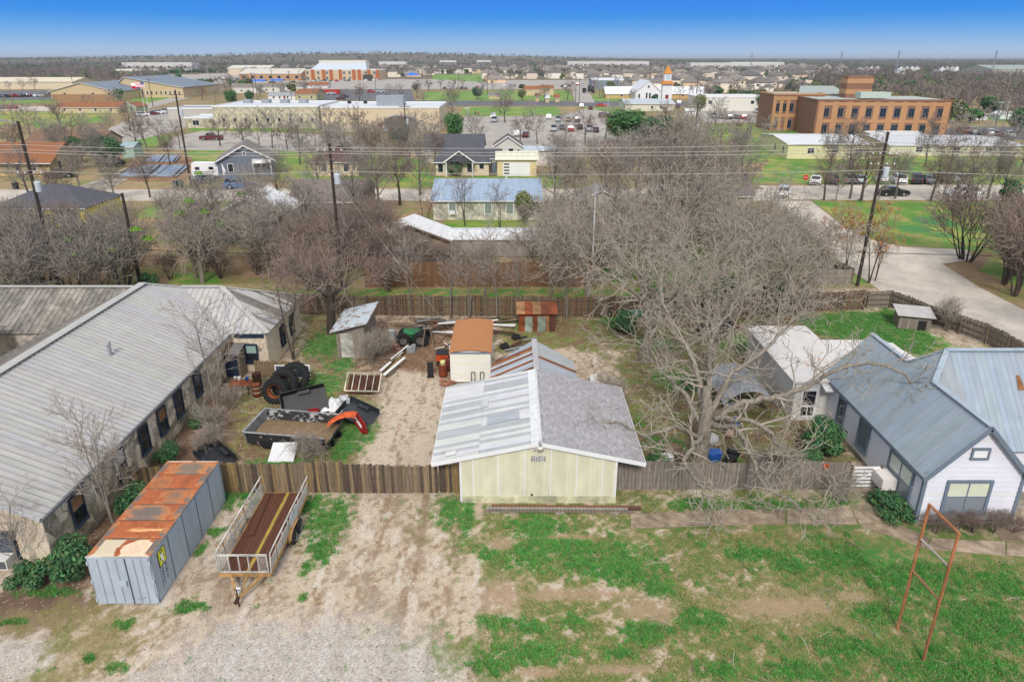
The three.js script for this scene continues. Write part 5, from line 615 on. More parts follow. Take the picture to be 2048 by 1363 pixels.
{ // pipes, boards and scrap
  const R = rng(91);
  for (let i = 0; i < 9; i++) { const x = -8.7 + R.r(-0.5, 0.4), z = -45.0 + R.r(-2, 1.4), a = 0.28 + R.r(-0.08, 0.08), l = R.r(1.6, 3.4); solo('scrap_length', 'long pipe or board in the stack beside the dirt drive', 'scrap', R() < 0.5 ? new B().rod([x, 0.1 + i * 0.05, z], [x + Math.sin(a) * l, 0.14 + i * 0.05, z - Math.cos(a) * l], 0.05, 0.05, 8) : new B().beam([x, 0.1 + i * 0.05, z], [x + Math.sin(a) * l, 0.14 + i * 0.05, z - Math.cos(a) * l], 0.2, 0.05), R.pick([M.steel, M.plank, M.wood, std(0xa98a4e, T.wood), M.whitePaint]), 'scrap lengths beside the drive'); }
  for (let i = 0; i < 46; i++) { const x = R.r(-9.8, -0.5), z = R.r(-55.8, -52), a = R.r(-0.35, 0.35) + 1.57, l = R.r(1.0, 3.2); solo('scrap_board', 'pale board or strip strewn along the back fence', 'scrap', new B().beam([x, 0.08 + R.r(0, 0.3), z], [x + Math.sin(a) * l, 0.08 + R.r(0, 0.35), z - Math.cos(a) * l], R.r(0.08, 0.3), 0.04), R.pick([M.whitePaint, M.plank, M.wood, M.steel, M.dark, M.rustDark, std(0x6d5a4a, T.wood)]), 'scrap boards along the back fence'); }
  for (let i = 0; i < 26; i++) { const x = -9.95 + R.r(-0.7, 0.5), z = -49.4 + R.r(-0.9, 0.6); solo('brush_stick', 'dry stick in the leaning bundle beside the wooden shed', 'stick', new B().rod([x + R.r(0.3, 0.9), 0.02, z + R.r(0.6, 1.3)], [x - 0.3, R.r(1.0, 1.7), z - 0.4], 0.03, 0.015, 5), M.wood, 'leaning sticks by the wooden shed'); }
  for (let i = 0; i < 22; i++) { const x = R.r(-0.9, 1.4), z = R.r(-51.5, -46.4), a = R.r(0, 3.1), l = R.r(0.6, 2); solo('scrap_piece', 'dark scrap length heaped behind the white shed', 'scrap', new B().beam([x, 0.1 + R.r(0, 0.5), z], [x + Math.sin(a) * l, 0.1 + R.r(0, 0.6), z - Math.cos(a) * l], R.r(0.06, 0.25), 0.05), R.pick([M.dark, M.rustDark, M.wood, M.steel, M.rubber]), 'scrap heap behind the white shed'); }
  tyre('car tyre lying in the heap behind the white shed', [-0.6, 0.2, -49.6], 0.36, 0.13, { lug: false }); tyre('car tyre beside the tin hut', [0.3, 0.2, -51.6], 0.36, 0.13, { lug: false });
  for (let i = 0; i < 12; i++) { const x = -5.0 + R.r(-0.8, 0.5), z = R.r(-50.5, -46.5), a = R.r(0, 3.1), l = R.r(0.5, 1.4); solo('scrap_bar', 'rusty bar in the tangle left of the white shed', 'scrap', new B().rod([x, R.r(0.05, 0.6), z], [x + Math.sin(a) * l, R.r(0.05, 0.9), z - Math.cos(a) * l], 0.035, 0.035, 6), R.pick([M.rustDark, M.dark, M.whitePaint, M.rust]), 'scrap tangle left of the white shed'); }
}
{ // green mower, orange and black things by the white shed
  const t = thing('old_tractor', 'old green tractor with wide black tyres by the back fence', 'tractor', [-7.5, 0, -50.6]); mk('hood', new B().slab([[-0.8, 0.95, 0.5], [0.9, 0.95, 0.5], [0.9, 1.1, -0.5], [-0.8, 1.1, -0.5]], 0.3), M.green, t); mk('chassis', new B().bx(-0.6, 0.35, -0.4, 0.8, 0.7, 0.4), M.dark, t); mk('seat', new B().bx(0.5, 1.1, -0.3, 0.95, 1.2, 0.3).bx(0.88, 1.2, -0.3, 0.97, 1.55, 0.3), M.dark, t);
  for (const [x, z, r] of [[-0.75, 0.55, 0.5], [0.55, 0.6, 0.56], [-0.75, -0.6, 0.5], [0.55, -0.6, 0.56]]) { const w = mk('wheel', new B().add(tyreGeo(r, 0.2, true), new THREE.Matrix4().makeRotationX(PI / 2)), M.rubber, t); w.position.set(x, r, z); mk('rim', new B().lathe([[0, 0.1], [r * 0.3, 0.1], [r * 0.55, 0.16]], 16, new THREE.Matrix4().makeRotationX(PI / 2)), std(0x6f6a66, T.blotch), w); }
  const st = thing('white_stand', 'pale wooden trestle leaning beside the old tractor', 'trestle', [-6.35, 0, -50.0]); for (const [a, b] of [[-0.3, 0.25], [0.3, 0.3], [-0.25, -0.35], [0.32, -0.3]]) mk('leg', new B().beam([a * 1.4, 0, b * 1.5], [a * 0.7, 1.5, b * 0.3], 0.06, 0.06), M.plank, st); mk('top', new B().box(0, 1.5, 0, 0.7, 0.06, 0.3), M.plank, st);
  solo('engine_block', 'grey engine block on the ground by the old tractor', 'engine', new B().box(-7.6, 0.2, -48.9, 0.6, 0.36, 0.4, 0.3).rod([-7.8, 0.4, -48.9], [-7.4, 0.45, -48.8], 0.12, 0.12, 10).box(-7.35, 0.28, -49.1, 0.3, 0.5, 0.25, -0.2), M.steel); solo('engine_block', 'reddish engine parts beside the pale drum', 'engine', new B().box(-8.75, 0.2, -49.3, 0.55, 0.36, 0.4, -0.3).rod([-8.95, 0.42, -49.3], [-8.55, 0.4, -49.2], 0.11, 0.14, 10).box(-8.5, 0.15, -49.0, 0.3, 0.28, 0.3), std(0x9c7466, T.blotch));
  const oc = thing('orange_cart', 'orange ribbed plastic bin beside the white shed', 'bin', [-4.95, 0, -46.6]); mk('bin', new B().bx(-0.42, 0.45, -0.45, 0.42, 0.95, 0.45), M.orange, oc); for (let i = 0; i < 3; i++) mk('rib', new B().bx(-0.44, 0.52 + i * 0.15, -0.47, 0.44, 0.57 + i * 0.15, 0.47), std(0xc04c14, T.rough), oc); mk('stand', new B().bx(-0.4, 0, -0.4, 0.4, 0.449, 0.4), M.dark, oc); mk('lid', new B().bx(-0.45, 0.951, -0.48, 0.45, 0.99, 0.48), M.dark, oc);
  solo('yellow_bucket', 'pale yellow bucket on the rusty drum', 'bucket', new B().lathe([[0, 0], [0.16, 0], [0.2, 0.28], [0.17, 0.28], [0.14, 0.03], [0, 0.03]], 14, new THREE.Matrix4().makeTranslation(-4.75, 0.87, -44.6)), std(0xe0dc9c, T.rough)); const post = thing('black_post', 'black panel standing on edge at the drive', 'panel', [-5.6, 0, -44.4]); mk('board', new B().bx(-0.2, 0.05, -0.06, 0.2, 1.15, 0.06), M.dark, post); mk('foot', new B().bx(-0.25, 0, -0.15, 0.25, 0.05, 0.15), M.dark, post);
  solo('brick_heap', 'heap of broken reddish brick at the shed corner', 'bricks', (() => { const b = new B(), R = rng(4); for (let i = 0; i < 26; i++) b.box(-4.3 + R.r(-0.5, 0.4), 0.05 + R.r(0, 0.22), -43.3 + R.r(-0.4, 0.5), 0.24, 0.09, 0.12, R.r(0, 3), R.r(-0.4, 0.4)); return b; })(), std(0xb57a62, T.blotch));
  for (const x of [-2.6, -2.0]) { const c = thing('hand_truck', 'dark hand truck frame leaning on the white shed', 'hand truck', [x, 0, -42.9], 0, 'hand trucks by the white shed'); mk('frame', new B().rod([-0.12, 0.05, 0.2], [-0.12, 0.95, -0.3], 0.025, 0.025, 6).rod([0.12, 0.05, 0.2], [0.12, 0.95, -0.3], 0.025, 0.025, 6).rod([-0.12, 0.95, -0.3], [0.12, 0.95, -0.3], 0.025, 0.025, 6).rod([-0.12, 0.5, -0.05], [0.12, 0.5, -0.05], 0.02, 0.02, 6), M.dark, c); mk('plate', new B().bx(-0.2, 0.02, 0.15, 0.2, 0.05, 0.4), M.dark, c); }
}
{ // right back yard
  const dg = thing('doghouse', 'grey board doghouse with a pale sheet roof by the corner fence', 'doghouse', [32.6, 0, -54.3], -0.25); const w = mk('wall', new B().bx(-1.15, 0, -0.8, 1.15, 1.2, 0.8), M.boardGrey[1], dg); for (const [a, b] of [[[-1.15, 0.8], [1.15, 0.8]], [[1.15, 0.8], [1.15, -0.8]], [[-1.15, -0.8], [-1.15, 0.8]]]) strips(w, 'board', [[a[0], 0, a[1]], [b[0], 0, b[1]], [b[0], 1.2, b[1]], [a[0], 1.2, a[1]]], { width: 0.3, gap: 0.02, thick: 0.02, mats: M.boardGrey, seed: 3 }); mk('doorway', new B().bx(0.25, 0.02, 0.825, 0.85, 0.85, 0.85), M.dark, dg); mk('roof', new B().slab([[-1.4, 1.25, 1.1], [1.4, 1.2, 1.1], [1.4, 1.5, -1.0], [-1.4, 1.55, -1.0]], 0.05), roofPale[2], dg);
  const th = thing('tarp_shelter', 'grey tarp shelter beside the flat roofed annex', 'shelter', [14.3, 0, -40.3]); mk('cover', (() => { const g = new THREE.PlaneGeometry(3.2, 4.4, 20, 20), p = g.attributes.position; for (let i = 0; i < p.count; i++) { const x = p.getX(i), y = p.getY(i); p.setZ(i, 2.0 - 0.34 * x * x - 0.12 * Math.max(0, Math.abs(y) - 1.6) + 0.12 * nz(x * 0.6, y * 0.6)); } g.rotateX(-PI / 2); g.computeVertexNormals(); return new B().geo(g); })(), std(0x9fa5ae, T.blotch, { roughness: 0.45 }), th); for (const x of [-1.45, 1.45]) for (const z of [-2, 2]) mk('pole', new B().rod([x, 0, z], [x, 1.35, z], 0.03, 0.03, 6), M.steel, th);
  const R = rng(17), junk = [['blue barrel', M.blueTarp], ['white bag', M.tarp], ['pink cushion', std(0xcfa9a6, T.rough)], ['black crate', M.dark], ['grey bin', std(0x8d9096, T.rough)], ['brown chest', M.wood], ['dark bag', M.rubber], ['pale board', M.plank]];
  [[11.0, -33.6], [11.3, -35.4], [12.6, -36.2], [12.2, -34.0], [13.2, -32.8], [9.2, -33.2], [14.0, -33.2], [12.4, -38.0], [13.2, -37.2], [8.4, -33.4], [14.6, -32.4], [11.6, -32.6], [13.5, -39.4], [8.9, -34.2]].forEach(([x, z], i) => { const [n, m] = junk[i % 8], s = R.r(0.35, 0.6); solo(n.replace(' ', '_'), `${n} in the clutter under the big oak${i > 7 ? ', farther along' : ''}`, n.split(' ')[1], i % 3 === 1 ? new B().geo(new THREE.IcosahedronGeometry(s, 2).scale(1, 0.7, 0.9).translate(x, s * 0.68, z)) : i % 3 ? new B().lathe([[0, 0], [s * 0.6, 0], [s * 0.66, s * 0.6], [s * 0.6, s * 1.5], [s * 0.5, s * 1.55], [0, s * 1.5]], 14, new THREE.Matrix4().makeTranslation(x, 0.02, z)) : new B().box(x, s * 0.5 + 0.02, z, s * 1.5, s, s * 1.1, R.r(0, 3)).box(x, s * 1.02 + 0.02, z, s * 1.55, 0.05, s * 1.15, 0), m); });
  const mw = thing('green_tank', 'dark green barrel cooker on legs in the back yard', 'cooker', [10, 0, -55.2]); mk('drum', new B().rod([-0.7, 0.75, 0], [0.7, 0.75, 0], 0.36, 0.36, 18), std(0x1d5a46, T.rough, { roughness: 0.5 }), mw); for (const x of [-0.5, 0.5]) for (const z of [-0.25, 0.25]) mk('leg', new B().rod([x, 0, z * 1.3], [x, 0.5, z], 0.03, 0.03, 6), M.dark, mw); mk('shelf', new B().bx(-0.7, 0.95, -0.55, 0.7, 0.99, -0.38), M.steel, mw);
  const ct = thing('covered_trailer', 'dark tarp covered trailer under the oaks', 'trailer', [16.2, 0, -53.2], 0.2); mk('tarp', new B().geo(new THREE.SphereGeometry(1, 20, 12, 0, 2 * PI, 0, PI / 2).scale(1.7, 1.15, 1.0).translate(0, 0.5, 0)), std(0x2e3036, T.blotch), ct); for (const z of [-0.8, 0.8]) { const w = mk('wheel', new B().geo(new THREE.TorusGeometry(0.24, 0.09, 8, 18)), M.rubber, ct); w.position.set(0, 0.33, z); } mk('frame', new B().bx(-1.6, 0.38, -0.7, 2.2, 0.5, 0.7), M.rustDark, ct);
  const cn = thing('traffic_marker', 'orange flower shaped marker fixed to the grey picket fence', 'marker', [15.75, 1.42, -30.74]); for (let i = 0; i < 6; i++) { const a = i / 6 * 2 * PI; mk('petal', new B().rod([Math.cos(a) * 0.1, Math.sin(a) * 0.1, 0.03], [Math.cos(a) * 0.1, Math.sin(a) * 0.1, 0.06], 0.07, 0.05, 8), M.orange, cn); } mk('centre', new B().rod([0, 0, 0.02], [0, 0, 0.09], 0.05, 0.05, 8), M.rust, cn);
  const sk = thing('white_chair', 'white plastic chair behind the rusty roofed shed', 'chair', [5.6, 0, -42.5], 0.5); mk('seat', new B().bx(-0.3, 0.4, -0.3, 0.3, 0.45, 0.3), M.whitePaint, sk); mk('backrest', new B().slab([[-0.3, 0.45, -0.28], [0.3, 0.45, -0.28], [0.28, 0.95, -0.42], [-0.28, 0.95, -0.42]], 0.03), M.whitePaint, sk); for (const x of [-0.26, 0.26]) for (const z of [-0.26, 0.26]) mk('leg', new B().rod([x * 1.1, 0, z * 1.1], [x, 0.4, z], 0.025, 0.025, 6), M.whitePaint, sk);
}

// ---------- trees ----------
class Twigs {
  constructor() { this.p = []; this.n = []; this.i = []; }
  tube(pts, rad, sides) {
    const base = this.p.length / 3; let s = null;
    for (let k = 0; k < pts.length; k++) {
      const a = pts[Math.max(0, k - 1)], b = pts[Math.min(pts.length - 1, k + 1)], d = V3(b[0] - a[0], b[1] - a[1], b[2] - a[2]).normalize();
      if (!s) s = (Math.abs(d.y) > 0.8 ? V3(1, 0, 0) : V3(0, 1, 0)).cross(d).normalize(); else s.addScaledVector(d, -s.dot(d)).normalize();
      const t = d.clone().cross(s);
      for (let j = 0; j < sides; j++) { const q = j / sides * 2 * PI, c = Math.cos(q), e = Math.sin(q), x = s.x * c + t.x * e, y = s.y * c + t.y * e, z = s.z * c + t.z * e; this.p.push(pts[k][0] + x * rad[k], pts[k][1] + y * rad[k], pts[k][2] + z * rad[k]); this.n.push(x, y, z); }
    }
    for (let k = 0; k < pts.length - 1; k++) for (let j = 0; j < sides; j++) { const a = base + k * sides + j, b = base + k * sides + (j + 1) % sides; this.i.push(a, b, b + sides, a, b + sides, a + sides); }
  }
  build() { const g = new THREE.BufferGeometry(); g.setAttribute('position', new THREE.Float32BufferAttribute(this.p, 3)); g.setAttribute('normal', new THREE.Float32BufferAttribute(this.n, 3)); g.setIndex(this.i); const u = new Float32Array(this.p.length / 3 * 2); for (let k = 0; k < u.length / 2; k++) { u[k * 2] = this.p[k * 3] + this.p[k * 3 + 2]; u[k * 2 + 1] = this.p[k * 3 + 1]; } g.setAttribute('uv', new THREE.BufferAttribute(u, 2)); return g; }
}
/** o.lv: one entry per branch level: len, kids, ang, curl, up, rr (radius ratio), from; ends[] gathers twig ends */
function growTree(seed, o) {
  const R = rng(seed), trunk = new Twigs(), crown = new Twigs(), ends = [];
  const grow = (p, d, len, r, l) => {
    const L = o.lv[l], seg = Math.max(2, Math.round(len / (L.seg || 0.5))), st = len / seg, pts = [[p.x, p.y, p.z]], rad = [r], q = p.clone(), dir = d.clone(), kids = Math.round(L.kids * R.r(0.75, 1.25)), spots = [];
    for (let i = 0; i < kids; i++) spots.push((L.from + (1 - L.from) * (i + R()) / kids)); spots.sort((a, b) => a - b); let si = 0; const last = l === o.lv.length - 1, az0 = R.r(0, 6.28); const born = [];
    for (let i = 1; i <= seg; i++) {
      dir.x += R.r(-1, 1) * L.curl; dir.y += R.r(-1, 1) * L.curl + L.up; dir.z += R.r(-1, 1) * L.curl; dir.normalize(); if (q.y < 0.8 && l > 0) dir.y = Math.abs(dir.y) * 0.6 + 0.1;
      q.addScaledVector(dir, st); const t = i / seg, rr = Math.max(o.min, r * (1 - t * (last ? 0.6 : L.taper ?? 0.62))); pts.push([q.x, q.y, q.z]); rad.push(rr);
      while (!last && si < spots.length && spots[si] <= t) {
        const n = o.lv[l + 1], a = n.ang * R.r(0.7, 1.3), az = az0 + si * 2.4 + R.r(-0.5, 0.5), s = (Math.abs(dir.y) > 0.9 ? V3(1, 0, 0) : V3(0, 1, 0)).cross(dir).normalize(), u = dir.clone().cross(s);
        const nd = dir.clone().multiplyScalar(Math.cos(a)).addScaledVector(s, Math.sin(a) * Math.cos(az)).addScaledVector(u, Math.sin(a) * Math.sin(az)); if (n.lift) nd.y += n.lift; nd.normalize();
        born.push([q.clone(), nd, n.len * R.r(0.65, 1.2) * (1 - 0.35 * spots[si]), Math.max(o.min, Math.min(rr * 0.92, rr * n.rr * R.r(0.8, 1.15)))]); si++;
      }
    }
    (l < 2 ? trunk : crown).tube(pts, rad, r > 0.16 ? 8 : r > 0.06 ? 5 : l < 2 ? 4 : 3); if (last) ends.push([q.x, q.y, q.z]);
    for (const b of born) grow(...b, l + 1);
  };
  for (const l of o.limbs || []) { // limbs laid out by hand; the smaller branches grow from them
    const c = new THREE.CatmullRomCurve3(l.map(p => V3(...p))), n = l.length * 4, pts = [], rad = [], len = c.getLength(), r0 = 0.085 + len * 0.009;
    for (let i = 0; i <= n; i++) { const p = c.getPoint(i / n), w = i ? 0.09 : 0; p.add(V3(R.r(-w, w), R.r(-w, w), R.r(-w, w))); pts.push([p.x, p.y, p.z]); rad.push(Math.max(0.025, r0 * (1 - 0.82 * i / n))); } trunk.tube(pts, rad, 7);
    const kids = Math.round(len * (l[l.length - 1][2] > 3 ? 1.5 : 2.2)); for (let i = 0; i < kids; i++) { const t = 0.14 + 0.86 * (i + R()) / kids, p = c.getPoint(t), d = c.getTangent(t), s = V3(R.r(-1, 1), R.r(-0.75, 1), R.r(-1, 1)).normalize(), nd = d.multiplyScalar(0.6).addScaledVector(s, 0.9).normalize(); grow(p, nd, o.lv[2].len * R.r(0.5, 1.1) * (1 - 0.35 * t), Math.max(o.min, r0 * (1 - 0.82 * t) * R.r(0.35, 0.6)), 2); }
  }
  if (!o.limbs) for (let k = 0; k < (o.stems || 1); k++) { const a = R.r(0, 6.28), s = o.stems > 1 ? o.fan * R.r(0.3, 1) : R.r(0, o.lean || 0.08); grow(V3(Math.cos(a) * s * (o.foot || 0.3), -0.05, Math.sin(a) * s * (o.foot || 0.3)), V3(Math.cos(a) * s, 1, Math.sin(a) * s).normalize(), o.lv[0].len * R.r(0.85, 1.1), o.r * R.r(0.8, 1.05), 0); }
  if (o.limbs) trunk.tube([[-0.05, -0.1, 0.05], [-0.04, 0.4, 0.03], [0, 1.2, 0], [0.08, 2.2, -0.05], [0.12, 3.1, -0.2], [0.05, 4.2, -0.6]], [0.62, 0.46, 0.4, 0.37, 0.3, 0.2], 12);
  return { trunk: trunk.build(), crown: crown.build(), ends };
}
const oakLv = (k = 1) => [{ len: 4.4, kids: 9, curl: 0.10, up: 0.02, from: 0.42, taper: 0.5, seg: 0.5 }, { len: 7.8 * k, kids: 10, ang: 1.05, curl: 0.19, up: 0.012, rr: 0.62, from: 0.2, seg: 0.55, taper: 0.8 }, { len: 3.1 * k, kids: 5, ang: 0.85, curl: 0.27, up: 0.005, rr: 0.62, from: 0.15, seg: 0.4 }, { len: 1.4, kids: 3, ang: 0.8, curl: 0.3, up: 0.03, rr: 0.55, from: 0.1, seg: 0.32 }, { len: 0.6, kids: 0, ang: 0.8, curl: 0.3, up: 0.02, rr: 0.7, from: 0, seg: 0.3 }];
const pecanLv = (k = 1) => [{ len: 8.5 * k, kids: 12, curl: 0.05, up: 0.05, from: 0.25, taper: 0.75, seg: 0.8 }, { len: 4.6 * k, kids: 9, ang: 0.75, curl: 0.13, up: 0.06, rr: 0.5, from: 0.2, seg: 0.6, taper: 0.8 }, { len: 2.3 * k, kids: 5, ang: 0.7, curl: 0.2, up: 0.05, rr: 0.6, from: 0.15, seg: 0.5 }, { len: 1.1 * k, kids: 3, ang: 0.7, curl: 0.22, up: 0.04, rr: 0.55, from: 0.1, seg: 0.4 }, { len: 0.55 * k, kids: 0, ang: 0.7, curl: 0.2, up: 0.03, rr: 0.7, from: 0, seg: 0.35 }];
const bushLv = (k = 1) => [{ len: 3.2 * k, kids: 6, curl: 0.10, up: 0.03, from: 0.25, taper: 0.7, seg: 0.5 }, { len: 2.5 * k, kids: 6, ang: 0.6, curl: 0.15, up: 0.03, rr: 0.6, from: 0.15, seg: 0.45 }, { len: 1.5 * k, kids: 4, ang: 0.6, curl: 0.2, up: 0.03, rr: 0.65, from: 0.1, seg: 0.4 }, { len: 0.8 * k, kids: 0, ang: 0.6, curl: 0.22, up: 0.02, rr: 0.7, from: 0, seg: 0.4 }];
const farLv = (k = 1) => [{ len: 5 * k, kids: 8, curl: 0.06, up: 0.05, from: 0.25, taper: 0.75, seg: 1.2 }, { len: 3.6 * k, kids: 7, ang: 0.75, curl: 0.14, up: 0.05, rr: 0.5, from: 0.2, seg: 0.9 }, { len: 1.9 * k, kids: 6, ang: 0.75, curl: 0.2, up: 0.03, rr: 0.6, from: 0.1, seg: 0.8 }, { len: 0.9 * k, kids: 0, ang: 0.7, curl: 0.2, up: 0.02, rr: 0.8, from: 0, seg: 0.8 }];
const barkM = { oak: std(0xada292, T.bark, { bumpMap: T.bumpFine, bumpScale: 0.02 }), oakTwig: std(0xa09688, null), grey: std(0x7a736c, T.bark), greyTwig: std(0x8b837c, null), red: std(0x64554c, T.bark), redTwig: std(0x87766c, null), pale: std(0xa09588, T.bark), paleTwig: std(0x9b9187, null) };
const proto = {};
for (const [n, seeds, o] of [
  ['oak', [11, 12, 13], { r: 0.42, min: 0.018, lv: oakLv() }], ['greatOak', [14], { min: 0.016, lv: oakLv(0.95), limbs: [[[0.2,2.2,0.0],[1.6,3.1,-0.4],[3.6,3.5,-0.7],[5.4,4.1,-0.7],[6.6,5.0,-0.6],[8.2,5.6,-0.4],[9.8,5.3,0.1],[11.1,4.1,0.6]],[[-0.2,1.5,0.2],[-1.7,2.4,0.6],[-3.4,2.1,1.0],[-4.7,2.8,0.8],[-5.9,2.5,0.6]],[[0.4,2.3,0.2],[1.2,2.8,1.6],[1.4,2.3,3.8],[1.5,2.0,5.4],[2.5,1.7,6.6],[3.4,1.1,7.3]],[[-0.1,1.8,0.4],[-1.1,2.3,2.3],[-2.0,2.3,4.2],[-1.7,2.2,5.6],[-1.4,2.0,6.6],[-1.1,1.3,7.4]],[[0.5,2.7,0.2],[2.2,3.3,2.0],[3.0,2.6,3.6],[3.8,2.5,4.6],[4.5,1.7,5.6]],[[-0.1,2.1,-0.2],[-0.8,3.3,-1.4],[-1.7,3.9,-2.9],[-2.6,5.0,-4.4],[-4.2,5.2,-5.4]],[[0.1,2.1,-0.2],[0.4,4.2,-1.4],[0.8,5.9,-2.9],[2.2,7.4,-4.4],[3.2,9.2,-5.4]],[[0.3,2.8,-0.3],[1.9,4.4,-1.9],[4.0,5.6,-2.9],[5.5,6.7,-3.9],[7.1,7.7,-4.4]],[[0.0,2.6,-0.3],[-0.2,4.9,-2.4],[-1.3,6.5,-4.4],[-1.7,8.5,-5.9],[-0.7,9.9,-7.4]]] }], ['pecan', [21, 22, 23], { r: 0.34, min: 0.024, lv: pecanLv() }], ['bush', [31, 32, 33], { r: 0.08, min: 0.018, stems: 7, fan: 0.5, foot: 0.8, lv: bushLv() }],
  ['slim', [41, 42], { r: 0.09, min: 0.012, stems: 2, fan: 0.12, lv: [{ len: 6, kids: 9, curl: 0.05, up: 0.04, from: 0.3, taper: 0.8, seg: 0.7 }, { len: 2.2, kids: 6, ang: 0.7, curl: 0.12, up: 0.06, rr: 0.5, from: 0.15, seg: 0.5 }, { len: 1.0, kids: 4, ang: 0.6, curl: 0.16, up: 0.04, rr: 0.6, from: 0.1, seg: 0.4 }, { len: 0.5, kids: 0, ang: 0.6, curl: 0.2, up: 0.03, rr: 0.7, from: 0, seg: 0.4 }] }],
  ['far', [51, 52, 53], { r: 0.22, min: 0.035, lv: farLv() }], ['wood', [61, 62], { r: 0.24, min: 0.09, lv: [{ len: 5, kids: 7, curl: 0.06, up: 0.05, from: 0.2, taper: 0.7, seg: 1.6 }, { len: 3.4, kids: 7, ang: 0.8, curl: 0.14, up: 0.04, rr: 0.55, from: 0.2, seg: 1.3 }, { len: 1.7, kids: 0, ang: 0.8, curl: 0.2, up: 0.02, rr: 0.8, from: 0, seg: 1.0 }] }]]) proto[n] = seeds.map(s => growTree(s, o));
let treeN = 0;
function tree(kind, at, s, label, { bark = 'grey', variant, ry, name = 'bare_tree', sy = s, group, cat = 'tree' } = {}) {
  const v = proto[kind], k = variant ?? (treeN % v.length), g = v[k], t = thing(name, label, cat, [at[0], 0, at[1]], ry ?? treeN * 1.7, group); treeN++; t.scale.set(s, sy, s);
  mk('trunk', g.trunk, barkM[bark], t); mk('crown', g.crown, barkM[bark + 'Twig'], t); return t;
}
/** leaves: small bent faces through a volume; lumps shade one another */
function leafGeo(seed, lumps, n, size, cols) {
  const R = rng(seed), P = [], N = [], K = [], tot = lumps.reduce((a, l) => a + l[3] * l[4] * l[5], 0);
  for (const [cx, cy, cz, rx, ry, rz] of lumps) {
    const m = Math.round(n * rx * ry * rz / tot);
    for (let i = 0; i < m; i++) {
      let x, y, z, d; do { x = R.r(-1, 1); y = R.r(-1, 1); z = R.r(-1, 1); d = x * x + y * y + z * z; } while (d > 1 || d < 0.12); const k = (0.55 + 0.45 * d) / Math.sqrt(d) * Math.sqrt(d) ** 0.6; const c = [cx + x * rx * k, Math.max(0.04, cy + y * ry * k), cz + z * rz * k];
      const a = V3(R.r(-1, 1), R.r(-1, 1), R.r(-1, 1)).normalize(), nrm = V3(x + R.r(-0.8, 0.8), y + 0.5 + R.r(-0.8, 0.8), z + R.r(-0.8, 0.8)).normalize(), u = a.cross(nrm).normalize(), w = u.clone().cross(nrm), s = size * R.r(0.6, 1.3), col = C(R.pick(cols)), f = R.r(0.75, 1.25);
      const q = (p, r) => [c[0] + u.x * p * s + w.x * r * s, c[1] + u.y * p * s + w.y * r * s, c[2] + u.z * p * s + w.z * r * s], A = q(-1, 0), B2 = q(0, -0.45), D = q(1, 0), E = q(0, 0.45);
      for (const v of [A, D, B2, A, E, D]) { P.push(v[0], v[1], v[2]); N.push(nrm.x, nrm.y, nrm.z); K.push(col.r * f, col.g * f, col.b * f); }
    }
  }
  const g = new THREE.BufferGeometry(); g.setAttribute('position', new THREE.Float32BufferAttribute(P, 3)); g.setAttribute('normal', new THREE.Float32BufferAttribute(N, 3)); g.setAttribute('color', new THREE.Float32BufferAttribute(K, 3)); return g;
}
const leafM = std(0xffffff, null, { vertexColors: true, roughness: 0.8 }), GREEN = [0x3e6636, 0x4a7640, 0x56863f, 0x345a30], DARKG = [0x2f5a36, 0x3a6a3e, 0x4d7a44, 0x274a2e, 0x5a6c3c, 0x35603a], OLIVE = [0x66703f, 0x788248, 0x5a6436, 0x828a52], LIME = [0x6f9a2c, 0x86b23a, 0x5d8428], ORANGE = [0xb0762e, 0xc68a3a, 0x97622a];
const lumpsOf = (seed, r, h, n, y0 = 0.3) => { const R = rng(seed), o = []; for (let i = 0; i < n; i++) { const a = R.r(0, 6.28), d = r * 0.62 * Math.sqrt(R()), s = R.r(0.3, 0.5); o.push([Math.cos(a) * d, y0 + (h - y0) * R.r(0.25, 0.82), Math.sin(a) * d, r * s * 1.15, h * s * 0.62, r * s * 1.15]); } return o; };
const shrubGeo = [1, 2, 3].map(i => leafGeo(100 + i, lumpsOf(i, 1, 1.3, 12, 0.05), 3800, 0.085, DARKG)), evergreenGeo = [1, 2, 3].map(i => leafGeo(200 + i, lumpsOf(20 + i, 3.2, 6.2, 16, 1.4), 5200, 0.24, [GREEN, DARKG, OLIVE][i - 1])), farLeaf = [1, 2, 3].map(i => leafGeo(300 + i, lumpsOf(40 + i, 3.4, 5.4, 9, 0.9), 800, 0.62, [DARKG, GREEN, OLIVE][i - 1]));
const stemGeo = new B().rod([0, -0.05, 0], [0.05, 0.5, 0.03], 0.04, 0.03, 6).rod([0.05, 0.5, 0.03], [-0.2, 0.9, 0.1], 0.03, 0.012, 5).rod([0.05, 0.5, 0.03], [0.3, 0.95, -0.1], 0.03, 0.012, 5).build(), bigStem = new B().rod([0, -0.1, 0], [0.1, 2.2, 0], 0.26, 0.2, 9).rod([0.1, 2.2, 0], [-1.2, 4.2, 0.4], 0.16, 0.06, 7).rod([0.1, 2.2, 0], [1.3, 4.4, -0.5], 0.16, 0.06, 7).rod([0.1, 2.2, 0], [0.2, 4.8, 0.9], 0.15, 0.06, 7).build();
function shrub(at, s, label, { sy = s, sz = s, ry = 0, v = 0, name = 'evergreen_shrub', y = 0 } = {}) { const t = thing(name, label, 'shrub', [at[0], y, at[1]], ry); t.scale.set(s, sy, sz); mk('foliage', shrubGeo[v % 3], leafM, t); mk('stem', stemGeo, barkM.grey, t); return t; }
function evergreen(at, s, label, { sy = s, ry = treeN++ * 1.3, v = 0, group } = {}) { const t = thing('evergreen_tree', label, 'tree', [at[0], 0, at[1]], ry, group); t.scale.set(s, sy, s); mk('crown', evergreenGeo[v % 3], leafM, t); mk('trunk', bigStem, barkM.grey, t); return t; }

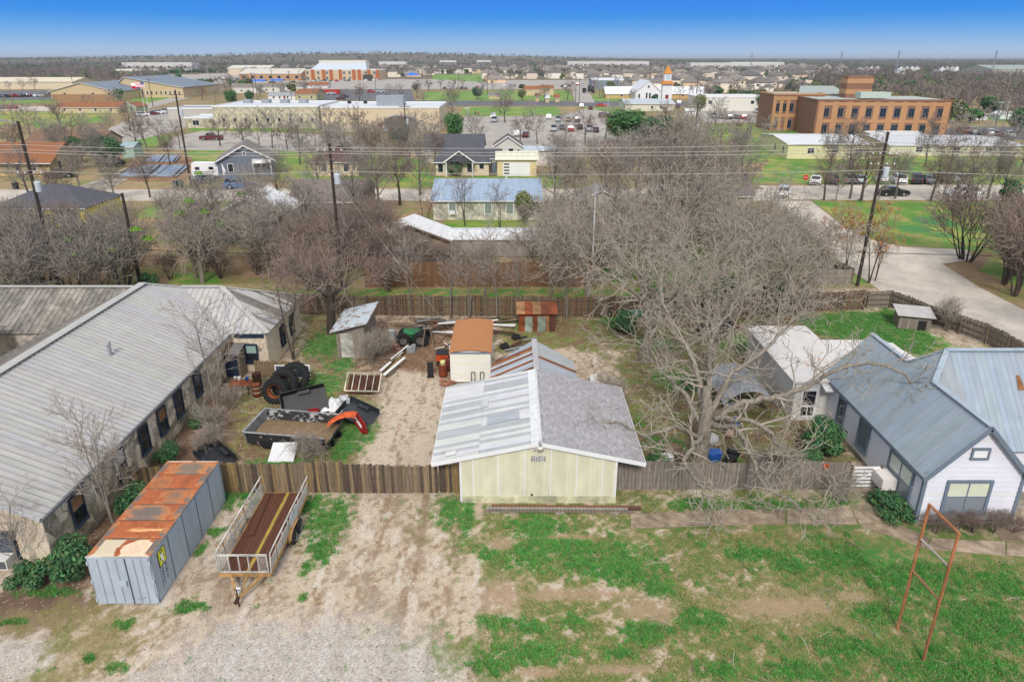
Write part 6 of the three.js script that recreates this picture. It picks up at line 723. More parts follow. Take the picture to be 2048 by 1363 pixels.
// the great oaks of the right yard
const big = (at, s, label, o) => tree('oak', at, s, label, { bark: 'oak', name: 'oak_tree', ...o });
tree('greatOak', [10.3, -33.6], 1, 'great bare oak just behind the grey picket fence, limbs drooping over it', { bark: 'oak', name: 'oak_tree', ry: 0 }); big([9.6, -47.2], 1.12, 'bare oak with a thick dark trunk behind the rusty roofed shed', { variant: 1, ry: 2.0, sy: 1.25 }); big([6.6, -57.8], 1.0, 'bare oak by the back fence beside the thin white pole', { variant: 2, ry: 1.0, sy: 1.25 }); big([23.2, -57.5], 1.0, 'bare oak above the green yard beside the corner fence', { variant: 0, ry: 3.6, sy: 1.15 }); big([15.8, -54.6], 1.1, 'bare oak over the tarp covered trailer', { variant: 2, ry: 4.4, sy: 1.25 }); big([17.4, -70.5], 1.15, 'tall bare oak beyond the alley among the back yards', { variant: 1, ry: 5.2, sy: 1.45 }); big([24.6, -72.5], 0.9, 'bare oak beyond the alley near the side road fence', { variant: 2, ry: 0.2, sy: 1.2 });
for (const [x, z, s] of [[31.2, -68.4, 0.35], [30.6, -73, 0.35], [32.4, -78, 0.35], [33.8, -84, 0.38], [35, -90, 0.4], [29.6, -76, 0.4]]) tree('bush', [x, z], s, 'low dead brush along the side road fence', { bark: 'pale', name: 'bare_shrub', cat: 'shrub', group: 'dead brush along the road fence' });
big([13.2, -43.9], 0.8, 'bare oak behind the grey tarp shelter', { variant: 1, ry: 0.9, sy: 1.05 }); big([20.4, -51.2], 0.82, 'bare oak behind the flat white roof', { variant: 2, ry: 2.2, sy: 1.05 });
tree('pecan', [18.6, -84], 1.2, 'very tall bare pecan rising over the rooftops', { bark: 'pale', variant: 0, sy: 1.3 }); tree('pecan', [23, -90], 1.1, 'tall bare pecan right of the tallest one', { bark: 'pale', variant: 1, sy: 1.15 }); tree('pecan', [12, -80], 1.0, 'bare pecan left of the tallest one', { bark: 'pale', variant: 2 }); tree('pecan', [29, -97], 0.8, 'bare pecan at the bend of the side road', { bark: 'pale', variant: 0 });
// left side
tree('oak', [-14.4, -52.8], 0.88, 'spreading bare tree between the stone house and the wooden shed', { bark: 'red', variant: 1, ry: 1.2, sy: 1.1 }); tree('slim', [-15.9, -47.5], 1.1, 'thin dark tree close by the stone house wall', { bark: 'red', sy: 0.95 });
[[-40, -62, 1.3], [-45, -66, 1.3], [-36.5, -60, 1.15], [-49, -62, 1.3], [-43, -71, 1.1], [-50, -72, 1.2], [-39, -68, 1.15], [-42, -58.5, 1.2], [-47, -57.5, 1.2], [-44.5, -61.5, 1.3], [-36.8, -64.5, 1.1], [-53, -65, 1.3]].forEach(([x, z, s]) => tree('bush', [x, z], s, 'dense grey thicket tree behind the left end of the stone house', { bark: 'grey', name: 'thicket_tree', group: 'grey thicket behind the stone house', sy: s * 1.05 }));
[[-33, -73, 0.6], [-29, -68, 0.65], [-25.6, -69, 0.55], [-31.4, -70, 0.5], [-22.8, -68, 0.6], [-27.5, -74.5, 0.6], [-35.5, -77, 0.65], [-24, -74, 0.55], [-20.8, -71, 0.5], [-33.8, -67.5, 0.5]].forEach(([x, z, s]) => tree('bush', [x, z], s, 'low reddish brush on the bank behind the stone house', { bark: 'red', name: 'thicket_tree', group: 'reddish brush behind the stone house' }));
[[-30.2, -66.4], [-26.4, -70.5], [-34.4, -78]].forEach(([x, z], i) => tree('oak', [x, z], 0.66, ['pale crooked tree right of the leaning pole', 'pale crooked tree behind the roof ridge', 'pale crooked tree before the yellow house'][i], { bark: 'pale', variant: i, sy: 0.95 }));
[[-31.5, -68], [-27, -72], [-33, -77], [-24, -67.5], [-30, -82], [-22, -76]].forEach(([x, z], i) => tree('pecan', [x, z], 0.68 + 0.05 * (i % 3), ['bare tree with pale trunk left of the leaning pole', 'bare tree with green tufts behind the stone house roof', 'bare tree in front of the yellow house', 'slender bare tree behind the roof apex', 'bare tree by the street lawn', 'bare tree in front of the grey gabled roof'][i], { bark: 'pale' }));
[[-20.5, -68, 0.95], [-17, -70, 1.05], [-13.5, -67.5, 0.75], [-10, -71, 0.55], [-18.5, -75, 1.0], [-14.5, -76, 1.05], [-9.5, -67, 0.75], [-15.2, -72, 1.05], [-17, -82, 0.9], [-7.5, -67.5, 0.65], [-5.2, -66.5, 0.65], [-16.5, -60.5, 0.7], [-22.5, -73, 0.9], [-12.4, -69, 0.9], [-2.6, -67, 0.6], [-19.2, -64.2, 0.8], [-11.6, -63.6, 0.6]].forEach(([x, z, s]) => tree('bush', [x, z], s * 1.1, 'reddish brown bare thicket behind the alley', { bark: 'red', name: 'thicket_tree', group: 'reddish thicket along the alley' }));
[[-5.2, -56.1], [-3.6, -55.9], [-1.2, -56.2], [0.6, -57.8], [-2.4, -58.6], [3.2, -57.6], [4.6, -56.0], [-8.6, -58.2]].forEach(([x, z], i) => tree('slim', [x, z], 0.85 + 0.1 * (i % 3), 'slender bare sapling along the back fence', { bark: 'pale', name: 'slender_tree', group: 'slender saplings along the back fence' }));
[[8.5, -67], [12, -66.5], [14.5, -68], [19.5, -77], [12.8, -78], [25.5, -70.5], [24, -86], [5.4, -68.2], [21, -67.5], [24.5, -66.5], [27.5, -69], [10, -73], [2.5, -70.5], [4.5, -73], [6.5, -77.5], [26.2, -77.5], [22.8, -80]].forEach(([x, z], i) => tree('bush', [x, z], 0.95 + 0.2 * (i % 3), 'grey bare thicket between the oaks and the side road', { bark: 'pale', name: 'thicket_tree', group: 'grey thickets between oaks and side road' }));
[[47.5, -66], [50.5, -69.5], [49, -74.5], [53, -64], [55, -72], [46.6, -62.6]].forEach(([x, z], i) => tree('bush', [x, z], 1.5, 'tall brown thicket at the right edge beyond the side road', { bark: 'red', name: 'thicket_tree', group: 'brown thicket right of the side road' }));
tree('pecan', [43.2, -50.5], 0.72, 'dark bare tree reaching in from the right edge over the road', { bark: 'grey', variant: 1, ry: 2.2 }); tree('slim', [39.2, -47.5], 0.8, 'small bare tree at the road edge by the grey fence', { bark: 'grey' });
tree('slim', [-18.1, -26.9], 0.85, 'bare sapling between the stone house and the container', { bark: 'pale', sy: 0.9 }); tree('slim', [-20.4, -23.7], 0.6, 'thin bare sapling before the front window of the stone house', { bark: 'pale' }); tree('slim', [-18.0, -38.4], 1.0, 'bare sapling rising over the stone house eave', { bark: 'pale', sy: 1.02 }); tree('slim', [-18.6, -29.2], 0.55, 'small pale sapling beside the hanging air conditioner', { bark: 'pale' });
for (const [x, z, s, l] of [[-11.1, -33.0, 0.36, 'dry bare shrub against the truck bed'], [-17.4, -36.4, 0.34, 'tangled bare brush along the stone house'], [-17.6, -39.6, 0.3, 'bare brush under the stone house sapling'], [-17.0, -34.4, 0.32, 'bare brush behind the container'], [-10.1, -46.7, 0.42, 'bare shrub before the wooden shed'], [-9.6, -48.0, 0.4, 'bare twiggy shrub beside the pipe stack'], [13.6, -31.8, 0.4, 'bare brush leaning on the grey picket fence'], [16.2, -29.6, 0.3, 'bare fallen brush by the white gate'], [34.9, -53.2, 0.5, 'bare shrub by the corner fence'], [6.4, -39.6, 0.45, 'bare brush beside the rusty roofed shed']]) tree('bush', [x, z], s, l, { bark: 'pale', name: 'bare_shrub', cat: 'shrub' });
for (const x of [19.6, 20.5, 21.4, 22.3, 23.1]) tree('bush', [x, -27.25], 0.24, 'low brown twiggy hedge plant under the front window of the white house', { bark: 'red', name: 'hedge_plant', group: 'brown hedge under the front window', sy: 0.2, cat: 'shrub' });
shrub([18.2, -28.7], 0.85, 'rounded dark green hedge along the side of the white house', { sz: 1.75, sy: 0.72, v: 1, ry: 0.12 }); shrub([17.3, -34.2], 1.35, 'glossy green bush climbing beside the white house', { sy: 1.5, v: 0 }); shrub([15.8, -32.4], 0.95, 'low green bush behind the white gate', { v: 2 }); shrub([-18.6, -24.2], 1.25, 'big dark green bush between the stone house and the container', { sy: 1.25, v: 0 }); shrub([-20.2, -23.7], 0.85, 'dark green bush under the front air conditioner', { v: 1 }); shrub([-17.9, -28.4], 1.05, 'dark green bush behind the container', { sy: 1.3, v: 2 }); shrub([-18.3, -37.4], 0.95, 'green bush under the stone house sapling', { v: 1, sy: 0.9 }); shrub([-18.6, -33.4], 0.8, 'dark green bush at the stone house wall', { v: 0 });
shrub([19.5, -60.5], 2.3, 'dark green bush under the oaks beyond the back fence', { v: 1, sy: 1.8 }); shrub([24.2, -62.5], 2.0, 'dark green bush behind the corner fence', { v: 2, sy: 1.7 }); shrub([9, -52.8], 1.3, 'green bush behind the green barrel cooker', { v: 0 }); shrub([12.2, -58.4], 1.6, 'green bush by the alley under the oaks', { v: 2 }); shrub([11.5, -42.2], 0.7, 'small green bush in the right yard', { v: 1 }); shrub([7.9, -33.0], 0.9, 'low green ground bush at the foot of the great oak', { sy: 0.4, v: 2 });
shrub([76.66, -109.30], 1.9, 'dark green bush at the right end of the street trees', { v: 0, sy: 2.2 }); shrub([-34.5, -64.2], 1.2, 'green undergrowth behind the stone house wing', { v: 1 });
{ // mistletoe balls
  const g = leafGeo(400, [[0, 0, 0, 0.5, 0.42, 0.5]], 500, 0.09, LIME);
  [[-33.6, 6.1, -62.5], [-35.4, 4.6, -61], [-33.2, 5.0, -63.5], [-30.9, 7.6, -68], [-31.6, 6.6, -67.2], [-29.9, 6.4, -68.6], [-27.4, 7.5, -72.2], [-28.6, 5.1, -69], [-26.2, 4.6, -70.2], [-39.5, 5.3, -62], [-38.2, 4.4, -60.4], [-33.5, 8.8, -77]].forEach(p => { const m = mk(numbered('mistletoe_clump'), g, leafM, scene); m.position.set(...p); tag(m, 'bright yellow green mistletoe clump in a bare crown left', 'mistletoe', 'mistletoe clumps in the left trees'); });
}
{ // orange leafed trees by the side road
  const pos = [[34.77, -66.28], [33.16, -67.96], [32.00, -69.36], [35.67, -66.94]], lab = ['bare tree with orange leaves beside the right pole', 'tree with orange leaf clusters left of the right pole', 'low tree with dry orange leaves by the road fence', 'bare tree with some orange leaves right of the pole'];
  pos.forEach((p, i) => { const t = tree('slim', p, 1.0 - 0.1 * i, lab[i], { bark: 'red', sy: 1.05 - 0.12 * i, variant: i % 2 }); const e = proto.slim[i % 2].ends, R = rng(500 + i), lum = []; for (let k = 0; k < 70; k++) { const q = e[R.i(e.length)]; lum.push([q[0], q[1], q[2], 0.28, 0.22, 0.28]); } mk('leaves', leafGeo(510 + i, lum, 900, 0.09, ORANGE), leafM, t); });
}
// trees farther off
const midTrees = [[[-74.05, -109.30], 'pecan', 0.7], [[-71.33, -118.08], 'pecan', 0.65], [[-56.60, -111.37], 'pecan', 0.6], [[-33.32, -101.65], 'pecan', 0.7], [[-30.02, -111.37], 'pecan', 0.75], [[-10.75, -86.29], 'slim', 0.9], [[8.75, -118.08], 'pecan', 0.7], [[18.66, -118.08], 'pecan', 0.75], [[25.74, -120.49], 'pecan', 0.75], [[-43.05, -147.11], 'pecan', 0.7], [[-36.96, -147.11], 'pecan', 0.75], [[-15.64, -147.11], 'pecan', 0.6], [[-19.38, -137.09], 'pecan', 0.75], [[-30.87, -147.11], 'pecan', 0.7], [[-69.45, -147.11], 'pecan', 0.6], [[-78.27, -137.09], 'pecan', 0.7], [[-91.79, -147.11], 'pecan', 0.75], [[-104.73, -154.60], 'pecan', 0.7], [[-20.10, -91.30], 'pecan', 0.8], [[-18.36, -98.19], 'pecan', 0.85], [[-16.63, -105.35], 'pecan', 0.8], [[-14.64, -113.53], 'pecan', 0.75], [[-31.73, -137.09], 'pecan', 0.7], [[-25.94, -134.03], 'pecan', 0.8], [[-22.23, -137.09], 'pecan', 0.75], [[-28.66, -86.29], 'bush', 0.8], [[-30.29, -83.71], 'bush', 0.8], [[-23.72, -86.29], 'bush', 0.85], [[-44.76, -91.89], 'bush', 0.8], [[-37.50, -83.71], 'bush', 0.8], [[-57.32, -98.19], 'bush', 0.7], [[-47.81, -86.29], 'bush', 0.8], [[-54.32, -83.71], 'bush', 0.9], [[-58.15, -81.28], 'bush', 1.0], [[-60.99, -109.30], 'pecan', 0.6], [[-62.18, -98.19], 'pecan', 0.6], [[6.18, -101.65], 'pecan', 0.75], [[8.76, -98.19], 'pecan', 0.8], [[13.36, -101.65], 'pecan', 0.9], [[18.26, -105.35], 'pecan', 0.9], [[21.28, -98.19], 'pecan', 0.95], [[26.15, -98.19], 'pecan', 1.0], [[32.56, -103.47], 'pecan', 0.9], [[14.51, -134.03], 'pecan', 0.6], [[8.17, -137.09], 'pecan', 0.65], [[33.82, -137.09], 'pecan', 0.7], [[41.47, -134.03], 'pecan', 0.75], [[-6.11, -91.30], 'slim', 1.0], [[1.70, -91.89], 'bush', 0.5], [[3.78, -94.94], 'bush', 0.6], [[-1.48, -86.29], 'slim', 0.9]];
midTrees.forEach(([p, k, s], i) => tree(k, p, s, 'bare winter tree among the back yards and houses', { bark: ['grey', 'pale', 'red'][i % 3], group: 'bare trees among the back yards' }));
for (const p of [[47.93, -109.30], [49.43, -108.48], [52.29, -110.12], [53.25, -108.48], [56.31, -109.30], [59.05, -109.71], [63.93, -108.48], [66.14, -109.30], [67.13, -108.08], [69.60, -109.30], [70.64, -108.48], [73.56, -110.12], [76.42, -110.95], [79.88, -112.66], [60.41, -137.09], [66.20, -141.60], [69.99, -140.29], [82.36, -144.31], [85.04, -140.29], [91.50, -142.94], [97.31, -144.31], [96.51, -137.09]]) tree(treeN % 3 ? 'pecan' : 'far', p, 0.6 + 0.06 * (treeN % 4), 'bare tree in the row along the right street', { bark: ['pale', 'grey', 'red'][treeN % 3], group: 'bare trees along the right street' });
for (const p of [[-135.17, -206.29], [-133.54, -217.77], [-119.75, -206.29], [-106.01, -193.48], [-112.86, -217.77], [-154.05, -228.87], [-87.59, -182.12], [-71.85, -180.00], [-52.75, -182.12], [-44.78, -180.00], [-33.80, -187.63], [-18.99, -193.48], [-8.72, -171.97], [-2.33, -246.76], [6.49, -267.57], [13.57, -187.63], [18.17, -182.12], [24.52, -193.48], [39.15, -256.76], [49.15, -237.49], [59.34, -246.76], [59.98, -217.77], [66.74, -206.29], [64.20, -182.12], [-91.68, -357.02], [-70.30, -345.54], [-38.62, -331.32], [-28.68, -345.54], [15.76, -357.02], [94.55, -357.02], [108.87, -357.02], [-197.76, -427.71], [-132.22, -427.71], [-124.39, -451.43], [91.00, -217.77], [110.25, -171.97], [114.27, -167.29], [-93.02, -154.60], [-95.11, -167.29], [-110.01, -171.97], [-88.22, -171.97], [-84.96, -170.07], [-79.05, -173.91], [-62.90, -171.97], [-59.36, -171.97], [-57.03, -173.91], [-52.89, -171.97], [-46.41, -171.97], [-40.42, -176.90], [-37.82, -182.12], [-34.18, -175.89], [-28.74, -171.97], [-25.76, -175.89], [-21.67, -171.97], [-18.24, -167.29], [1.99, -182.12], [6.42, -184.29], [49.00, -171.97], [57.10, -187.63], [46.78, -182.12], [41.93, -171.97], [-23.36, -292.09], [-21.48, -256.76], [98.38, -217.77], [102.24, -213.32], [107.37, -209.05], [113.02, -206.29], [107.03, -187.63], [110.24, -182.12], [142.70, -217.77], [-79.74, -357.02], [-65.32, -401.29], [-53.48, -357.02], [-49.99, -396.38], [-319.03, -477.89], [-311.09, -477.89], [-312.13, -492.29], [-160.14, -300.32], [-171.23, -300.32], [-156.23, -377.89], [-141.82, -357.02], [-135.85, -357.02], [-134.92, -401.29], [-5.55, -345.54], [-0.94, -353.11], [28.02, -377.89], [57.54, -357.02], [84.80, -377.89], [91.11, -377.89], [46.55, -396.38], [-16.15, -377.89]]) tree('far', p, 0.8 + 0.12 * (treeN % 4), 'bare tree standing between the school and street buildings', { bark: ['grey', 'red', 'pale'][treeN % 3], group: 'bare trees around the school grounds' });
evergreen([30.68, -186.51], 2.0, 'large live oak with dense green crown left of the brick building', { sy: 1.25, v: 0 }); evergreen([36.24, -184.29], 1.9, 'live oak crown merging at the right of the large one', { sy: 1.2, v: 1 }); evergreen([27.17, -188.78], 1.3, 'smaller live oak at the left of the large one', { sy: 1.0, v: 2 }); evergreen([-15.10, -184.29], 0.95, 'rounded green tree beside the central parking lot', { sy: 1.15, v: 0 }); evergreen([-82.14, -147.11], 1.2, 'dark green tree behind the parked boat', { sy: 1.0, v: 1 }); evergreen([-89.27, -150.77], 1.0, 'dark green tree beside the brown roofed house', { sy: 0.9, v: 1 }); evergreen([-193.46, -369.26], 0.9, 'green tree at the corner of the gym', { v: 0 }); evergreen([-127.30, -338.29], 1.0, 'green tree behind the school roof', { v: 0 }); evergreen([-125.58, -357.02], 0.9, 'small green tree behind the school roof', { v: 1 }); evergreen([75.83, -300.32], 1.0, 'olive green tree before the white hall', { v: 2 }); evergreen([101.04, -300.32], 1.1, 'dark green tree at the corner of the brick building', { v: 1 }); evergreen([-37.93, -256.76], 0.9, 'green tree before the curved school entrance', { v: 0 }); evergreen([-27.87, -182.12], 1.0, 'dark evergreen behind the street houses', { v: 1, sy: 0.7 }); evergreen([5.30, -377.89], 0.8, 'olive tree beside the small garden sheds', { v: 2 }); evergreen([-17.82, -386.92], 1.0, 'green tree on the lawn of the small houses', { v: 1 }); evergreen([147.13, -213.32], 1.2, 'dark green tree at the right edge by the car park', { v: 1 }); evergreen([1.42, -94.94], 0.55, 'olive shrub tree before the white roofed house', { v: 2, sy: 0.6 });
shrub([-10.33, -132.85], 1.6, 'green bush before the dark roofed house', { v: 0, sy: 1.9 }); shrub([72.18, -377.89], 2.2, 'green bush beside the church door', { v: 0 });

// ---------- poles and wires ----------
const wireM = std(0xb9b4ae, null, { roughness: 0.5 }), tank = std(0xc3cbd2, T.rough, { roughness: 0.45 });
function utilityPole(label, at, h, { lean = 0, arms = 1, transformer, bulk = 0.15, bare, armY = 0.7, lamp } = {}) {
  const t = thing('utility_pole', label, 'utility pole', [at[0], 0, at[1]]); t.rotation.z = lean; mk('shaft', new B().rod([0, -0.3, 0], [0, h, 0], bulk, bulk * 0.68, 10), M.pole, t);
  if (!bare) for (let k = 0; k < arms; k++) { const y = h - armY - k * 0.9, a = mk('crossarm', new B().bx(-1.15, y - 0.06, 0.1, 1.15, y + 0.06, 0.2), M.wood, t); for (const x of [-1.05, -0.4, 0.4, 1.05]) mk('insulator', new B().lathe([[0, 0], [0.05, 0.01], [0.07, 0.06], [0.04, 0.09], [0.06, 0.13], [0.03, 0.18], [0, 0.18]], 8, new THREE.Matrix4().makeTranslation(x, y + 0.06, 0.15)), std(0xd8dade, null, { roughness: 0.3 }), a); mk('brace', new B().beam([-0.7, y - 0.05, 0.17], [0, y - 0.7, 0.13], 0.03, 0.05).beam([0.7, y - 0.05, 0.17], [0, y - 0.7, 0.13], 0.03, 0.05), M.wood, a); }
  if (transformer) { const d = mk('transformer', new B().lathe([[0, 0], [0.26, 0], [0.28, 0.06], [0.28, 0.86], [0.3, 0.9], [0.22, 0.98], [0, 1.0]], 16, new THREE.Matrix4().makeTranslation(0.45, transformer, 0.1)), tank, t); mk('bushing', new B().rod([0.38, transformer + 0.98, 0.1], [0.34, transformer + 1.28, 0.12], 0.05, 0.03, 8).rod([0.52, transformer + 0.98, 0.1], [0.56, transformer + 1.25, 0.12], 0.05, 0.03, 8), std(0x8d959c, null), d); mk('bracket', new B().bx(0.1, transformer + 0.3, 0.04, 0.2, transformer + 0.6, 0.16), M.dark, d); }
  if (lamp) mk('street_lamp', new B().rod([0, h - 0.2, 0], [-0.9, h + 0.1, 0.3], 0.04, 0.04, 6).box(-1.0, h + 0.08, 0.33, 0.5, 0.12, 0.22), M.steel, t);
  return t;
}
utilityPole('tall dark pole with crossarm and transformer at the far left', [-43.6, -65.3], 15.2, { transformer: 9.0, arms: 1, armY: 4.6, bulk: 0.19, lamp: true }); utilityPole('bare topped dark pole behind the stone house', [-35.7, -65.3], 8.9, { bare: true, bulk: 0.19 }); utilityPole('dark pole with transformer above the alley thicket', [-16.3, -65.3], 13.3, { transformer: 9.7, armY: 0.7, bulk: 0.17 }); utilityPole('leaning pole with transformer beside the side road', [33.2, -65.3], 14.3, { transformer: 10.3, armY: 2.0, arms: 2, lean: -0.012, bulk: 0.17, lamp: true }); utilityPole('pole with transformer before the school drive', [-54.22, -120.98], 15.5, { transformer: 11.5, bulk: 0.18 }); utilityPole('pole with transformer beyond the back yard trees', [-21.22, -147.11], 12, { transformer: 8 }); utilityPole('pole with transformer behind the oaks', [36.66, -147.11], 12, { transformer: 7.5 });
{ const t = thing('metal_pole', 'thin pale metal pole rising among the oaks', 'pole', [7.64, 0, -65.3]); mk('shaft', new B().rod([0, 0, 0], [0, 8.8, 0], 0.09, 0.07, 10), std(0xc9cbc9, T.rough, { roughness: 0.5 }), t); mk('cap', new B().bx(-0.16, 8.8, -0.06, 0.1, 8.92, 0.06), M.steel, t); }
function wire(label, pts, sag, r = 0.02) { const b = new B(); for (let s = 0; s < pts.length - 1; s++) { const a = pts[s], c = pts[s + 1]; let p = a; for (let i = 1; i <= 14; i++) { const t = i / 14, q = [lerp(a[0], c[0], t), lerp(a[1], c[1], t) - sag * 4 * t * (1 - t), lerp(a[2], c[2], t)]; b.rod(p, q, r, r, 4, false); p = q; } } solo('power_line', label, 'power line', b, wireM); }
wire('top power line across the whole view', [[-82, 13.9, -65.15], [-43.6, 13.2, -65.15], [-16.3, 12.95, -65.15], [33.2, 13.4, -65.15], [80, 13.0, -65.15]], 0.25); wire('second power line just under the top one', [[-82, 13.4, -65.4], [-43.6, 12.75, -65.4], [-16.3, 12.62, -65.4], [33.2, 12.85, -65.4], [80, 12.4, -65.4]], 0.25); wire('third power line close to the second', [[-82, 13.3, -64.8], [-43.6, 12.6, -64.8], [-16.3, 12.5, -64.8], [33.2, 12.65, -64.8], [80, 12.2, -64.8]], 0.3); wire('lower power line below the crossarms', [[-82, 11.6, -65.1], [-43.6, 10.95, -65.1], [-16.3, 10.9, -65.1], [33.2, 11.0, -65.1], [80, 10.2, -65.1]], 0.35); wire('black cable over the side road', [[-43.6, 4.4, -65.05], [-16.3, 3.3, -65.05], [33.2, 3.4, -65.05], [80, 3.4, -65.05]], 0.4, 0.03); scene.children.at(-1).material = M.dark; wire('guy wire from the middle pole to the yard', [[-16.3, 10.5, -65.3], [-2.4, 0.2, -46]], 0.1, 0.007);
for (const [p, h] of [[[-220.09, -377.89], 12], [[-156.22, -324.63], 12], [[-196.31, -492.29], 13], [[-178.58, -477.89], 13], [[-136.47, -396.38], 13], [[-128.47, -377.89], 13], [[-147.33, -464.29], 13], [[-111.31, -377.89], 14], [[-138.40, -492.29], 12], [[-84.01, -464.29], 12], [[-32.74, -464.29], 12], [[30.32, -357.02], 12], [[29.74, -331.32], 12], [[92.88, -377.89], 11], [[-13.96, -427.71], 11]]) utilityPole('dark pole standing among the school streets', p, h, { arms: 1 }).userData.group = 'poles among the school streets';
for (const [p, h] of [[[-307.79, -703.03], 12], [[-310.15, -734.29], 12], [[-308.17, -768.43], 12], [[35.30, -274.50], 8], [[-12.03, -200.97], 7.5], [[144.77, -217.77], 8], [[142.70, -217.77], 8]]) { const t = thing('lamp_post', 'tall pale lamp post in a car park', 'lamp post', [p[0], 0, p[1]], 0, 'car park lamp posts'); mk('post', new B().rod([0, 0, 0], [0, h, 0], 0.12, 0.08, 8), std(0xb9bdc0, null), t); mk('lamp_head', new B().bx(-0.8, h, -0.15, 0.8, h + 0.14, 0.15), std(0xd0d3d6, null), t); }

// ---------- buildings of the neighbourhood ----------
function block(name, label, cat, [x, z, w, h], { d = 8, wall = M.cream, roof = M.steel, kind = 'flat', rise = 1.6, over = 0.35, wins = [], ry = 0, glass = M.darkPane, frame = M.whitePaint, trim = M.whitePaint, door, group, panels = 0, at = 0 } = {}) {
  const t = thing(name, label, cat, [x, 0, z], ry, group), W = w / 2, o = over;
  { const m = 3, q = [[-W - m, m], [W + m, m], [W + m, -d - m], [-W - m, -d - m]]; keep.push(q.map(([a, b]) => [x + a * Math.cos(ry) + b * Math.sin(ry), z - a * Math.sin(ry) + b * Math.cos(ry)])); }
  const wb = new B().bx(-W, 0, -d, W, h, 0); if (kind === 'gz') { wb.slab([[-W, h, 0], [W, h, 0], [at, h + rise * 0.97, 0]], 0.2, [0, 0, 1]).slab([[W, h, -d], [-W, h, -d], [at, h + rise * 0.97, -d]], 0.2, [0, 0, -1]); } if (kind === 'gx') wb.slab([[W, h, 0], [W, h, -d], [W, h + rise * 0.97, -d / 2]], 0.2, [1, 0, 0]).slab([[-W, h, -d], [-W, h, 0], [-W, h + rise * 0.97, -d / 2]], 0.2, [-1, 0, 0]);
  mk('wall', wb, wall, t); const rb = new B(), y = h + 0.02, k = rise / (kind === 'gx' || kind === 'hip' ? d / 2 : W), e = y - o * k; let P = [];
  if (kind === 'flat') { rb.bx(-W - 0.05, h + 0.005, -d - 0.05, W + 0.05, h + 0.1, 0.05); mk('parapet', new B().bx(-W - 0.12, h - 0.15, 0.02, W + 0.12, h + 0.32, 0.14).bx(-W - 0.12, h - 0.15, -d - 0.14, W + 0.12, h + 0.32, -d - 0.02).bx(-W - 0.13, h - 0.15, -d - 0.02, -W - 0.01, h + 0.32, 0.02).bx(W + 0.01, h - 0.15, -d - 0.02, W + 0.13, h + 0.32, 0.02), trim, t); }
  else if (kind === 'gx') P = [[[-W - o, e, o], [W + o, e, o], [W + o, y + rise, -d / 2], [-W - o, y + rise, -d / 2]], [[W + o, e, -d - o], [-W - o, e, -d - o], [-W - o, y + rise, -d / 2], [W + o, y + rise, -d / 2]]];
  else if (kind === 'gz') P = [[[-W - o, e, o], [at, y + rise, o], [at, y + rise, -d - o], [-W - o, e, -d - o]], [[W + o, e, o], [W + o, e, -d - o], [at, y + rise, -d - o], [at, y + rise, o]]];
  else { const i = Math.min(d / 2, W * 0.9); P = [[[-W - o, e, o], [W + o, e, o], [W - i, y + rise, -d / 2], [-W + i, y + rise, -d / 2]], [[W + o, e, -d - o], [-W - o, e, -d - o], [-W + i, y + rise, -d / 2], [W - i, y + rise, -d / 2]], [[W + o, e, o], [W + o, e, -d - o], [W - i, y + rise, -d / 2]], [[-W - o, e, -d - o], [-W - o, e, o], [-W + i, y + rise, -d / 2]]]; }
  for (const p of P) rb.slab(p, 0.12); const rf = mk('roof', rb, roof, t); if (panels) for (const p of P.slice(0, 2)) strips(rf, 'seams', p, { width: panels, thick: 0.012, rib: 0.05, ribH: 0.05, mats: [roof], joined: true });
  if (kind === 'gz') for (const s of [-1, 1]) mk('barge_board', new B().beam([s * (W + o), e - 0.02, o + 0.03], [at, y + rise - 0.02, o + 0.03], 0.06, 0.2), trim, rf); else if (kind !== 'flat') mk('eave_board', new B().bx(-W - o, e - 0.16, o - 0.02, W + o, e - 0.02, o + 0.03), trim, rf);
  for (const [face, xs, wy, ww, wh, cols = 1] of wins) for (const q of xs) { const m = mk('window', new B().bx(-ww / 2 - 0.08, -wh / 2 - 0.08, 0.01, ww / 2 + 0.08, wh / 2 + 0.08, 0.05), frame, t); if (face === 'f') m.position.set(q, wy, 0); else { m.position.set(face === 'r' ? W : -W, wy, q); m.rotation.y = face === 'r' ? PI / 2 : -PI / 2; } for (let c = 0; c < cols; c++) mk('pane', new B().bx(-ww / 2 + c * ww / cols + 0.03, -wh / 2, 0.051, -ww / 2 + (c + 1) * ww / cols - 0.03, wh / 2, 0.075), glass, m); }
  if (door) mk('door', new B().bx(door[0] - 0.48, 0.05, 0.012, door[0] + 0.48, 2.1, 0.08), door[1] || M.whitePaint, t);
  return t;
}
const add = (t, name, b, m) => mk(name, b, m, t), seq = (n, a, b) => Array.from({ length: n }, (_, i) => lerp(a, b, n > 1 ? i / (n - 1) : 0.5));
const brown = std(0x7d6353, T.shingle), dkShingle = std(0x5b5c66, T.shingle), tanRoof = std(0x8f857d, T.shingle), rustRoof = std(0xa2673f, T.shingle), whiteMetal = std(0xdfe1e4, T.streak, { roughness: 0.4 }), blueMetal = std(0x9fb3cb, T.streak, { roughness: 0.4, metalness: 0.15 }), lime = std(0xd9cdb4, T.blotch), brick2 = std(0x8c6450, T.rough), slate = std(0x7a8696, T.streak, { roughness: 0.45 }), beigeWall = std(0xd8c8ab, T.rough), mint = std(0xc6d3ae, T.rough), greyHouse = std(0x6d7684, T.rough), paleYellow = std(0xe0d8a8, T.rough), lemon = std(0xd9c84e, T.rough);
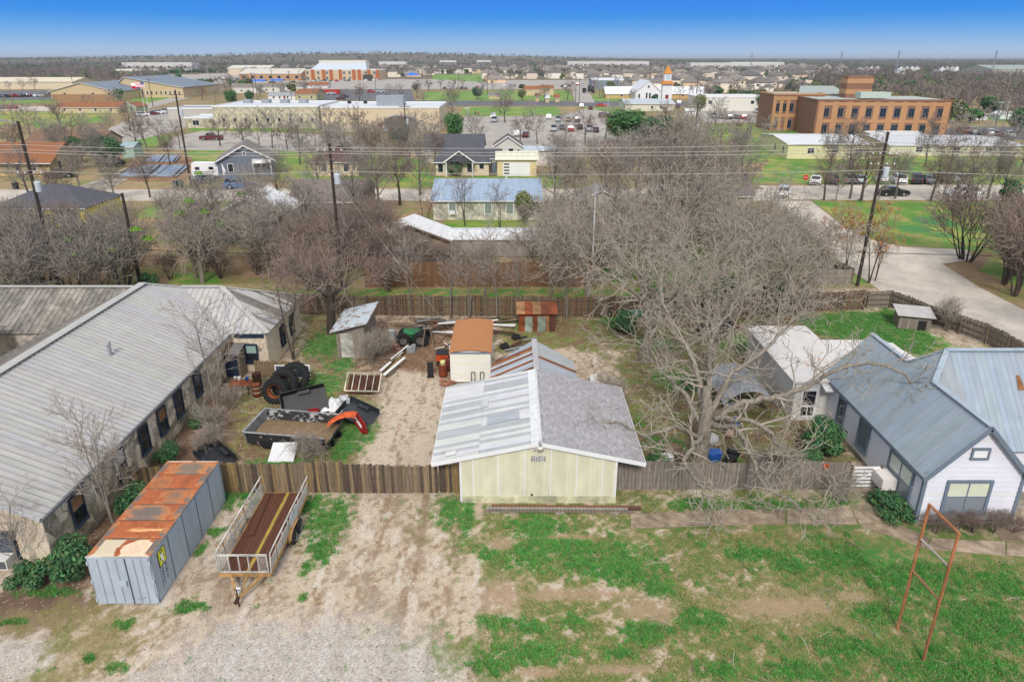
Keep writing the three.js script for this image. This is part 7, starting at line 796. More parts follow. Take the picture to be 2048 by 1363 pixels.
const h1 = block('white_roof_house', 'pale weathered house with long light blue metal roof', 'house', [-3.4, -95, 14.4, 2.75], { d: 13.4, wall: std(0xddd8c8, T.blotch), roof: blueMetal, kind: 'gx', rise: 1.7, panels: 0.5, wins: [['f', [-4.6, 0.2, 3.1, 5.4], 1.6, 0.95, 1.4]], glass: std(0x7d8a84, null, { roughness: 0.2 }) }); add(h1, 'vent_pipe', new B().rod([-6.1, 2.9, -0.6], [-6.1, 3.6, -0.6], 0.09, 0.09, 8).rod([2.6, 4.4, -6.2], [2.6, 5.1, -6.2], 0.1, 0.1, 8), M.whitePaint); solo('window_air_conditioner', 'white window air conditioner on the blue roofed house', 'air conditioner', new B().bx(-8.35, 0.85, -95, -7.65, 1.3, -94.45).bx(-8.3, 0.9, -94.449, -7.7, 1.25, -94.42), M.whitePaint);
block('canopy_house', 'low house under a white gabled metal roof beyond the alley', 'house', [-11.2, -76, 8.4, 2.0], { d: 5, wall: std(0x9a8a78, T.blotch), roof: whiteMetal, kind: 'gz', rise: 1.6, over: 0.5, panels: 0.5, trim: std(0x8c7a68, T.wood), wins: [['f', [-1.6, 1.4], 1.4, 1.1, 0.8]] }); block('white_patio_roof', 'low white patio roof beside the canopy house', 'shelter', [-0.6, -76.5, 12.6, 2.0], { d: 5, wall: std(0xaaa195, T.blotch), roof: whiteMetal, kind: 'gx', rise: 0.35, over: 0.2 }); block('white_carport', 'white carport roof behind the oaks', 'shelter', [6.6, -79, 3.2, 2.3], { d: 4, wall: std(0xb9b2a8, T.blotch), roof: whiteMetal, kind: 'gx', rise: 0.3 });
block('brown_roof_house', 'house with brown grey shingle roof behind the alley pole', 'house', [-25.2, -95, 9.4, 2.6], { d: 12, wall: std(0x8d7d74, T.rough), roof: std(0x8b7e79, T.shingle), kind: 'gx', rise: 1.9, wins: [['f', [-2.6, 2], 1.6, 1.1, 1.2]] }); block('white_gable_house', 'house with white metal gable roof left of the brown roof', 'house', [-32.6, -87, 8.2, 2.5], { d: 8, wall: std(0xbdbab2, T.rough), roof: whiteMetal, kind: 'gz', rise: 2.0, over: 0.5, trim: M.whitePaint, wins: [['f', [-2.2, 2], 1.6, 1.2, 1.3]] }); block('grey_garage', 'dark grey gabled garage before the white gable house', 'garage', [-34.6, -82, 4.8, 2.2], { d: 4.6, wall: std(0x6b6761, T.wood), roof: std(0x7a7672, T.shingle), kind: 'gz', rise: 1.2 });
block('yellow_house', 'yellow house with dark shingle roof at the left edge', 'house', [-60.5, -90.5, 11.5, 2.7], { d: 9, wall: lemon, roof: dkShingle, kind: 'hip', rise: 2.1, wins: [['f', [2.6, 4.2], 1.5, 0.9, 1.4]] });
const gh = block('grey_gable_house', 'blue grey gabled house with white trim and porch', 'house', [-48.6, -132, 9.6, 3.0], { d: 11, wall: greyHouse, roof: std(0x8c857f, T.shingle), kind: 'gz', rise: 2.6, over: 0.5, ry: 0.28, wins: [['f', [-2.6], 1.7, 0.9, 1.4], ['f', [0], 4.2, 0.5, 0.5], ['r', [-2.5, -5.5, -8.5], 1.8, 0.8, 1.4]] }); add(gh, 'porch', new B().slab([[1.2, 2.6, 1.6], [4.6, 2.6, 1.6], [4.6, 3.1, 0.05], [1.2, 3.1, 0.05]], 0.1).bx(1.3, 0, 1.3, 1.45, 2.5, 1.45).bx(4.35, 0, 1.3, 4.5, 2.5, 1.45), M.whitePaint);
const dh = block('dark_roof_house', 'cream brick house with charcoal hipped roof and white porch gable', 'house', [-9.2, -133.5, 9.8, 2.7], { d: 13, wall: std(0xd8c7aa, T.rough), roof: dkShingle, kind: 'hip', rise: 3.0, over: 0.5, wins: [['f', [-4.0, 1.4], 1.4, 1.0, 1.5], ['f', [3.6], 1.7, 0.9, 0.9]] }); { const g = mk('porch_gable', new B().slab([[-2.9, 2.7, 1.6], [2.1, 2.7, 1.6], [-0.4, 4.4, 1.6]], 0.08, [0, 0, 1]).slab([[-3.2, 2.6, 1.9], [-0.4, 4.6, 1.9], [-0.4, 4.6, -3], [-3.2, 2.6, -1]], 0.1).slab([[2.4, 2.6, 1.9], [2.4, 2.6, -1], [-0.4, 4.6, -3], [-0.4, 4.6, 1.9]], 0.1), dkShingle, dh); for (const s of [-1, 1]) mk('barge_board', new B().beam([-0.4 + s * 2.85, 2.62, 1.93], [-0.4, 4.6, 1.93], 0.06, 0.22), M.whitePaint, g); for (const x of [-2.8, 2.0]) mk('post', new B().bx(x - 0.09, 0, 1.5, x + 0.09, 2.68, 1.68), M.whitePaint, g); }
const gr = block('garage_building', 'cream garage with a white striped door and pale metal roof', 'garage', [0.9, -132.8, 7.2, 3.2], { d: 6, wall: std(0xdcc79a, T.rough), roof: std(0xe2e0c8, T.streak), kind: 'gx', rise: 0.9, over: 0.4 }); { const d = add(gr, 'garage_door', new B().bx(-2.6, 0.05, 0.02, 2.4, 2.5, 0.08), M.whitePaint); for (let i = 0; i < 4; i++) mk('door_window', new B().bx(-2.4, 0.4 + i * 0.55, 0.081, -1.4, 0.65 + i * 0.55, 0.1), M.darkPane, d); }
block('entry_wing', 'recessed grey entry between dark roofed house and garage', 'house wing', [-3.4, -136, 2.4, 2.9], { d: 8, wall: std(0xc9c3b6, T.rough), roof: dkShingle, kind: 'gx', rise: 1.2, door: [0, M.greyBlue], wins: [] }); block('back_cottage', 'small pale cottage with gable window behind the garage', 'house', [-0.8, -146, 5.4, 4.0], { d: 6, wall: std(0xcfcdc6, T.rough), roof: std(0x6d6a66, T.shingle), kind: 'gz', rise: 1.8, wins: [['f', [0.6], 2.9, 1.0, 1.1], ['f', [2.1], 2.9, 0.4, 0.7]] }); block('back_shed', 'small shed with white roof and open side behind the cottage', 'shed', [5.4, -146, 6.6, 3.2], { d: 4, wall: std(0xcfc8be, T.rough), roof: std(0xb9c9d4, T.streak), kind: 'gx', rise: 0.5 }); block('rear_dark_roof', 'second charcoal roofed house behind the cream brick house', 'house', [-12, -150, 12, 2.8], { d: 9, wall: std(0xcabfae, T.rough), roof: dkShingle, kind: 'gx', rise: 2.6 });
block('left_brown_house', 'yellow stone house with rust brown roof and porch at the left', 'house', [-93, -133, 16, 2.9], { d: 10, wall: std(0xd0b98a, T.blotch), roof: rustRoof, kind: 'gx', rise: 2.6, over: 0.9, wins: [['r', [-3, -7], 1.6, 1.0, 1.5], ['f', [2, 5], 1.6, 1.0, 1.4]] }); block('left_rear_house', 'brown roofed house behind the left stone house', 'house', [-101, -165, 17, 2.8], { d: 9, wall: std(0xcfc3ae, T.rough), roof: std(0x8b6a55, T.shingle), kind: 'gx', rise: 1.9 }); block('maroon_roof_house', 'house with maroon brown roof behind the street trees', 'house', [-32.5, -133, 8.5, 2.7], { d: 10, wall: std(0xcdb89a, T.rough), roof: std(0x6f4f4a, T.shingle), kind: 'hip', rise: 2.2, wins: [['f', [-2, 2], 1.5, 1.0, 1.4]] }); block('oak_hidden_house', 'grey brown roofed house mostly hidden behind the oaks', 'house', [27.0, -99, 13, 2.7], { d: 9, wall: std(0xb5a48e, T.rough), roof: std(0x84797a, T.shingle), kind: 'gx', rise: 2.2, wins: [['f', [-3, 2], 1.5, 1.1, 1.3]] }); block('oak_hidden_shed', 'pale gabled shed behind the oaks', 'shed', [12.2, -97, 5.5, 2.4], { d: 6, wall: std(0xb9b3aa, T.rough), roof: std(0xb8b4b0, T.shingle), kind: 'gz', rise: 1.3 }); block('green_shed', 'small mint green shed behind the plastic covered slabs', 'shed', [-83.13, -157.80, 2.60, 2.53], { d: 4, wall: std(0x9fb9ac, T.rough), roof: std(0x9db0b8, T.streak), kind: 'gx', rise: 0.7 });
{ // plastic over two new slabs, trailer caravan, bins
  const pl = std(0x8c9db4, T.blotch, { roughness: 0.35 }); const plast = (o, label) => { const t = thing('foundation_slab', label, 'foundation'), c = orient(o); mk('form', new B().rise(o, 0, 0.34), std(0xa98a62, T.wood), t); const g = new B().poly(c.map(p => [p[0], 0.37, p[1]])); mk('plastic_sheet', g, pl, t); const R = rng(6); for (let i = 0; i < 7; i++) { const k = R(), a = [lerp(o[0][0], o[1][0], k), 0.42, lerp(o[0][1], o[1][1], k)], b = [lerp(o[3][0], o[2][0], k + R.r(-0.1, 0.1)), 0.42, lerp(o[3][1], o[2][1], k)]; mk('batten', new B().beam(a, b, 0.12, 0.1), i % 2 ? M.plank : M.dark, t); } };
  plast([[-71.90, -129.96], [-60.70, -129.96], [-64.50, -145.00], [-74.82, -145.00]], 'large new slab under wrinkled blue grey plastic'); plast([[-76.60, -149.29], [-69.39, -149.29], [-72.92, -160.28], [-79.20, -160.28]], 'smaller new slab under blue grey plastic behind the first');
  const c = thing('caravan', 'white travel trailer parked beside the grey gabled house', 'caravan', [[-55.05, -131.68][0], 0, [-55.05, -131.68][1]], 0.12); mk('body', new B().slab([[-2.9, 0.45, 1.1], [2.6, 0.45, 1.1], [3.0, 1.2, 1.1], [2.5, 2.6, 1.1], [-2.8, 2.7, 1.1], [-3.0, 1.2, 1.1]], 2.2, [0, 0, 1]), M.whitePaint, c); for (const x of [-1.9, 0.5]) mk('window', new B().bx(x - 0.4, 1.5, 1.102, x + 0.4, 2.0, 1.13), M.darkPane, c); mk('stripe', new B().bx(-2.85, 1.1, 1.101, 2.8, 1.2, 1.112), M.greyBlue, c); mk('door', new B().bx(1.3, 0.6, 1.101, 1.95, 2.35, 1.13), std(0xd9dadb, null), c); for (const x of [-0.9, 0.0]) mk('wheel', new B().rod([x, 0.35, 0.95], [x, 0.35, 1.13], 0.35, 0.35, 14), M.rubber, c); mk('hitch', new B().beam([2.7, 0.45, 0], [4.2, 0.4, 0], 0.2, 0.1), M.dark, c); mk('jack_stand', new B().bx(4.0, 0, -0.06, 4.12, 0.4, 0.06), M.dark, c);
  for (const [p, m, l] of [[[-56.75, -120.98], std(0x38434f, null), 'dark wheeled bin by the street'], [[-55.91, -120.98], std(0x2f5142, null), 'green wheeled bin by the street'], [[-82.52, -119.03], std(0x2c2d30, null), 'black wheeled bin by the left lawn']]) { const t = thing('wheeled_bin', l, 'bin', [p[0], 0, p[1]]); mk('body', new B().hex([[-0.28, 0.06, 0.32], [0.28, 0.06, 0.32], [0.28, 0.06, -0.32], [-0.28, 0.06, -0.32], [-0.34, 1.0, 0.4], [0.34, 1.0, 0.4], [0.34, 1.0, -0.4], [-0.34, 1.0, -0.4]]), m, t); mk('lid', new B().bx(-0.37, 1.002, -0.45, 0.37, 1.07, 0.43), m, t); mk('wheel', new B().rod([-0.3, 0.1, -0.34], [0.3, 0.1, -0.34], 0.1, 0.1, 10), M.rubber, t); }
  const bt = thing('covered_boat', 'boat under a black cover on its trailer', 'boat', [[-80.33, -145.00][0], 0, [-80.33, -145.00][1]], 0.1); mk('cover', new B().geo(new THREE.SphereGeometry(1, 18, 10, 0, 2 * PI, 0, PI / 2).scale(2.9, 1.0, 1.1).translate(0, 0.8, 0)), M.black, bt); mk('trailer_frame', new B().bx(-2.6, 0.4, -0.8, 2.6, 0.79, 0.8), M.dark, bt); for (const z of [-0.9, 0.9]) mk('wheel', new B().rod([0.3, 0.32, z - 0.1], [0.3, 0.32, z + 0.1], 0.32, 0.32, 12), M.rubber, bt);
  const ss = thing('stop_sign', 'red stop sign at the street corner', 'sign', [[47.08, -115.31][0], 0, [47.08, -115.31][1]]); mk('post', new B().rod([0, 0, 0], [0, 2.3, 0], 0.04, 0.04, 6), M.steel, ss); mk('plate', new B().rod([0, 2.5, 0.04], [0, 2.5, 0.07], 0.44, 0.44, 8), std(0xc8232a, null, { roughness: 0.5 }), ss);
  const cv = document.createElement('canvas'); cv.width = cv.height = 64; const x = cv.getContext('2d'); x.fillStyle = '#c8232a'; x.fillRect(0, 0, 64, 64); x.fillStyle = '#fff'; x.font = 'bold 24px sans-serif'; x.textAlign = 'center'; x.fillText('STOP', 32, 41, 58); const ct = new THREE.CanvasTexture(cv); ct.colorSpace = THREE.SRGBColorSpace; const pg = new THREE.PlaneGeometry(0.56, 0.56); const l = mk('lettering', pg, std(0xffffff, ct), ss); l.position.set(0, 2.5, 0.075);
}
// schools, offices, church
{ const w = [['f', seq(4, -12, 12), 2.6, 1.3, 1.1]]; const s1 = block('school_wing', 'pale limestone school wing with flat white roof', 'school', [-74.74, -225.58, 32.10, 6.40], { d: 26, wall: lime, roof: whiteMetal, wins: [['f', seq(9, -13, 14), 2.6, 0.9, 1.1]] }); for (let i = 0; i < 4; i++) add(s1, 'roof_unit', new B().bx(-12 + i * 6, 6.35, -18, -9.5 + i * 6, 7.6, -15), M.steel);
  const s2 = block('school_hall', 'tan school hall with flat white roof and curved entrance', 'school', [-38.37, -216.26, 34.48, 6.71], { d: 24, wall: std(0xd6c5a4, T.rough), roof: whiteMetal, wins: [['f', seq(5, 4, 14), 1.6, 0.9, 1.2]] }); add(s2, 'roof_unit', new B().bx(-2, 6.75, -12, 6, 9.6, -6), M.steel); add(s2, 'base_course', new B().bx(-16.9, 0, 0.16, 17, 2.6, 0.4), lime); { const b = new B(); for (let i = 0; i < 8; i++) { const a0 = PI * i / 8, a1 = PI * (i + 1) / 8; b.slab([[6 - 4.5 * Math.cos(a0), 3.4 + 1.3 * Math.sin(a0), 4], [6 - 4.5 * Math.cos(a1), 3.4 + 1.3 * Math.sin(a1), 4], [6 - 4.5 * Math.cos(a1), 3.4 + 1.3 * Math.sin(a1), 0.42], [6 - 4.5 * Math.cos(a0), 3.4 + 1.3 * Math.sin(a0), 0.42]], 0.2); } for (const x of [1.7, 10.1]) b.bx(x, 0, 3.5, x + 0.4, 3.4, 3.9); add(s2, 'curved_canopy', b, slate); } for (let i = 0; i < 3; i++) add(s2, 'roof_vent', new B().bx(-13 + i * 5, 6.75, -18, -12 + i * 5, 7.6, -17), M.dark);
  block('school_office', 'low limestone school office with flat roof by the drive', 'school', [-94.49, -227.21, 11.70, 2.95], { d: 12, wall: lime, roof: whiteMetal, wins: [['f', [-2.6, 3.6], 1.6, 2.0, 1.4, 2]] }); block('school_covered_walk', 'long grey roofed school wing behind the office', 'school', [-110.69, -260.98, 20.06, 3.52], { d: 14, wall: std(0xbdb8ae, T.rough), roof: std(0x9aa0a6, T.streak) });
  const gy = block('gym', 'long tan gym with blue grey metal gable roof', 'gym', [-213.61, -373.53, 31.94, 4.48], { d: 46, wall: std(0xcdb690, T.rough), roof: slate, kind: 'gz', rise: 4.0, over: 0.6, panels: 1.2, wins: [['f', [-9, 5, 13], 2.6, 1.3, 2.2]] }); add(gy, 'brick_base', new B().bx(-15.6, 0, 0.03, 15.7, 3.0, 0.2), std(0xa37f58, T.rough)); block('gym_hall', 'large tan hall with wide blue grey roof behind the gym', 'gym', [-193.81, -401.29, 36.41, 5.30], { d: 50, wall: std(0xcdb690, T.rough), roof: slate, kind: 'gz', rise: 5.0, over: 0.7, at: -12, panels: 1.5, wins: [['f', seq(10, -6, 16), 2.4, 0.8, 1.6]] });
  block('brown_classroom', 'long low classroom with rust brown roof', 'classroom', [-164.90, -289.44, 24.71, 2.22], { d: 9, wall: std(0xcdbb98, T.rough), roof: rustRoof, kind: 'gx', rise: 1.7, wins: [['f', seq(4, -9, 9), 1.3, 0.8, 0.9]] }); block('green_classroom', 'mint green classroom gable right of the long one', 'classroom', [-152.02, -294.78, 6.54, 2.07], { d: 10, wall: std(0xaec4a0, T.rough), roof: rustRoof, kind: 'gz', rise: 1.5, wins: [['f', [-1.5, 1.5], 1.2, 0.7, 0.9]] });
  block('long_warehouse', 'long beige warehouse at the far left', 'warehouse', [-330.43, -507.57, 70.13, 4.75], { d: 30, wall: beigeWall, roof: std(0xdbd0ba, T.streak), kind: 'gx', rise: 2.4, over: 0.4 }); block('tree_line_warehouse', 'pale warehouse in front of the dark tree line', 'warehouse', [-433.95, -869.29, 48.76, 4.83], { d: 25, wall: std(0xd9d3bd, T.rough), roof: std(0xe0dcc8, T.streak), kind: 'gx', rise: 2 }); block('field_house', 'white roofed sports building near the brick school', 'sports hall', [-309.77, -892.69, 49.47, 7.70], { d: 40, wall: beigeWall, roof: std(0xd6d2c6, T.streak), kind: 'gx', rise: 3 }); block('low_brick_wing', 'low brick wing left of the brick school', 'school', [-219.93, -688.36, 55.55, 5.97], { d: 40, wall: std(0xb98f68, T.rough), roof: std(0xd2cdc2, T.streak), kind: 'gx', rise: 4, wins: [['f', seq(7, -24, 24), 3, 3, 2.4]] });
  const bs = block('brick_school', 'three storey orange brick school with pale metal roof', 'school', [-159.71, -703.03, 73.00, 8.69], { d: 40, wall: std(0xcdb391, T.rough), roof: std(0xcfd6dc, T.streak), wins: [['f', [-30, -20, -12, 4, 9, 24, 32], 6.4, 2.2, 2.4], ['f', [-30, -20, -12, 4, 9, 24], 1.8, 2.2, 2.4]], glass: std(0x53666a, null, { roughness: 0.2 }) }); for (const x of [-36, -25, -15, -8, 0.5, 13, 18, 27, 35]) add(bs, 'brick_pier', new B().bx(x - 1.5, 0, 0.08, x + 1.5, 9.1, 0.6), std(0xb0622e, T.rough)); add(bs, 'upper_roof', new B().slab([[-27, 9.3, -1], [25, 9.3, -1], [22, 14.6, -14], [-22, 14.6, -14]], 0.3), std(0xc9d3de, T.streak)); add(bs, 'clerestory', new B().bx(-22, 9.3, -30, 22, 17, -14.2), std(0xd8d3c6, T.rough)); add(bs, 'entrance', new B().bx(22, 0, 0.7, 30, 4.2, 4).bx(21.6, 4.25, 0.6, 30.5, 4.7, 4.5), std(0x4a4642, T.rough));
  for (const [u, l] of [[[-190.64, -569.29, 6.80, 2.48], 'left'], [[-179.75, -579.33, 7.68, 2.53], 'right']]) { const t = thing('blue_canopy', `bright blue fabric canopy, the ${l} of two before the brick school`, 'canopy', [u[0], 0, u[1]]); mk('fabric', new B().slab([[-5, 3.2, 4], [5, 3.2, 4], [5, 4.4, 0], [-5, 4.4, 0]], 0.08).slab([[-5, 4.4, 0], [5, 4.4, 0], [5, 3.2, -4], [-5, 3.2, -4]], 0.08), std(0x1668c8, null, { roughness: 0.6 }), t); for (const x of [-4.8, 4.8]) for (const z of [-3.8, 3.8]) mk('post', new B().rod([x, 0, z], [x, 3.2, z], 0.1, 0.1, 6), M.steel, t); }
  { const u = [-96.59, -734.29, 12.62, 4.54], t = thing('blue_canopy', 'bright blue roofed playground shelter right of the brick school', 'canopy', [u[0], 0, u[1]]); mk('fabric', new B().slab([[-7, 3.6, 5], [7, 3.6, 5], [0, 6.2, 0]], 0.1).slab([[7, 3.6, 5], [7, 3.6, -5], [0, 6.2, 0]], 0.1).slab([[7, 3.6, -5], [-7, 3.6, -5], [0, 6.2, 0]], 0.1).slab([[-7, 3.6, -5], [-7, 3.6, 5], [0, 6.2, 0]], 0.1), std(0x1668c8, null, { roughness: 0.6 }), t); for (const x of [-6.6, 6.6]) for (const z of [-4.6, 4.6]) mk('post', new B().rod([x, 0, z], [x, 3.6, z], 0.12, 0.12, 6), M.steel, t); }
  block('brown_hall', 'low hall with orange brown roof by the dark car park', 'hall', [-104.11, -377.89, 10.85, 2.86], { d: 18, wall: std(0xbfb98a, T.rough), roof: rustRoof, kind: 'gx', rise: 2.2, wins: [['f', [-3, 3], 1.4, 0.9, 1]] }); block('white_office', 'small white office with grey roof left of the brown hall', 'office', [-116.23, -377.89, 13.38, 2.39], { d: 8, wall: M.whitePaint, roof: std(0x9aa2a8, T.streak), kind: 'gx', rise: 1.2, wins: [['f', [-4, -1, 3], 1.3, 0.9, 0.9]], door: [1.4, M.rust] }); for (const [u, l] of [[[-160.45, -451.43, 15.02, 3.40], 'grey roofed bungalow behind the school roof'], [[-149.50, -464.29, 12.35, 3.20], 'pale bungalow behind the white office'], [[-140.13, -477.89, 14.62, 2.99], 'white walled bungalow by the school lot'], [[-141.38, -523.82, 26.08, 1.96], 'orange roofed long bungalow by the school lot']]) block('bungalow', l, 'house', u, { d: 10, wall: std(0xd9d6cf, T.rough), roof: l[0] === 'o' ? rustRoof : tanRoof, kind: 'gx', rise: 1.9, wins: [['f', [-2, 2], 1.4, 1, 1]] }); solo('red_skip', 'long red skip container in the dark car park', 'skip', new B().hex([[-124, 0.2, -475], [-111, 0.2, -475], [-111, 0.2, -478], [-124, 0.2, -478], [-124.5, 2.6, -474.6], [-110.5, 2.6, -474.6], [-110.5, 2.6, -478.4], [-124.5, 2.6, -478.4]].map(([x, y, z]) => [x + 10.5, y, z + 40])), std(0xc02a1c, T.rough)); }
{ // brick office building
  const bw = std(0xb98c62, T.rough), W1 = [100.24, -200.97, 35.28, 9.47], t = block('brick_office', 'two tone orange brick office building with tower', 'office', W1, { d: 22, wall: brick2, roof: std(0xaab4b2, T.rough), wins: [['f', seq(9, -15, 15), 6.4, 1.5, 2.2, 2], ['f', seq(9, -15, 15), 2.0, 1.6, 2.4, 2]], frame: std(0x6f7a84, null), glass: std(0x1b2733, null, { roughness: 0.12 }), trim: brick2, ry: -0.06 });
  for (const x of seq(10, -16.4, 16.4)) add(t, 'light_brick_pier', new B().bx(x - 0.8, 0, 0.02, x + 0.8, 9.2, 0.1), bw); for (const y of [3.7, 8.1]) add(t, 'light_brick_band', new B().bx(-17.2, y, 0.03, 17.2, y + 0.9, 0.13), bw); add(t, 'tower', new B().bx(-6.5, 9.4, -16, 0.5, 15.4, -11), brick2); for (const y of [10.6, 13.4]) add(t, 'tower_band', new B().bx(-6.6, y, -16.05, 0.6, y + 1.3, -10.9), bw); add(t, 'roof_plant', new B().bx(-5, 9.9, -8, 3, 11.4, -4), std(0xb9c4b8, T.rough)); add(t, 'rear_roof', new B().slab([[-16, 10.1, -22.2], [-2, 10.1, -22.2], [-4, 12.2, -28], [-14, 12.2, -28]], 0.2), std(0x9fa9a6, T.streak));
  const t2 = block('brick_office_wing', 'left wing of the orange brick office building', 'office', [84, -219, 15, 10.2], { d: 12, wall: brick2, roof: std(0xaab4b2, T.rough), wins: [['f', [-6, -4, -2, 2.6, 5], 6.6, 1.2, 2.2, 2], ['f', [-6, -2, 2.6, 5], 2.0, 1.2, 2.2, 2]], frame: std(0x6f7a84, null), glass: std(0x1b2733, null, { roughness: 0.12 }), trim: bw, ry: 0.02 }); for (const x of [-7, -5, -3, 0.4, 3.8, 6.1, 7]) add(t2, 'light_brick_pier', new B().bx(x - 0.5, 0, 0.02, x + 0.5, 9.7, 0.1), bw); for (const y of [3.8, 8.6]) add(t2, 'light_brick_band', new B().bx(-7.4, y, 0.03, 7.4, y + 1, 0.13), bw);
  block('portable_building', 'cream portable building with white low roof', 'portable building', [68.08, -156.18, 17.73, 3.13], { d: 22, wall: paleYellow, roof: whiteMetal, kind: 'gx', rise: 0.8, over: 0.3, wins: [['f', [-4, 1, 6], 1.7, 1.4, 1.1, 2], ['l', [-3, -9], 1.6, 0.9, 1.3]], ry: -0.05 }); block('portable_building', 'second portable building with pale grey roof at the right', 'portable building', [98.08, -161.13, 28.78, 2.36], { d: 22, wall: std(0xd5d2b4, T.rough), roof: std(0xc9ccd4, T.streak), kind: 'gx', rise: 0.8, over: 0.3, wins: [['f', [-8, 0, 7], 1.4, 1.4, 1.0, 2]], ry: -0.04 }); block('rear_portable', 'pale portable building between the two portables', 'portable building', [99.61, -188.78, 13.52, 1.74], { d: 10, wall: std(0xd9d8c8, T.rough), roof: whiteMetal, kind: 'gx', rise: 0.6 });
  for (const [u, l] of [[[164.23, -269.84, 4.54, 1.91], 'pale round roofed shed behind the office car park'], [[162.13, -256.76, 5.20, 1.49], 'grey tent shed behind the office car park'], [[174.39, -260.98, 5.28, 1.35], 'white shed at the right behind the office car park']]) block('pale_shed', l, 'shed', u, { d: 6, wall: M.whitePaint, roof: whiteMetal, kind: 'gz', rise: 1.2 });
}
{ // church and halls
  const c = block('church', 'white gabled church with orange capped steeple', 'church', [68.65, -377.89, 13.12, 4.05], { d: 26, wall: M.whitePaint, roof: whiteMetal, kind: 'gz', rise: 5.2, over: 0.4, wins: [['f', [-4.5, 4.5], 1.9, 0.9, 2.0], ['f', [-0.8, 0.8], 2.2, 0.9, 2.6], ['f', [0], 6.4, 1.0, 1.0]] }), sx = 9.2; add(c, 'bell_tower', new B().bx(sx - 2.4, 0, -3.5, sx + 2.4, 7.6, 1.2), M.whitePaint); add(c, 'tower_skirt', new B().hex([[sx - 3.3, 7.6, 2.1], [sx + 3.3, 7.6, 2.1], [sx + 3.3, 7.6, -4.4], [sx - 3.3, 7.6, -4.4], [sx - 1.8, 9.2, 0.6], [sx + 1.8, 9.2, 0.6], [sx + 1.8, 9.2, -2.9], [sx - 1.8, 9.2, -2.9]]), std(0xc07a38, T.rough)); add(c, 'belfry', new B().bx(sx - 1.7, 9.2, -2.8, sx + 1.7, 12.4, 0.5), M.whitePaint); add(c, 'louvre_panel', new B().bx(sx - 1.0, 9.8, 0.51, sx + 1.0, 12.0, 0.56), std(0xa9c4cc, null)); add(c, 'spire', new B().slab([[sx - 2, 12.4, 0.8], [sx + 2, 12.4, 0.8], [sx, 16.6, -1.1]], 0.1).slab([[sx + 2, 12.4, 0.8], [sx + 2, 12.4, -3], [sx, 16.6, -1.1]], 0.1).slab([[sx + 2, 12.4, -3], [sx - 2, 12.4, -3], [sx, 16.6, -1.1]], 0.1).slab([[sx - 2, 12.4, -3], [sx - 2, 12.4, 0.8], [sx, 16.6, -1.1]], 0.1), std(0xcf8c3c, T.rough)); add(c, 'entrance_door', new B().bx(sx - 0.8, 0, 1.21, sx + 0.8, 2.6, 1.3), std(0x7a1f1c, null));
  block('church_hall', 'long tan church hall with bright white metal roof', 'hall', [75.27, -391.60, 52.27, 2.47], { d: 18, wall: std(0xcfae72, T.rough), roof: std(0xeceef2, T.streak, { roughness: 0.35 }), kind: 'gx', rise: 3.2, over: 0.5, wins: [['f', [-18, -10, 14, 19], 1.6, 1, 1.2]] }); block('low_cream_building', 'low cream building with pale roof before the church', 'building', [55.46, -300.32, 19.77, 2.87], { d: 18, wall: std(0xdcd9c4, T.rough), roof: std(0xb9c2ca, T.streak), kind: 'gx', rise: 1.4, over: 0.4, wins: [['f', [1, 4.6], 1.5, 1.0, 1.0]] }); block('grey_metal_building', 'grey metal workshop with white roof behind the church', 'workshop', [64.74, -507.57, 21.58, 5.70], { d: 24, wall: std(0x8494a4, T.streak), roof: whiteMetal, kind: 'gx', rise: 1.2, over: 0.1 }); block('white_long_hall', 'long white flat roofed hall right of the church', 'hall', [88.64, -300.32, 27.63, 5.35], { d: 18, wall: std(0xdedace, T.rough), roof: std(0xd4d4d2, T.rough), wins: [['f', [-9, 8], 3.4, 1.4, 1.2]] }); block('storage_drum_shed', 'small white rounded shed before the long white hall', 'shed', [66.16, -274.50, 3.70, 1.94], { d: 4, wall: M.whitePaint, roof: whiteMetal, kind: 'gx', rise: 0.8 });
  for (const [u, l, w] of [[[11.25, -422.16, 9.00, 3.45], 'tan barn shed with orange roof on the lawn', rustRoof], [[19.80, -427.71, 7.69, 3.76], 'tall garden shed with rust roof on the lawn', rustRoof], [[-9.04, -386.92, 5.68, 1.95], 'grey roofed cottage on the lawn', tanRoof], [[16.71, -357.02, 1.91, 2.26], 'small white lawn shed', whiteMetal], [[21.84, -361.01, 2.17, 2.06], 'small orange lawn shed', rustRoof], [[12.32, -365.09, 1.71, 2.31], 'small brown lawn shed', brown]]) block('garden_shed', l, 'shed', u, { d: 6, wall: std(0xd2bd96, T.rough), roof: w, kind: 'gx', rise: 1.6 });
}
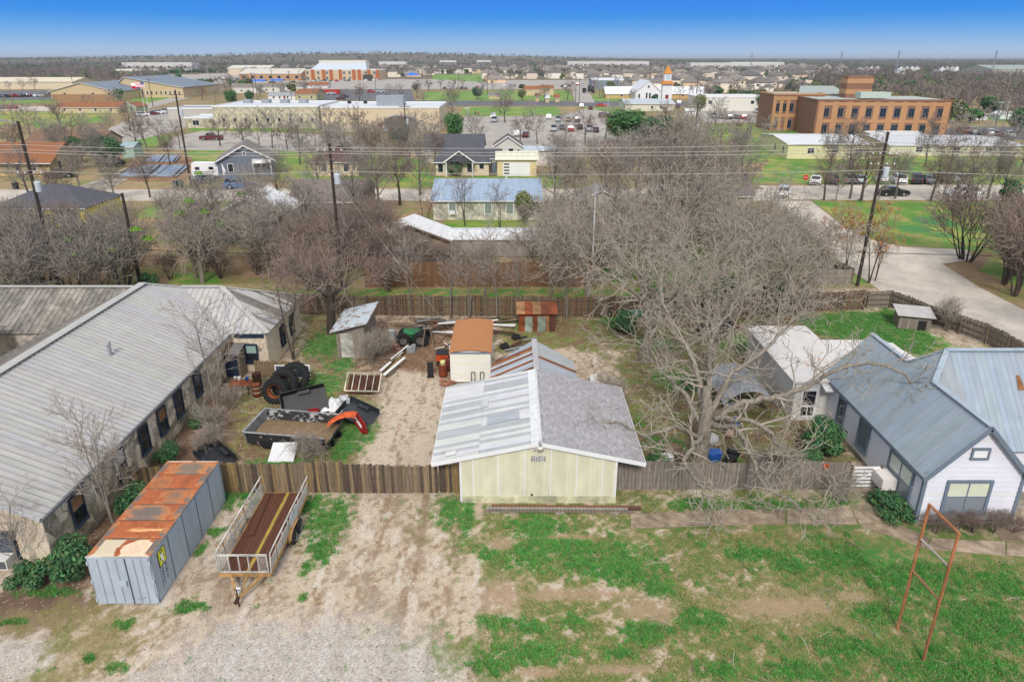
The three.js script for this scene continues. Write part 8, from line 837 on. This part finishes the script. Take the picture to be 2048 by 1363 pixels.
{ // flagpoles
  const flag = (label, p, h, draw) => { const t = thing('flagpole', label, 'flagpole', [p[0], 0, p[1]]); mk('pole', new B().rod([0, 0, 0], [0, h, 0], 0.09, 0.05, 8), M.whitePaint, t); const cv = document.createElement('canvas'); cv.width = 96; cv.height = 64; draw(cv.getContext('2d')); const ct = new THREE.CanvasTexture(cv); ct.colorSpace = THREE.SRGBColorSpace; const g = new THREE.PlaneGeometry(3.0, 1.9, 14, 6), q = g.attributes.position; for (let i = 0; i < q.count; i++) q.setZ(i, 0.18 * Math.sin(q.getX(i) * 3)); g.computeVertexNormals(); const f = mk('flag', g, std(0xffffff, ct), t); f.position.set(-1.6, h - 1.1, 0); };
  flag('flagpole with the striped flag at the school', [-129.47, -265.34], 12.4, x => { for (let i = 0; i < 13; i++) { x.fillStyle = i % 2 ? '#fff' : '#b22234'; x.fillRect(0, i * 5, 96, 5); } x.fillStyle = '#3c3b6e'; x.fillRect(58, 0, 38, 35); x.fillStyle = '#fff'; for (let i = 0; i < 5; i++) for (let j = 0; j < 6; j++) x.fillRect(61 + j * 6, 4 + i * 6, 2, 2); }); flag('flagpole with the lone star flag at the school', [-135.46, -274.50], 11.6, x => { x.fillStyle = '#fff'; x.fillRect(0, 0, 96, 32); x.fillStyle = '#bf0a30'; x.fillRect(0, 32, 96, 32); x.fillStyle = '#002868'; x.fillRect(64, 0, 32, 64); x.fillStyle = '#fff'; x.font = '26px sans-serif'; x.fillText('\u2605', 67, 41); });
}

// ---------- vehicles ----------
const carGlass = std(0x1e252c, null, { roughness: 0.06 }), tyreM = std(0x18181a, null, { roughness: 0.9 }), rimM = std(0xa9adb2, null, { roughness: 0.35, metalness: 0.5 }), headM = std(0xe6e8ea, null, { roughness: 0.15 }), tailM = std(0x9c1515, null, { roughness: 0.3 });
const paintM = Object.fromEntries(Object.entries({ white: 0xe8eaec, black: 0x17181b, silver: 0xa9aeb4, grey: 0x5b6066, maroon: 0x5e1620, red: 0xb01e1a, blue: 0x2f5c8c, navy: 0x1f2c48, tan: 0x9d8d74, yellow: 0xe0ac1c }).map(([k, v]) => [k, new THREE.MeshPhysicalMaterial({ color: C(v), roughness: 0.35, clearcoat: 0.8, clearcoatRoughness: 0.08, side: THREE.DoubleSide })]));
const carSpec = { sedan: { L: 4.7, W: 1.8, low: 0.9, top: 1.44, cab: [-1.75, 1.05, -1.15, 0.35], hood: 0.86, tail: 0.96, r: 0.32 }, suv: { L: 4.75, W: 1.88, low: 1.05, top: 1.74, cab: [-2.2, 1.05, -1.95, 0.45], hood: 1.02, tail: 1.05, r: 0.36 }, pickup: { L: 5.7, W: 1.98, low: 1.12, top: 1.86, cab: [-0.75, 1.35, -0.55, 0.75], hood: 1.1, tail: 1.12, r: 0.4, bed: true }, van: { L: 5.3, W: 2.0, low: 1.1, top: 2.2, cab: [-2.5, 2.0, -2.45, 1.25], hood: 1.1, tail: 1.15, r: 0.36, blind: true } };
function carParts(k) {
  const s = carSpec[k], L = s.L / 2, W = s.W / 2, sh = new THREE.Shape(), wx = [-L * 0.58, L * 0.6], a = s.r + 0.06, b = 0.24;
  sh.moveTo(-L, b + 0.1); sh.lineTo(-L + 0.06, b); sh.lineTo(wx[0] - a, b); sh.absarc(wx[0], s.r, a, PI, 0, true); sh.lineTo(wx[1] - a, b); sh.absarc(wx[1], s.r, a, PI, 0, true); sh.lineTo(L - 0.08, b); sh.lineTo(L, b + 0.16); sh.lineTo(L - 0.03, s.hood - 0.18); sh.lineTo(L - 0.3, s.hood - 0.04); sh.lineTo(s.cab[1], s.low); sh.lineTo(s.cab[0], s.low); sh.lineTo(-L + 0.12, s.tail); sh.lineTo(-L, s.tail - 0.16);
  const ext = new THREE.ExtrudeGeometry(sh, { depth: s.W - 0.16, bevelEnabled: true, bevelThickness: 0.08, bevelSize: 0.07, bevelSegments: 2, curveSegments: 7 }); ext.translate(0, 0, -W + 0.08); const body = new B().geo(ext), [x0, x1, t0, t1] = s.cab, y0 = s.low - 0.02, y1 = s.top - 0.05, wb = W - 0.07, wt = W - 0.24;
  const cab = new B().hex([[x0, y0, wb], [x1, y0, wb], [x1, y0, -wb], [x0, y0, -wb], [t0, y1, wt], [t1, y1, wt], [t1, y1, -wt], [t0, y1, -wt]]); const roof = new B().hex([[t0 - 0.06, y1, wt + 0.03], [t1 + 0.08, y1, wt + 0.03], [t1 + 0.08, y1, -wt - 0.03], [t0 - 0.06, y1, -wt - 0.03], [t0 + 0.08, s.top, wt - 0.08], [t1 - 0.12, s.top, wt - 0.08], [t1 - 0.12, s.top, -wt + 0.08], [t0 + 0.08, s.top, -wt + 0.08]]);
  for (const z of [-1, 1]) { roof.beam([x0, y0, z * wb], [t0, y1, z * wt], 0.09, 0.09).beam([x1, y0, z * wb], [t1, y1, z * wt], 0.08, 0.08); for (const q of s.blind ? [0.25, 0.5] : [0.5]) roof.beam([lerp(x0, x1, q), y0, z * (wb + 0.005)], [lerp(t0, t1, q), y1, z * (wt + 0.005)], 0.08, 0.05); if (s.blind) roof.slab([[x0, y0, z * (wb + 0.012)], [lerp(x0, x1, 0.62), y0, z * (wb + 0.012)], [lerp(t0, t1, 0.62), y1, z * (wt + 0.012)], [t0, y1, z * (wt + 0.012)]], 0.02, [0, 0, z]); }
  const out = [['body', body, 'paint'], ['cabin_glass', cab, carGlass], ['roof', roof, 'paint']]; if (s.bed) out.push(['bed_liner', new B().bx(-L + 0.16, s.tail + 0.075, -W + 0.16, s.cab[0] - 0.12, s.tail + 0.09, W - 0.16), std(0x26272a, null)]);
  out.push(['bumper', new B().bx(L - 0.05, b + 0.08, -W + 0.1, L + 0.1, b + 0.28, W - 0.1), std(0x2a2b2e, null)], ['bumper', new B().bx(-L - 0.1, b + 0.08, -W + 0.1, -L + 0.05, b + 0.28, W - 0.1), std(0x2a2b2e, null)]);
  for (const z of [-1, 1]) { out.push(['headlight', new B().bx(L - 0.1, s.hood - 0.26, z * (W - 0.3) - 0.16, L + 0.09, s.hood - 0.1, z * (W - 0.3) + 0.16), headM], ['tail_light', new B().bx(-L - 0.085, s.tail - 0.26, z * (W - 0.18) - 0.1, -L + 0.05, s.tail - 0.06, z * (W - 0.18) + 0.1), tailM]); for (const x of wx) out.push(['wheel', new B().rod([x, s.r, z * (W + 0.0)], [x, s.r, z * (W - 0.22)], s.r, s.r, 14), tyreM], ['rim', new B().rod([x, s.r, z * (W + 0.012)], [x, s.r, z * (W - 0.02)], s.r * 0.62, s.r * 0.62, 12), rimM]); }
  return out.map(([n, b, m]) => [n, b.build(false), m]);
}
const carGeo = Object.fromEntries(Object.keys(carSpec).map(k => [k, carParts(k)])), smallCar = Object.fromEntries(Object.keys(carSpec).map(k => [k, [['body', mergeGeometries(carGeo[k].filter(p => p[2] === 'paint').map(p => p[1])), 'paint'], ['cabin_glass', carGeo[k][1][1], carGlass], ['wheel', mergeGeometries(carGeo[k].filter(p => p[0] === 'wheel').map(p => p[1])), tyreM]]]));
const carName = { sedan: 'parked_sedan', suv: 'parked_suv', pickup: 'pickup_truck', van: 'white_van' }, carWord = { sedan: 'sedan', suv: 'suv', pickup: 'pickup', van: 'van' };
function car(k, col, p, ry, label, { small, group } = {}) { const t = thing(carName[k], label, carWord[k], [p[0], 0.05, p[1]], ry, group); let w = 0, last; for (const [n, g, m] of (small ? smallCar : carGeo)[k]) { const q = mk(n, g, m === 'paint' ? paintM[col] : m, n === 'rim' ? last : t); if (n === 'wheel') last = q; } return t; }
car('suv', 'blue', [-45.42, -119.51], 0, 'blue suv parked along the left street'); car('sedan', 'black', [-82.33, -131.10], 0.5, 'black sedan on the drive of the brown roofed house'); car('sedan', 'grey', [-53.65, -126.12], 1.0, 'grey sedan beside the travel trailer'); car('pickup', 'maroon', [-79.24, -193.48], PI, 'maroon pickup on the school drive'); car('suv', 'grey', [-48.90, -198.42], 0.1, 'dark open jeep on the school drive'); car('van', 'white', [-63.05, -230.54], 0, 'white van at the school loading bay'); car('pickup', 'white', [-70.77, -233.96], 0.2, 'white pickup by the brick ramp'); car('suv', 'navy', [-76.25, -248.70], 0, 'dark blue suv behind the white pickup by the ramp'); car('sedan', 'black', [60.27, -113.09], 0, 'black sedan driving on the right street'); car('suv', 'white', [70.45, -111.80], PI, 'big white suv driving on the right street'); car('suv', 'white', [42.90, -112.66], 1.2, 'white car turning at the street corner');
[['sedan', 'white', [52.67, -124.53], 'white sedan first in the kerb row'], ['suv', 'black', [55.54, -124.53], 'black suv second in the kerb row'], ['suv', 'grey', [58.63, -125.06], 'dark grey suv third in the kerb row'], ['sedan', 'silver', [60.81, -125.06], 'silver sedan behind the street trees in the kerb row'], ['sedan', 'white', [64.80, -126.12], 'white sedan right of the pole in the kerb row'], ['suv', 'white', [67.17, -125.06], 'white suv after the pole in the kerb row'], ['suv', 'black', [70.39, -125.06], 'black suv in the middle of the kerb row'], ['sedan', 'grey', [72.57, -125.06], 'dark sedan in the middle of the kerb row'], ['suv', 'black', [75.61, -126.12], 'black suv near the right end of the kerb row'], ['sedan', 'white', [78.73, -126.65], 'white sedan at the right end of the kerb row']].forEach(([k, c, p, l], i) => car(k, c, p, 1.15 + 0.1 * (i % 3), l, { group: 'cars in the kerb row' }));
{ const cl = ['white', 'silver', 'grey', 'black', 'white', 'navy', 'silver', 'maroon', 'tan', 'red'], ks = ['suv', 'sedan', 'suv', 'pickup', 'sedan']; let i = 0; const R = rng(8);
  const lot = (pts, ry, where, small) => pts.forEach(p => { const k = ks[i % 5], c = cl[(i * 7) % 10]; car(k, c, p, ry + R.r(-0.05, 0.05), `${c} ${carWord[k]} parked ${where}`, { small, group: `${c} ${carWord[k]}s parked ${where}` }); i++; });
  lot([[29.95, -321.39], [32.56, -309.01], [13.02, -260.98], [15.57, -250.67], [19.12, -250.67], [22.17, -250.67], [15.07, -222.39], [17.43, -217.77], [22.90, -217.77], [24.49, -214.78], [1.38, -203.60], [3.83, -200.97], [-6.62, -265.34], [-5.88, -248.70], [-19.88, -260.98], [39.08, -269.84], [34.18, -250.67], [34.23, -241.11], [12.41, -217.77], [20.64, -223.98]], 1.5, 'in the central car park'); car('suv', 'maroon', [33.53, -267.57], 0, 'maroon suv at the lawn edge of the central car park'); car('sedan', 'red', [39.33, -327.94], 0, 'red sports car on the street before the church');
  lot([[-135.62, -272.15], [-135.14, -279.31], [-135.18, -284.29], [-135.04, -289.44]], 0.9, 'beside the flagpoles'); car('suv', 'yellow', [-186.93, -427.71], 0, 'bright yellow suv by the gym drive'); lot([[-184.09, -427.71], [-187.80, -464.29], [-205.54, -523.82]], 0, 'by the gym drive'); lot([[130.48, -213.32], [131.65, -210.45], [132.08, -207.66], [133.77, -206.29], [134.45, -203.60], [135.52, -200.97]], 1.4, 'in the brick office car park'); lot([[72.24, -265.34], [74.50, -263.14], [76.37, -260.98], [79.47, -263.14], [81.30, -260.98], [95.54, -289.44], [90.90, -272.15], [77.24, -345.54], [70.84, -318.20]], 1.4, 'beside the long white hall');
  lot([[-106.67, -416.74], [-104.50, -433.41], [-104.05, -445.26], [-89.68, -401.29], [-89.51, -439.26], [-85.90, -457.77], [-80.11, -457.77], [-67.47, -406.31], [-61.84, -401.29], [-87.57, -382.35]], 0.2, 'in the dark car park', true); lot([[-173.67, -647.79], [-172.30, -660.78], [-167.49, -660.78], [-166.86, -674.29], [-158.75, -660.78], [-153.50, -660.78], [-149.91, -674.29], [-145.89, -674.29], [-130.28, -674.29], [-126.71, -674.29], [-125.68, -688.36], [-124.60, -703.03]], 1.5, 'before the brick school', true); lot([[-276.94, -406.31], [-271.17, -401.29], [-272.06, -406.31], [-269.62, -406.31], [-269.95, -411.46], [-264.47, -406.31], [-265.01, -411.46], [-262.55, -411.46], [-260.08, -411.46], [-261.13, -416.74], [-255.41, -411.46], [-256.68, -416.74], [-213.10, -312.01], [-209.33, -312.01]], 1.3, 'beside the gym', true);
  const row = []; for (const [z, n] of [[-640, 11], [-690, 12], [-745, 10]]) for (let q = 0; q < n; q++) row.push([-325 + q * 6.2 + (z + 640) * -0.35, z]); lot(row, 1.4, 'in the lot behind the gym', true); lot([[-45.52, -507.57], [-42.48, -507.57], [-39.79, -507.57], [-36.75, -507.57], [-33.72, -507.57], [-31.02, -507.57], [-23.63, -515.57], [-20.23, -507.57], [35.91, -541.12], [36.87, -523.82], [41.61, -550.20], [-5.20, -559.58], [-1.46, -550.20], [2.23, -559.58], [6.57, -550.20], [48.55, -600.51], [50.31, -579.33], [52.33, -559.58]], 1.5, 'in the lot beyond the green field', true);
  const tk = thing('flatbed_truck', 'black truck with a tall loading frame on the church drive', 'truck', [[46.27, -451.43][0], 0, [46.27, -451.43][1]]); mk('cab', new B().bx(-4, 0.7, -1.2, -1.8, 2.9, 1.2), M.dark, tk); mk('bed', new B().bx(-1.7, 0.8, -1.2, 4, 1.2, 1.2), M.dark, tk); mk('load', new B().bx(-0.8, 1.25, -1.1, 3.2, 4.2, 1.1), std(0x2c2f36, T.rough), tk); for (const x of [-3, 2.5]) for (const z of [-1.1, 1.1]) mk('wheel', new B().rod([x, 0.5, z - 0.15], [x, 0.5, z + 0.15], 0.5, 0.5, 12), tyreM, tk);
}
{ // people on the lawn by the central car park
  const person = (p, top, legs, label, ry) => { const g = new THREE.BufferGeometry(), tw = new Twigs(); tw.tube([[0.1, 0, 0.04], [0.1, 0.45, 0.02], [0.09, 0.85, 0]], [0.06, 0.075, 0.1], 7); tw.tube([[-0.1, 0, -0.06], [-0.1, 0.45, 0.03], [-0.09, 0.85, 0]], [0.06, 0.075, 0.1], 7); tw.tube([[0, 0.8, 0], [0, 1.1, 0], [0, 1.38, 0], [0, 1.46, 0], [0, 1.52, 0]], [0.16, 0.15, 0.19, 0.1, 0.06], 8); tw.tube([[0.2, 1.38, 0], [0.27, 1.1, 0.03], [0.26, 0.82, 0.1]], [0.065, 0.055, 0.04], 6); tw.tube([[-0.2, 1.38, 0], [-0.27, 1.1, 0.03], [-0.26, 0.82, 0.08]], [0.065, 0.055, 0.04], 6); tw.tube([[0, 1.5, 0], [0, 1.56, 0], [0, 1.63, 0], [0, 1.7, 0], [0, 1.76, 0]], [0.055, 0.085, 0.1, 0.095, 0.03], 8); const q = tw.build(), K = []; for (let i = 0; i < tw.p.length; i += 3) { const y = tw.p[i + 1], c = C(y > 1.68 ? 0x2a2320 : y > 1.51 ? 0xb98a70 : y > 0.83 && !(Math.abs(tw.p[i]) > 0.21 && y < 0.86) ? top : y > 0.06 ? legs : 0x222222); K.push(c.r, c.g, c.b); } q.setAttribute('color', new THREE.Float32BufferAttribute(K, 3)); const m = mk(numbered('person'), q, std(0xffffff, null, { vertexColors: true }), scene); m.position.set(p[0], 0.02, p[1]); m.rotation.y = ry; tag(m, label, 'person'); };
  person([-13.60, -276.88], 0x2a2c33, 0x25262b, 'person in dark clothes at the left of the lawn group', 0.5); person([-12.57, -274.50], 0xb8262a, 0x2b2b30, 'person in a red top beside the one in dark clothes', -0.4); person([-7.64, -276.88], 0x2c3550, 0x22232a, 'person in a navy top standing alone on the lawn verge', 1.2); person([-4.55, -281.78], 0x3a3c40, 0x2a2a2e, 'person in grey at the right of the lawn verge', 2.2);
}
// ---------- suburb, woods, masts ----------
{
  const R = rng(41), wallC = [std(0xe0d4c0, null), std(0xd2c4b2, null), std(0xe8e2d8, null), std(0xd6bc9c, null)], roofC = [std(0x8e857f, T.shingle), std(0x7d756f, T.shingle), std(0x9a918a, T.shingle), std(0x6f6a68, T.shingle)], protoH = [];
  const hipRoof = (b, x0, x1, z0, z1, y, r) => { const d = (z1 - z0) / 2, i = Math.min(d, (x1 - x0) / 2 - 0.2), zm = (z0 + z1) / 2; b.slab([[x0, y, z1], [x1, y, z1], [x1 - i, y + r, zm], [x0 + i, y + r, zm]], 0.1).slab([[x1, y, z0], [x0, y, z0], [x0 + i, y + r, zm], [x1 - i, y + r, zm]], 0.1).slab([[x1, y, z1], [x1, y, z0], [x1 - i, y + r, zm]], 0.1).slab([[x0, y, z0], [x0, y, z1], [x0 + i, y + r, zm]], 0.1); return b; };
  for (let v = 0; v < 5; v++) { const two = v % 2 === 0, h = two ? 5.6 : 3.0, w = 6.5 + v * 0.5; protoH.push([['wall', new B().bx(-w, 0, -5, w, h, 5).bx(v % 3 ? -w : 1, 0, 5.001, v % 3 ? -1 : w, 3, 8).build(false)], ['roof', hipRoof(hipRoof(new B(), -w - 0.5, w + 0.5, -5.6, 5.6, h, 3.2), v % 3 ? -w - 0.4 : 0.6, v % 3 ? -0.6 : w + 0.4, 3.5, 8.5, 3.02, 1.9).build()], ['window', (() => { const b = new B(); b.bx(-w * 0.45 - 0.6, h - 2.2, 5.02, -w * 0.45 + 0.6, h - 0.9, 5.1); return b.build(false); })()], ['window', (() => new B().bx(w * 0.45 - 0.6, h - 2.2, 5.02, w * 0.45 + 0.6, h - 0.9, 5.1).build(false))()]]); if (v % 2) protoH[v].push(['chimney', new B().bx(w * 0.4, h, -2, w * 0.4 + 1, h + 4.2, -1).build(false)]); }
  let n = 0; const rows = [-470, -520, -570, -625, -685, -750, -820, -900, -985, -1080, -1190, -1320];
  for (const z of rows) { const near = z > -800, a = near ? -0.13 : -0.44, b = near ? 0.55 : 0.6; for (let x = z * -a * 0.72 * 1; x < -z * b * 0.72; x += R.r(19, 26)) { if (n >= 290) break; const px = x, pz = z + R.r(-8, 8); if (keep.some(k => inside(k, px, pz))) continue; const v = R.i(5), t = thing('suburban_house', near ? 'tan walled suburban house with grey hipped roof beyond the church' : 'small distant house with grey hipped roof near the horizon', 'house', [px, hillAt(px, pz), pz], R.pick([0, PI / 2, PI, -PI / 2]) + R.r(-0.15, 0.15), near ? 'suburban houses beyond the church' : 'distant suburban houses'), wm = R.pick(wallC), rm = R.pick(roofC); for (const [nm, g] of protoH[v]) mk(nm, g, nm === 'roof' ? rm : nm === 'window' ? M.darkPane : wm, t); n++; keep.push([[px - 9, pz - 9], [px + 9, pz - 9], [px + 9, pz + 9], [px - 9, pz + 9]]); } }
  // townhouse row, sheds and the big hall near the right horizon
  for (let i = 0; i < 26; i++) { const x = 440 + i * 13, z = -960 - (i % 4) * 12; block('town_house', 'small white gabled town house in the far right row', 'house', [x, z, 9, 5.5], { d: 12, wall: M.whitePaint, roof: std(0x55585e, T.shingle), kind: 'gz', rise: 3.4, over: 0.3, group: 'white town houses far right' }); }
  block('far_stadium', 'long pale roofed hall at the far right edge', 'hall', [575, -790, 150, 8], { d: 60, wall: std(0xb4b9a8, T.rough), roof: std(0x9aa3a0, T.streak), kind: 'gx', rise: 4 }); for (const [x, z, w, l] of [[330, -1150, 120, 'long white commercial block near the horizon'], [190, -1500, 160, 'pale commercial strip near the horizon'], [420, -1300, 90, 'white commercial block right of the strip'], [-220, -1400, 50, 'pale commercial block on the left horizon'], [-160, -1900, 40, 'pale apartment block near the middle horizon'], [-70, -1900, 36, 'second pale apartment block near the middle horizon'], [-560, -1200, 110, 'white roofed block in the left woods']]) block('commercial_block', l, 'building', [x, z, w, 11], { d: 30, wall: std(0xd5d2cc, T.rough), roof: std(0xe2e4e6, T.rough), wins: [['f', seq(8, -w * 0.4, w * 0.4), 5, 4, 3]] });
  for (const [x, z, h] of [[345, -800, 26], [430, -850, 27], [500, -790, 27], [578, -760, 30], [270, -860, 24]]) { const t = thing('lattice_mast', 'thin lattice power mast on the right horizon', 'mast', [x, 0, z], 0, 'power masts on the right horizon'); const b = new B(); for (const [a, c] of [[-1, -1], [1, -1], [1, 1], [-1, 1]]) b.beam([a * 1.3, 0, c * 1.3], [a * 0.2, h, c * 0.2], 0.22, 0.22); mk('leg', b, M.steel, t); const q = new B(); for (let i = 0; i < 9; i++) { const y0 = i / 9 * h, y1 = (i + 1) / 9 * h, k0 = lerp(1.3, 0.2, i / 9), k1 = lerp(1.3, 0.2, (i + 1) / 9); q.beam([-k0, y0, k0], [k1, y1, k1], 0.14, 0.14).beam([k0, y0, k0], [-k1, y1, k1], 0.14, 0.14); } mk('bracing', q, M.steel, t); mk('cross_arm', new B().bx(-3, h * 0.86, -0.12, 3, h * 0.86 + 0.24, 0.12).bx(-2.3, h * 0.94, -0.12, 2.3, h * 0.94 + 0.2, 0.12), M.steel, t); }
  // the woods: masses nobody could count
  const mass = (name, label, geo, mat, cols, spots) => { const m = new THREE.InstancedMesh(geo, mat, spots.length), q = new THREE.Matrix4(), e = new THREE.Euler(), o = V3(0, 0, 0), s = V3(1, 1, 1), c = new THREE.Color(); spots.forEach(([x, z, k, ky], i) => { q.compose(o.set(x, hillAt(x, z) - 0.2, z), new THREE.Quaternion().setFromEuler(e.set(0, R.r(0, 6.28), 0)), s.set(k, ky, k)); m.setMatrixAt(i, q); const f = R.r(0.75, 1.2); c.set(R.pick(cols)).multiplyScalar(f); m.setColorAt(i, c); }); m.name = numbered(name); shade(m); scene.add(m); tag(m, label, null, null, 'stuff'); };
  const free = (x, z) => !keep.some(k => inside(k, x, z)), wood = merge(proto.wood[0]), wood2 = merge(proto.wood[1]);
  function merge(p) { return mergeGeometries([p.trunk, p.crown]); }
  const A = [[], [], [], [], []]; let tries = 0;
  const put = (x, z, dens) => { if (!free(x, z)) return; const g = nz(x * 0.0021 + 0.2, z * 0.0021), k = R.r(0.75, 1.3), ev = g + R.r(-0.14, 0.14) + (dens || 0) > 0.56; A[ev ? 2 + R.i(3) : R.i(2)].push([x, z, k * (ev ? 1 : 1.15), k * R.r(0.8, 1.1) * (ev ? 0.95 : 1.0)]); };
  for (let i = 0; i < 19000; i++) { const z = -(820 + 3600 * R() ** 1.2), x = R.r(-0.82, 0.82) * -z; put(x, z); }
  for (let i = 0; i < 1500; i++) { const z = -R.r(245, 760), x = -z * R.r(0.40, 0.86); if (z < -330 || x > 125) put(x, z); }
  for (let i = 0; i < 1300; i++) { const z = -R.r(520, 1000), x = z * R.r(0.18, 0.85); put(x, z); } for (let i = 0; i < 800; i++) { const z = -R.r(440, 1300), x = -z * R.r(-0.3, 0.5); put(x, z, 0.08); } for (let i = 0; i < 160; i++) { const z = -R.r(300, 420), x = -z * R.r(0.2, 0.42); if (x > 95) put(x, z); }
  const mat = std(0xffffff, null, { roughness: 1 }); mass('bare_woodland', 'grey brown bare woodland toward the horizon', wood, mat, [0x776b66, 0x85786f, 0x6f6561, 0x8a7d73], A[0]); mass('bare_woodland', 'second stand of bare woodland among the far houses', wood2, mat, [0x73686a, 0x6b625c, 0x857a72], A[1]);
  for (const i of [2, 3, 4]) mass('evergreen_woodland', ['dark green cedar stands among the far woods', 'mid green live oak stands among the far woods', 'olive green stands among the far woods'][i - 2], farLeaf[i - 2], leafM, [0xffffff, 0xe0e0e0, 0xc8d0c8], A[i]);
}
// ---------- grass, weeds and gravel of the yard ----------
{
  const R = rng(63), blade = (n, hgt, sp, wid) => { const P = [], N = [], q = rng(n * 7 + 1); for (let i = 0; i < n; i++) { const a = q.r(0, 6.28), r = sp * Math.sqrt(q()), x = Math.cos(a) * r, z = Math.sin(a) * r, b = q.r(0, 6.28), l = hgt * q.r(0.5, 1.1), lx = Math.cos(b) * l * 0.55, lz = Math.sin(b) * l * 0.55, wx = -Math.sin(b) * wid, wz = Math.cos(b) * wid; P.push(x - wx, 0, z - wz, x + wx, 0, z + wz, x + lx, l, z + lz); for (let k = 0; k < 3; k++) N.push(-lx * 0.5 / l, 0.9, -lz * 0.5 / l); } const g = new THREE.BufferGeometry(); g.setAttribute('position', new THREE.Float32BufferAttribute(P, 3)); g.setAttribute('normal', new THREE.Float32BufferAttribute(N, 3)); g.computeVertexNormals(); return g; };
  const scatter = (name, label, geo, cols, want, pick) => { const sp = []; let guard = want * 12; while (sp.length < want && guard--) { const x = R.r(-30, 33), z = -16 - 46 * R() ** 1.25; const s = pick(x, z); if (s) sp.push([x, z, s]); } const m = new THREE.InstancedMesh(geo, std(0xffffff, null, { roughness: 0.9 }), sp.length), q = new THREE.Matrix4(), c = new THREE.Color(); sp.forEach(([x, z, s], i) => { q.makeRotationY(R.r(0, 6.28)).scale(V3(s, s * R.r(0.7, 1.2), s)).setPosition(x, 0.018 + 0.03 * (nz(x * 0.12, z * 0.12) - 0.5), z); m.setMatrixAt(i, q); c.set(R.pick(cols)).multiplyScalar(R.r(0.75, 1.25)); m.setColorAt(i, c); }); m.name = name; shade(m); scene.add(m); tag(m, label, null, null, 'stuff'); };
  const covered = (x, z) => (x > -16.9 && x < -14 && z > -29.9 && z < -22.5) || (x > -2.7 && x < 5.3 && z < -29.5 && z > -43) || (x < -19.4 && z < -24.4) || (x > 18.8 && z < -27.8 && z > -48) || (x > 16.6 && z < -38 && z > -47.5) || (x > 5.6 && x < 18 && z > -28.7 && z < -27.3) || (x > 15.5 && z > -28.9 && z < -25.2);
  scatter('green_grass', 'bright green winter weeds and clover on the dirt', blade(16, 0.09, 0.13, 0.012), [0x3f8636, 0x4c963c, 0x357a34, 0x5c9c44], 34000, (x, z) => { if (covered(x, z)) return 0; const g = groundAt(x, z); return g[3] > 0.85 ? R.r(0.7, 1.4) : 0; });
  scatter('dry_grass', 'short olive and straw grass of the lawns', blade(14, 0.07, 0.15, 0.01), [0x9c8f5e, 0xa8996a, 0x868a4e, 0x7c8448, 0xb8a980], 46000, (x, z) => { if (covered(x, z)) return 0; const g = groundAt(x, z); return g[3] > 0.28 && R() < g[3] ? R.r(0.7, 1.4) : 0; });
  scatter('gravel', 'loose pale stones on the gravel drive', new THREE.IcosahedronGeometry(0.03, 0), [0xb0a698, 0xbfb5a8, 0x9c9080, 0x8a7c6c, 0x7c6a58], 12000, (x, z) => { if (covered(x, z)) return 0; const g = groundAt(x, z); return g[3] < 0.15 && z > -30 ? R.r(0.4, 1.3) : 0; });
  scatter('fallen_twigs', 'fallen twigs and sticks under the trees', new B().rod([-0.3, 0.01, 0], [0.05, 0.03, 0.03], 0.012, 0.01, 4, false).rod([0.05, 0.03, 0.03], [0.35, 0.015, -0.02], 0.01, 0.006, 4, false).rod([0.05, 0.03, 0.03], [0.2, 0.03, 0.16], 0.008, 0.005, 4, false).build(false), [0x8f8478, 0xa79c8e, 0x6f6256, 0xb9ae9f], 6500, (x, z) => covered(x, z) ? 0 : (z < -31 && (x > 5 || x < -8.5) || x > 5 && z > -31 && R() < 0.12) && R() < 0.8 ? R.r(0.4, 1.5) : 0);
  scatter('leaf_litter', 'fallen brown leaves and twigs in the yards', blade(5, 0.03, 0.16, 0.03), [0x7a5638, 0x8f6a48, 0x65462e, 0xa58660], 16000, (x, z) => { if (covered(x, z) || z > -30) return 0; return R() < nz(x * 0.09, z * 0.09 + 0.3) ? R.r(0.7, 1.5) : 0; });
}

// things that share a label are told apart by their order across the view
{
  const by = new Map(); for (const o of scene.children) { const l = o.userData.label; if (l && o.userData.category) by.set(l, [...(by.get(l) || []), o]); }
  const ord = n => n + (n % 100 > 10 && n % 100 < 14 ? 'th' : ['th', 'st', 'nd', 'rd'][n % 10] || 'th'), box = new THREE.Box3(), mid = o => { const p = o.position; if (p.x || p.z) return p.x / -p.z; o.geometry.computeBoundingBox(); box.copy(o.geometry.boundingBox); return (box.min.x + box.max.x) / -(box.min.z + box.max.z); };
  for (const [l, os] of by) if (os.length > 1 && os.length <= 100 && l.split(' ').length <= 13) os.map(o => [mid(o), o]).sort((a, b) => a[0] - b[0]).forEach(([, o], i) => { o.userData.label = `${l}, ${ord(i + 1)} from left`; });
}
renderer.render(scene, camera);
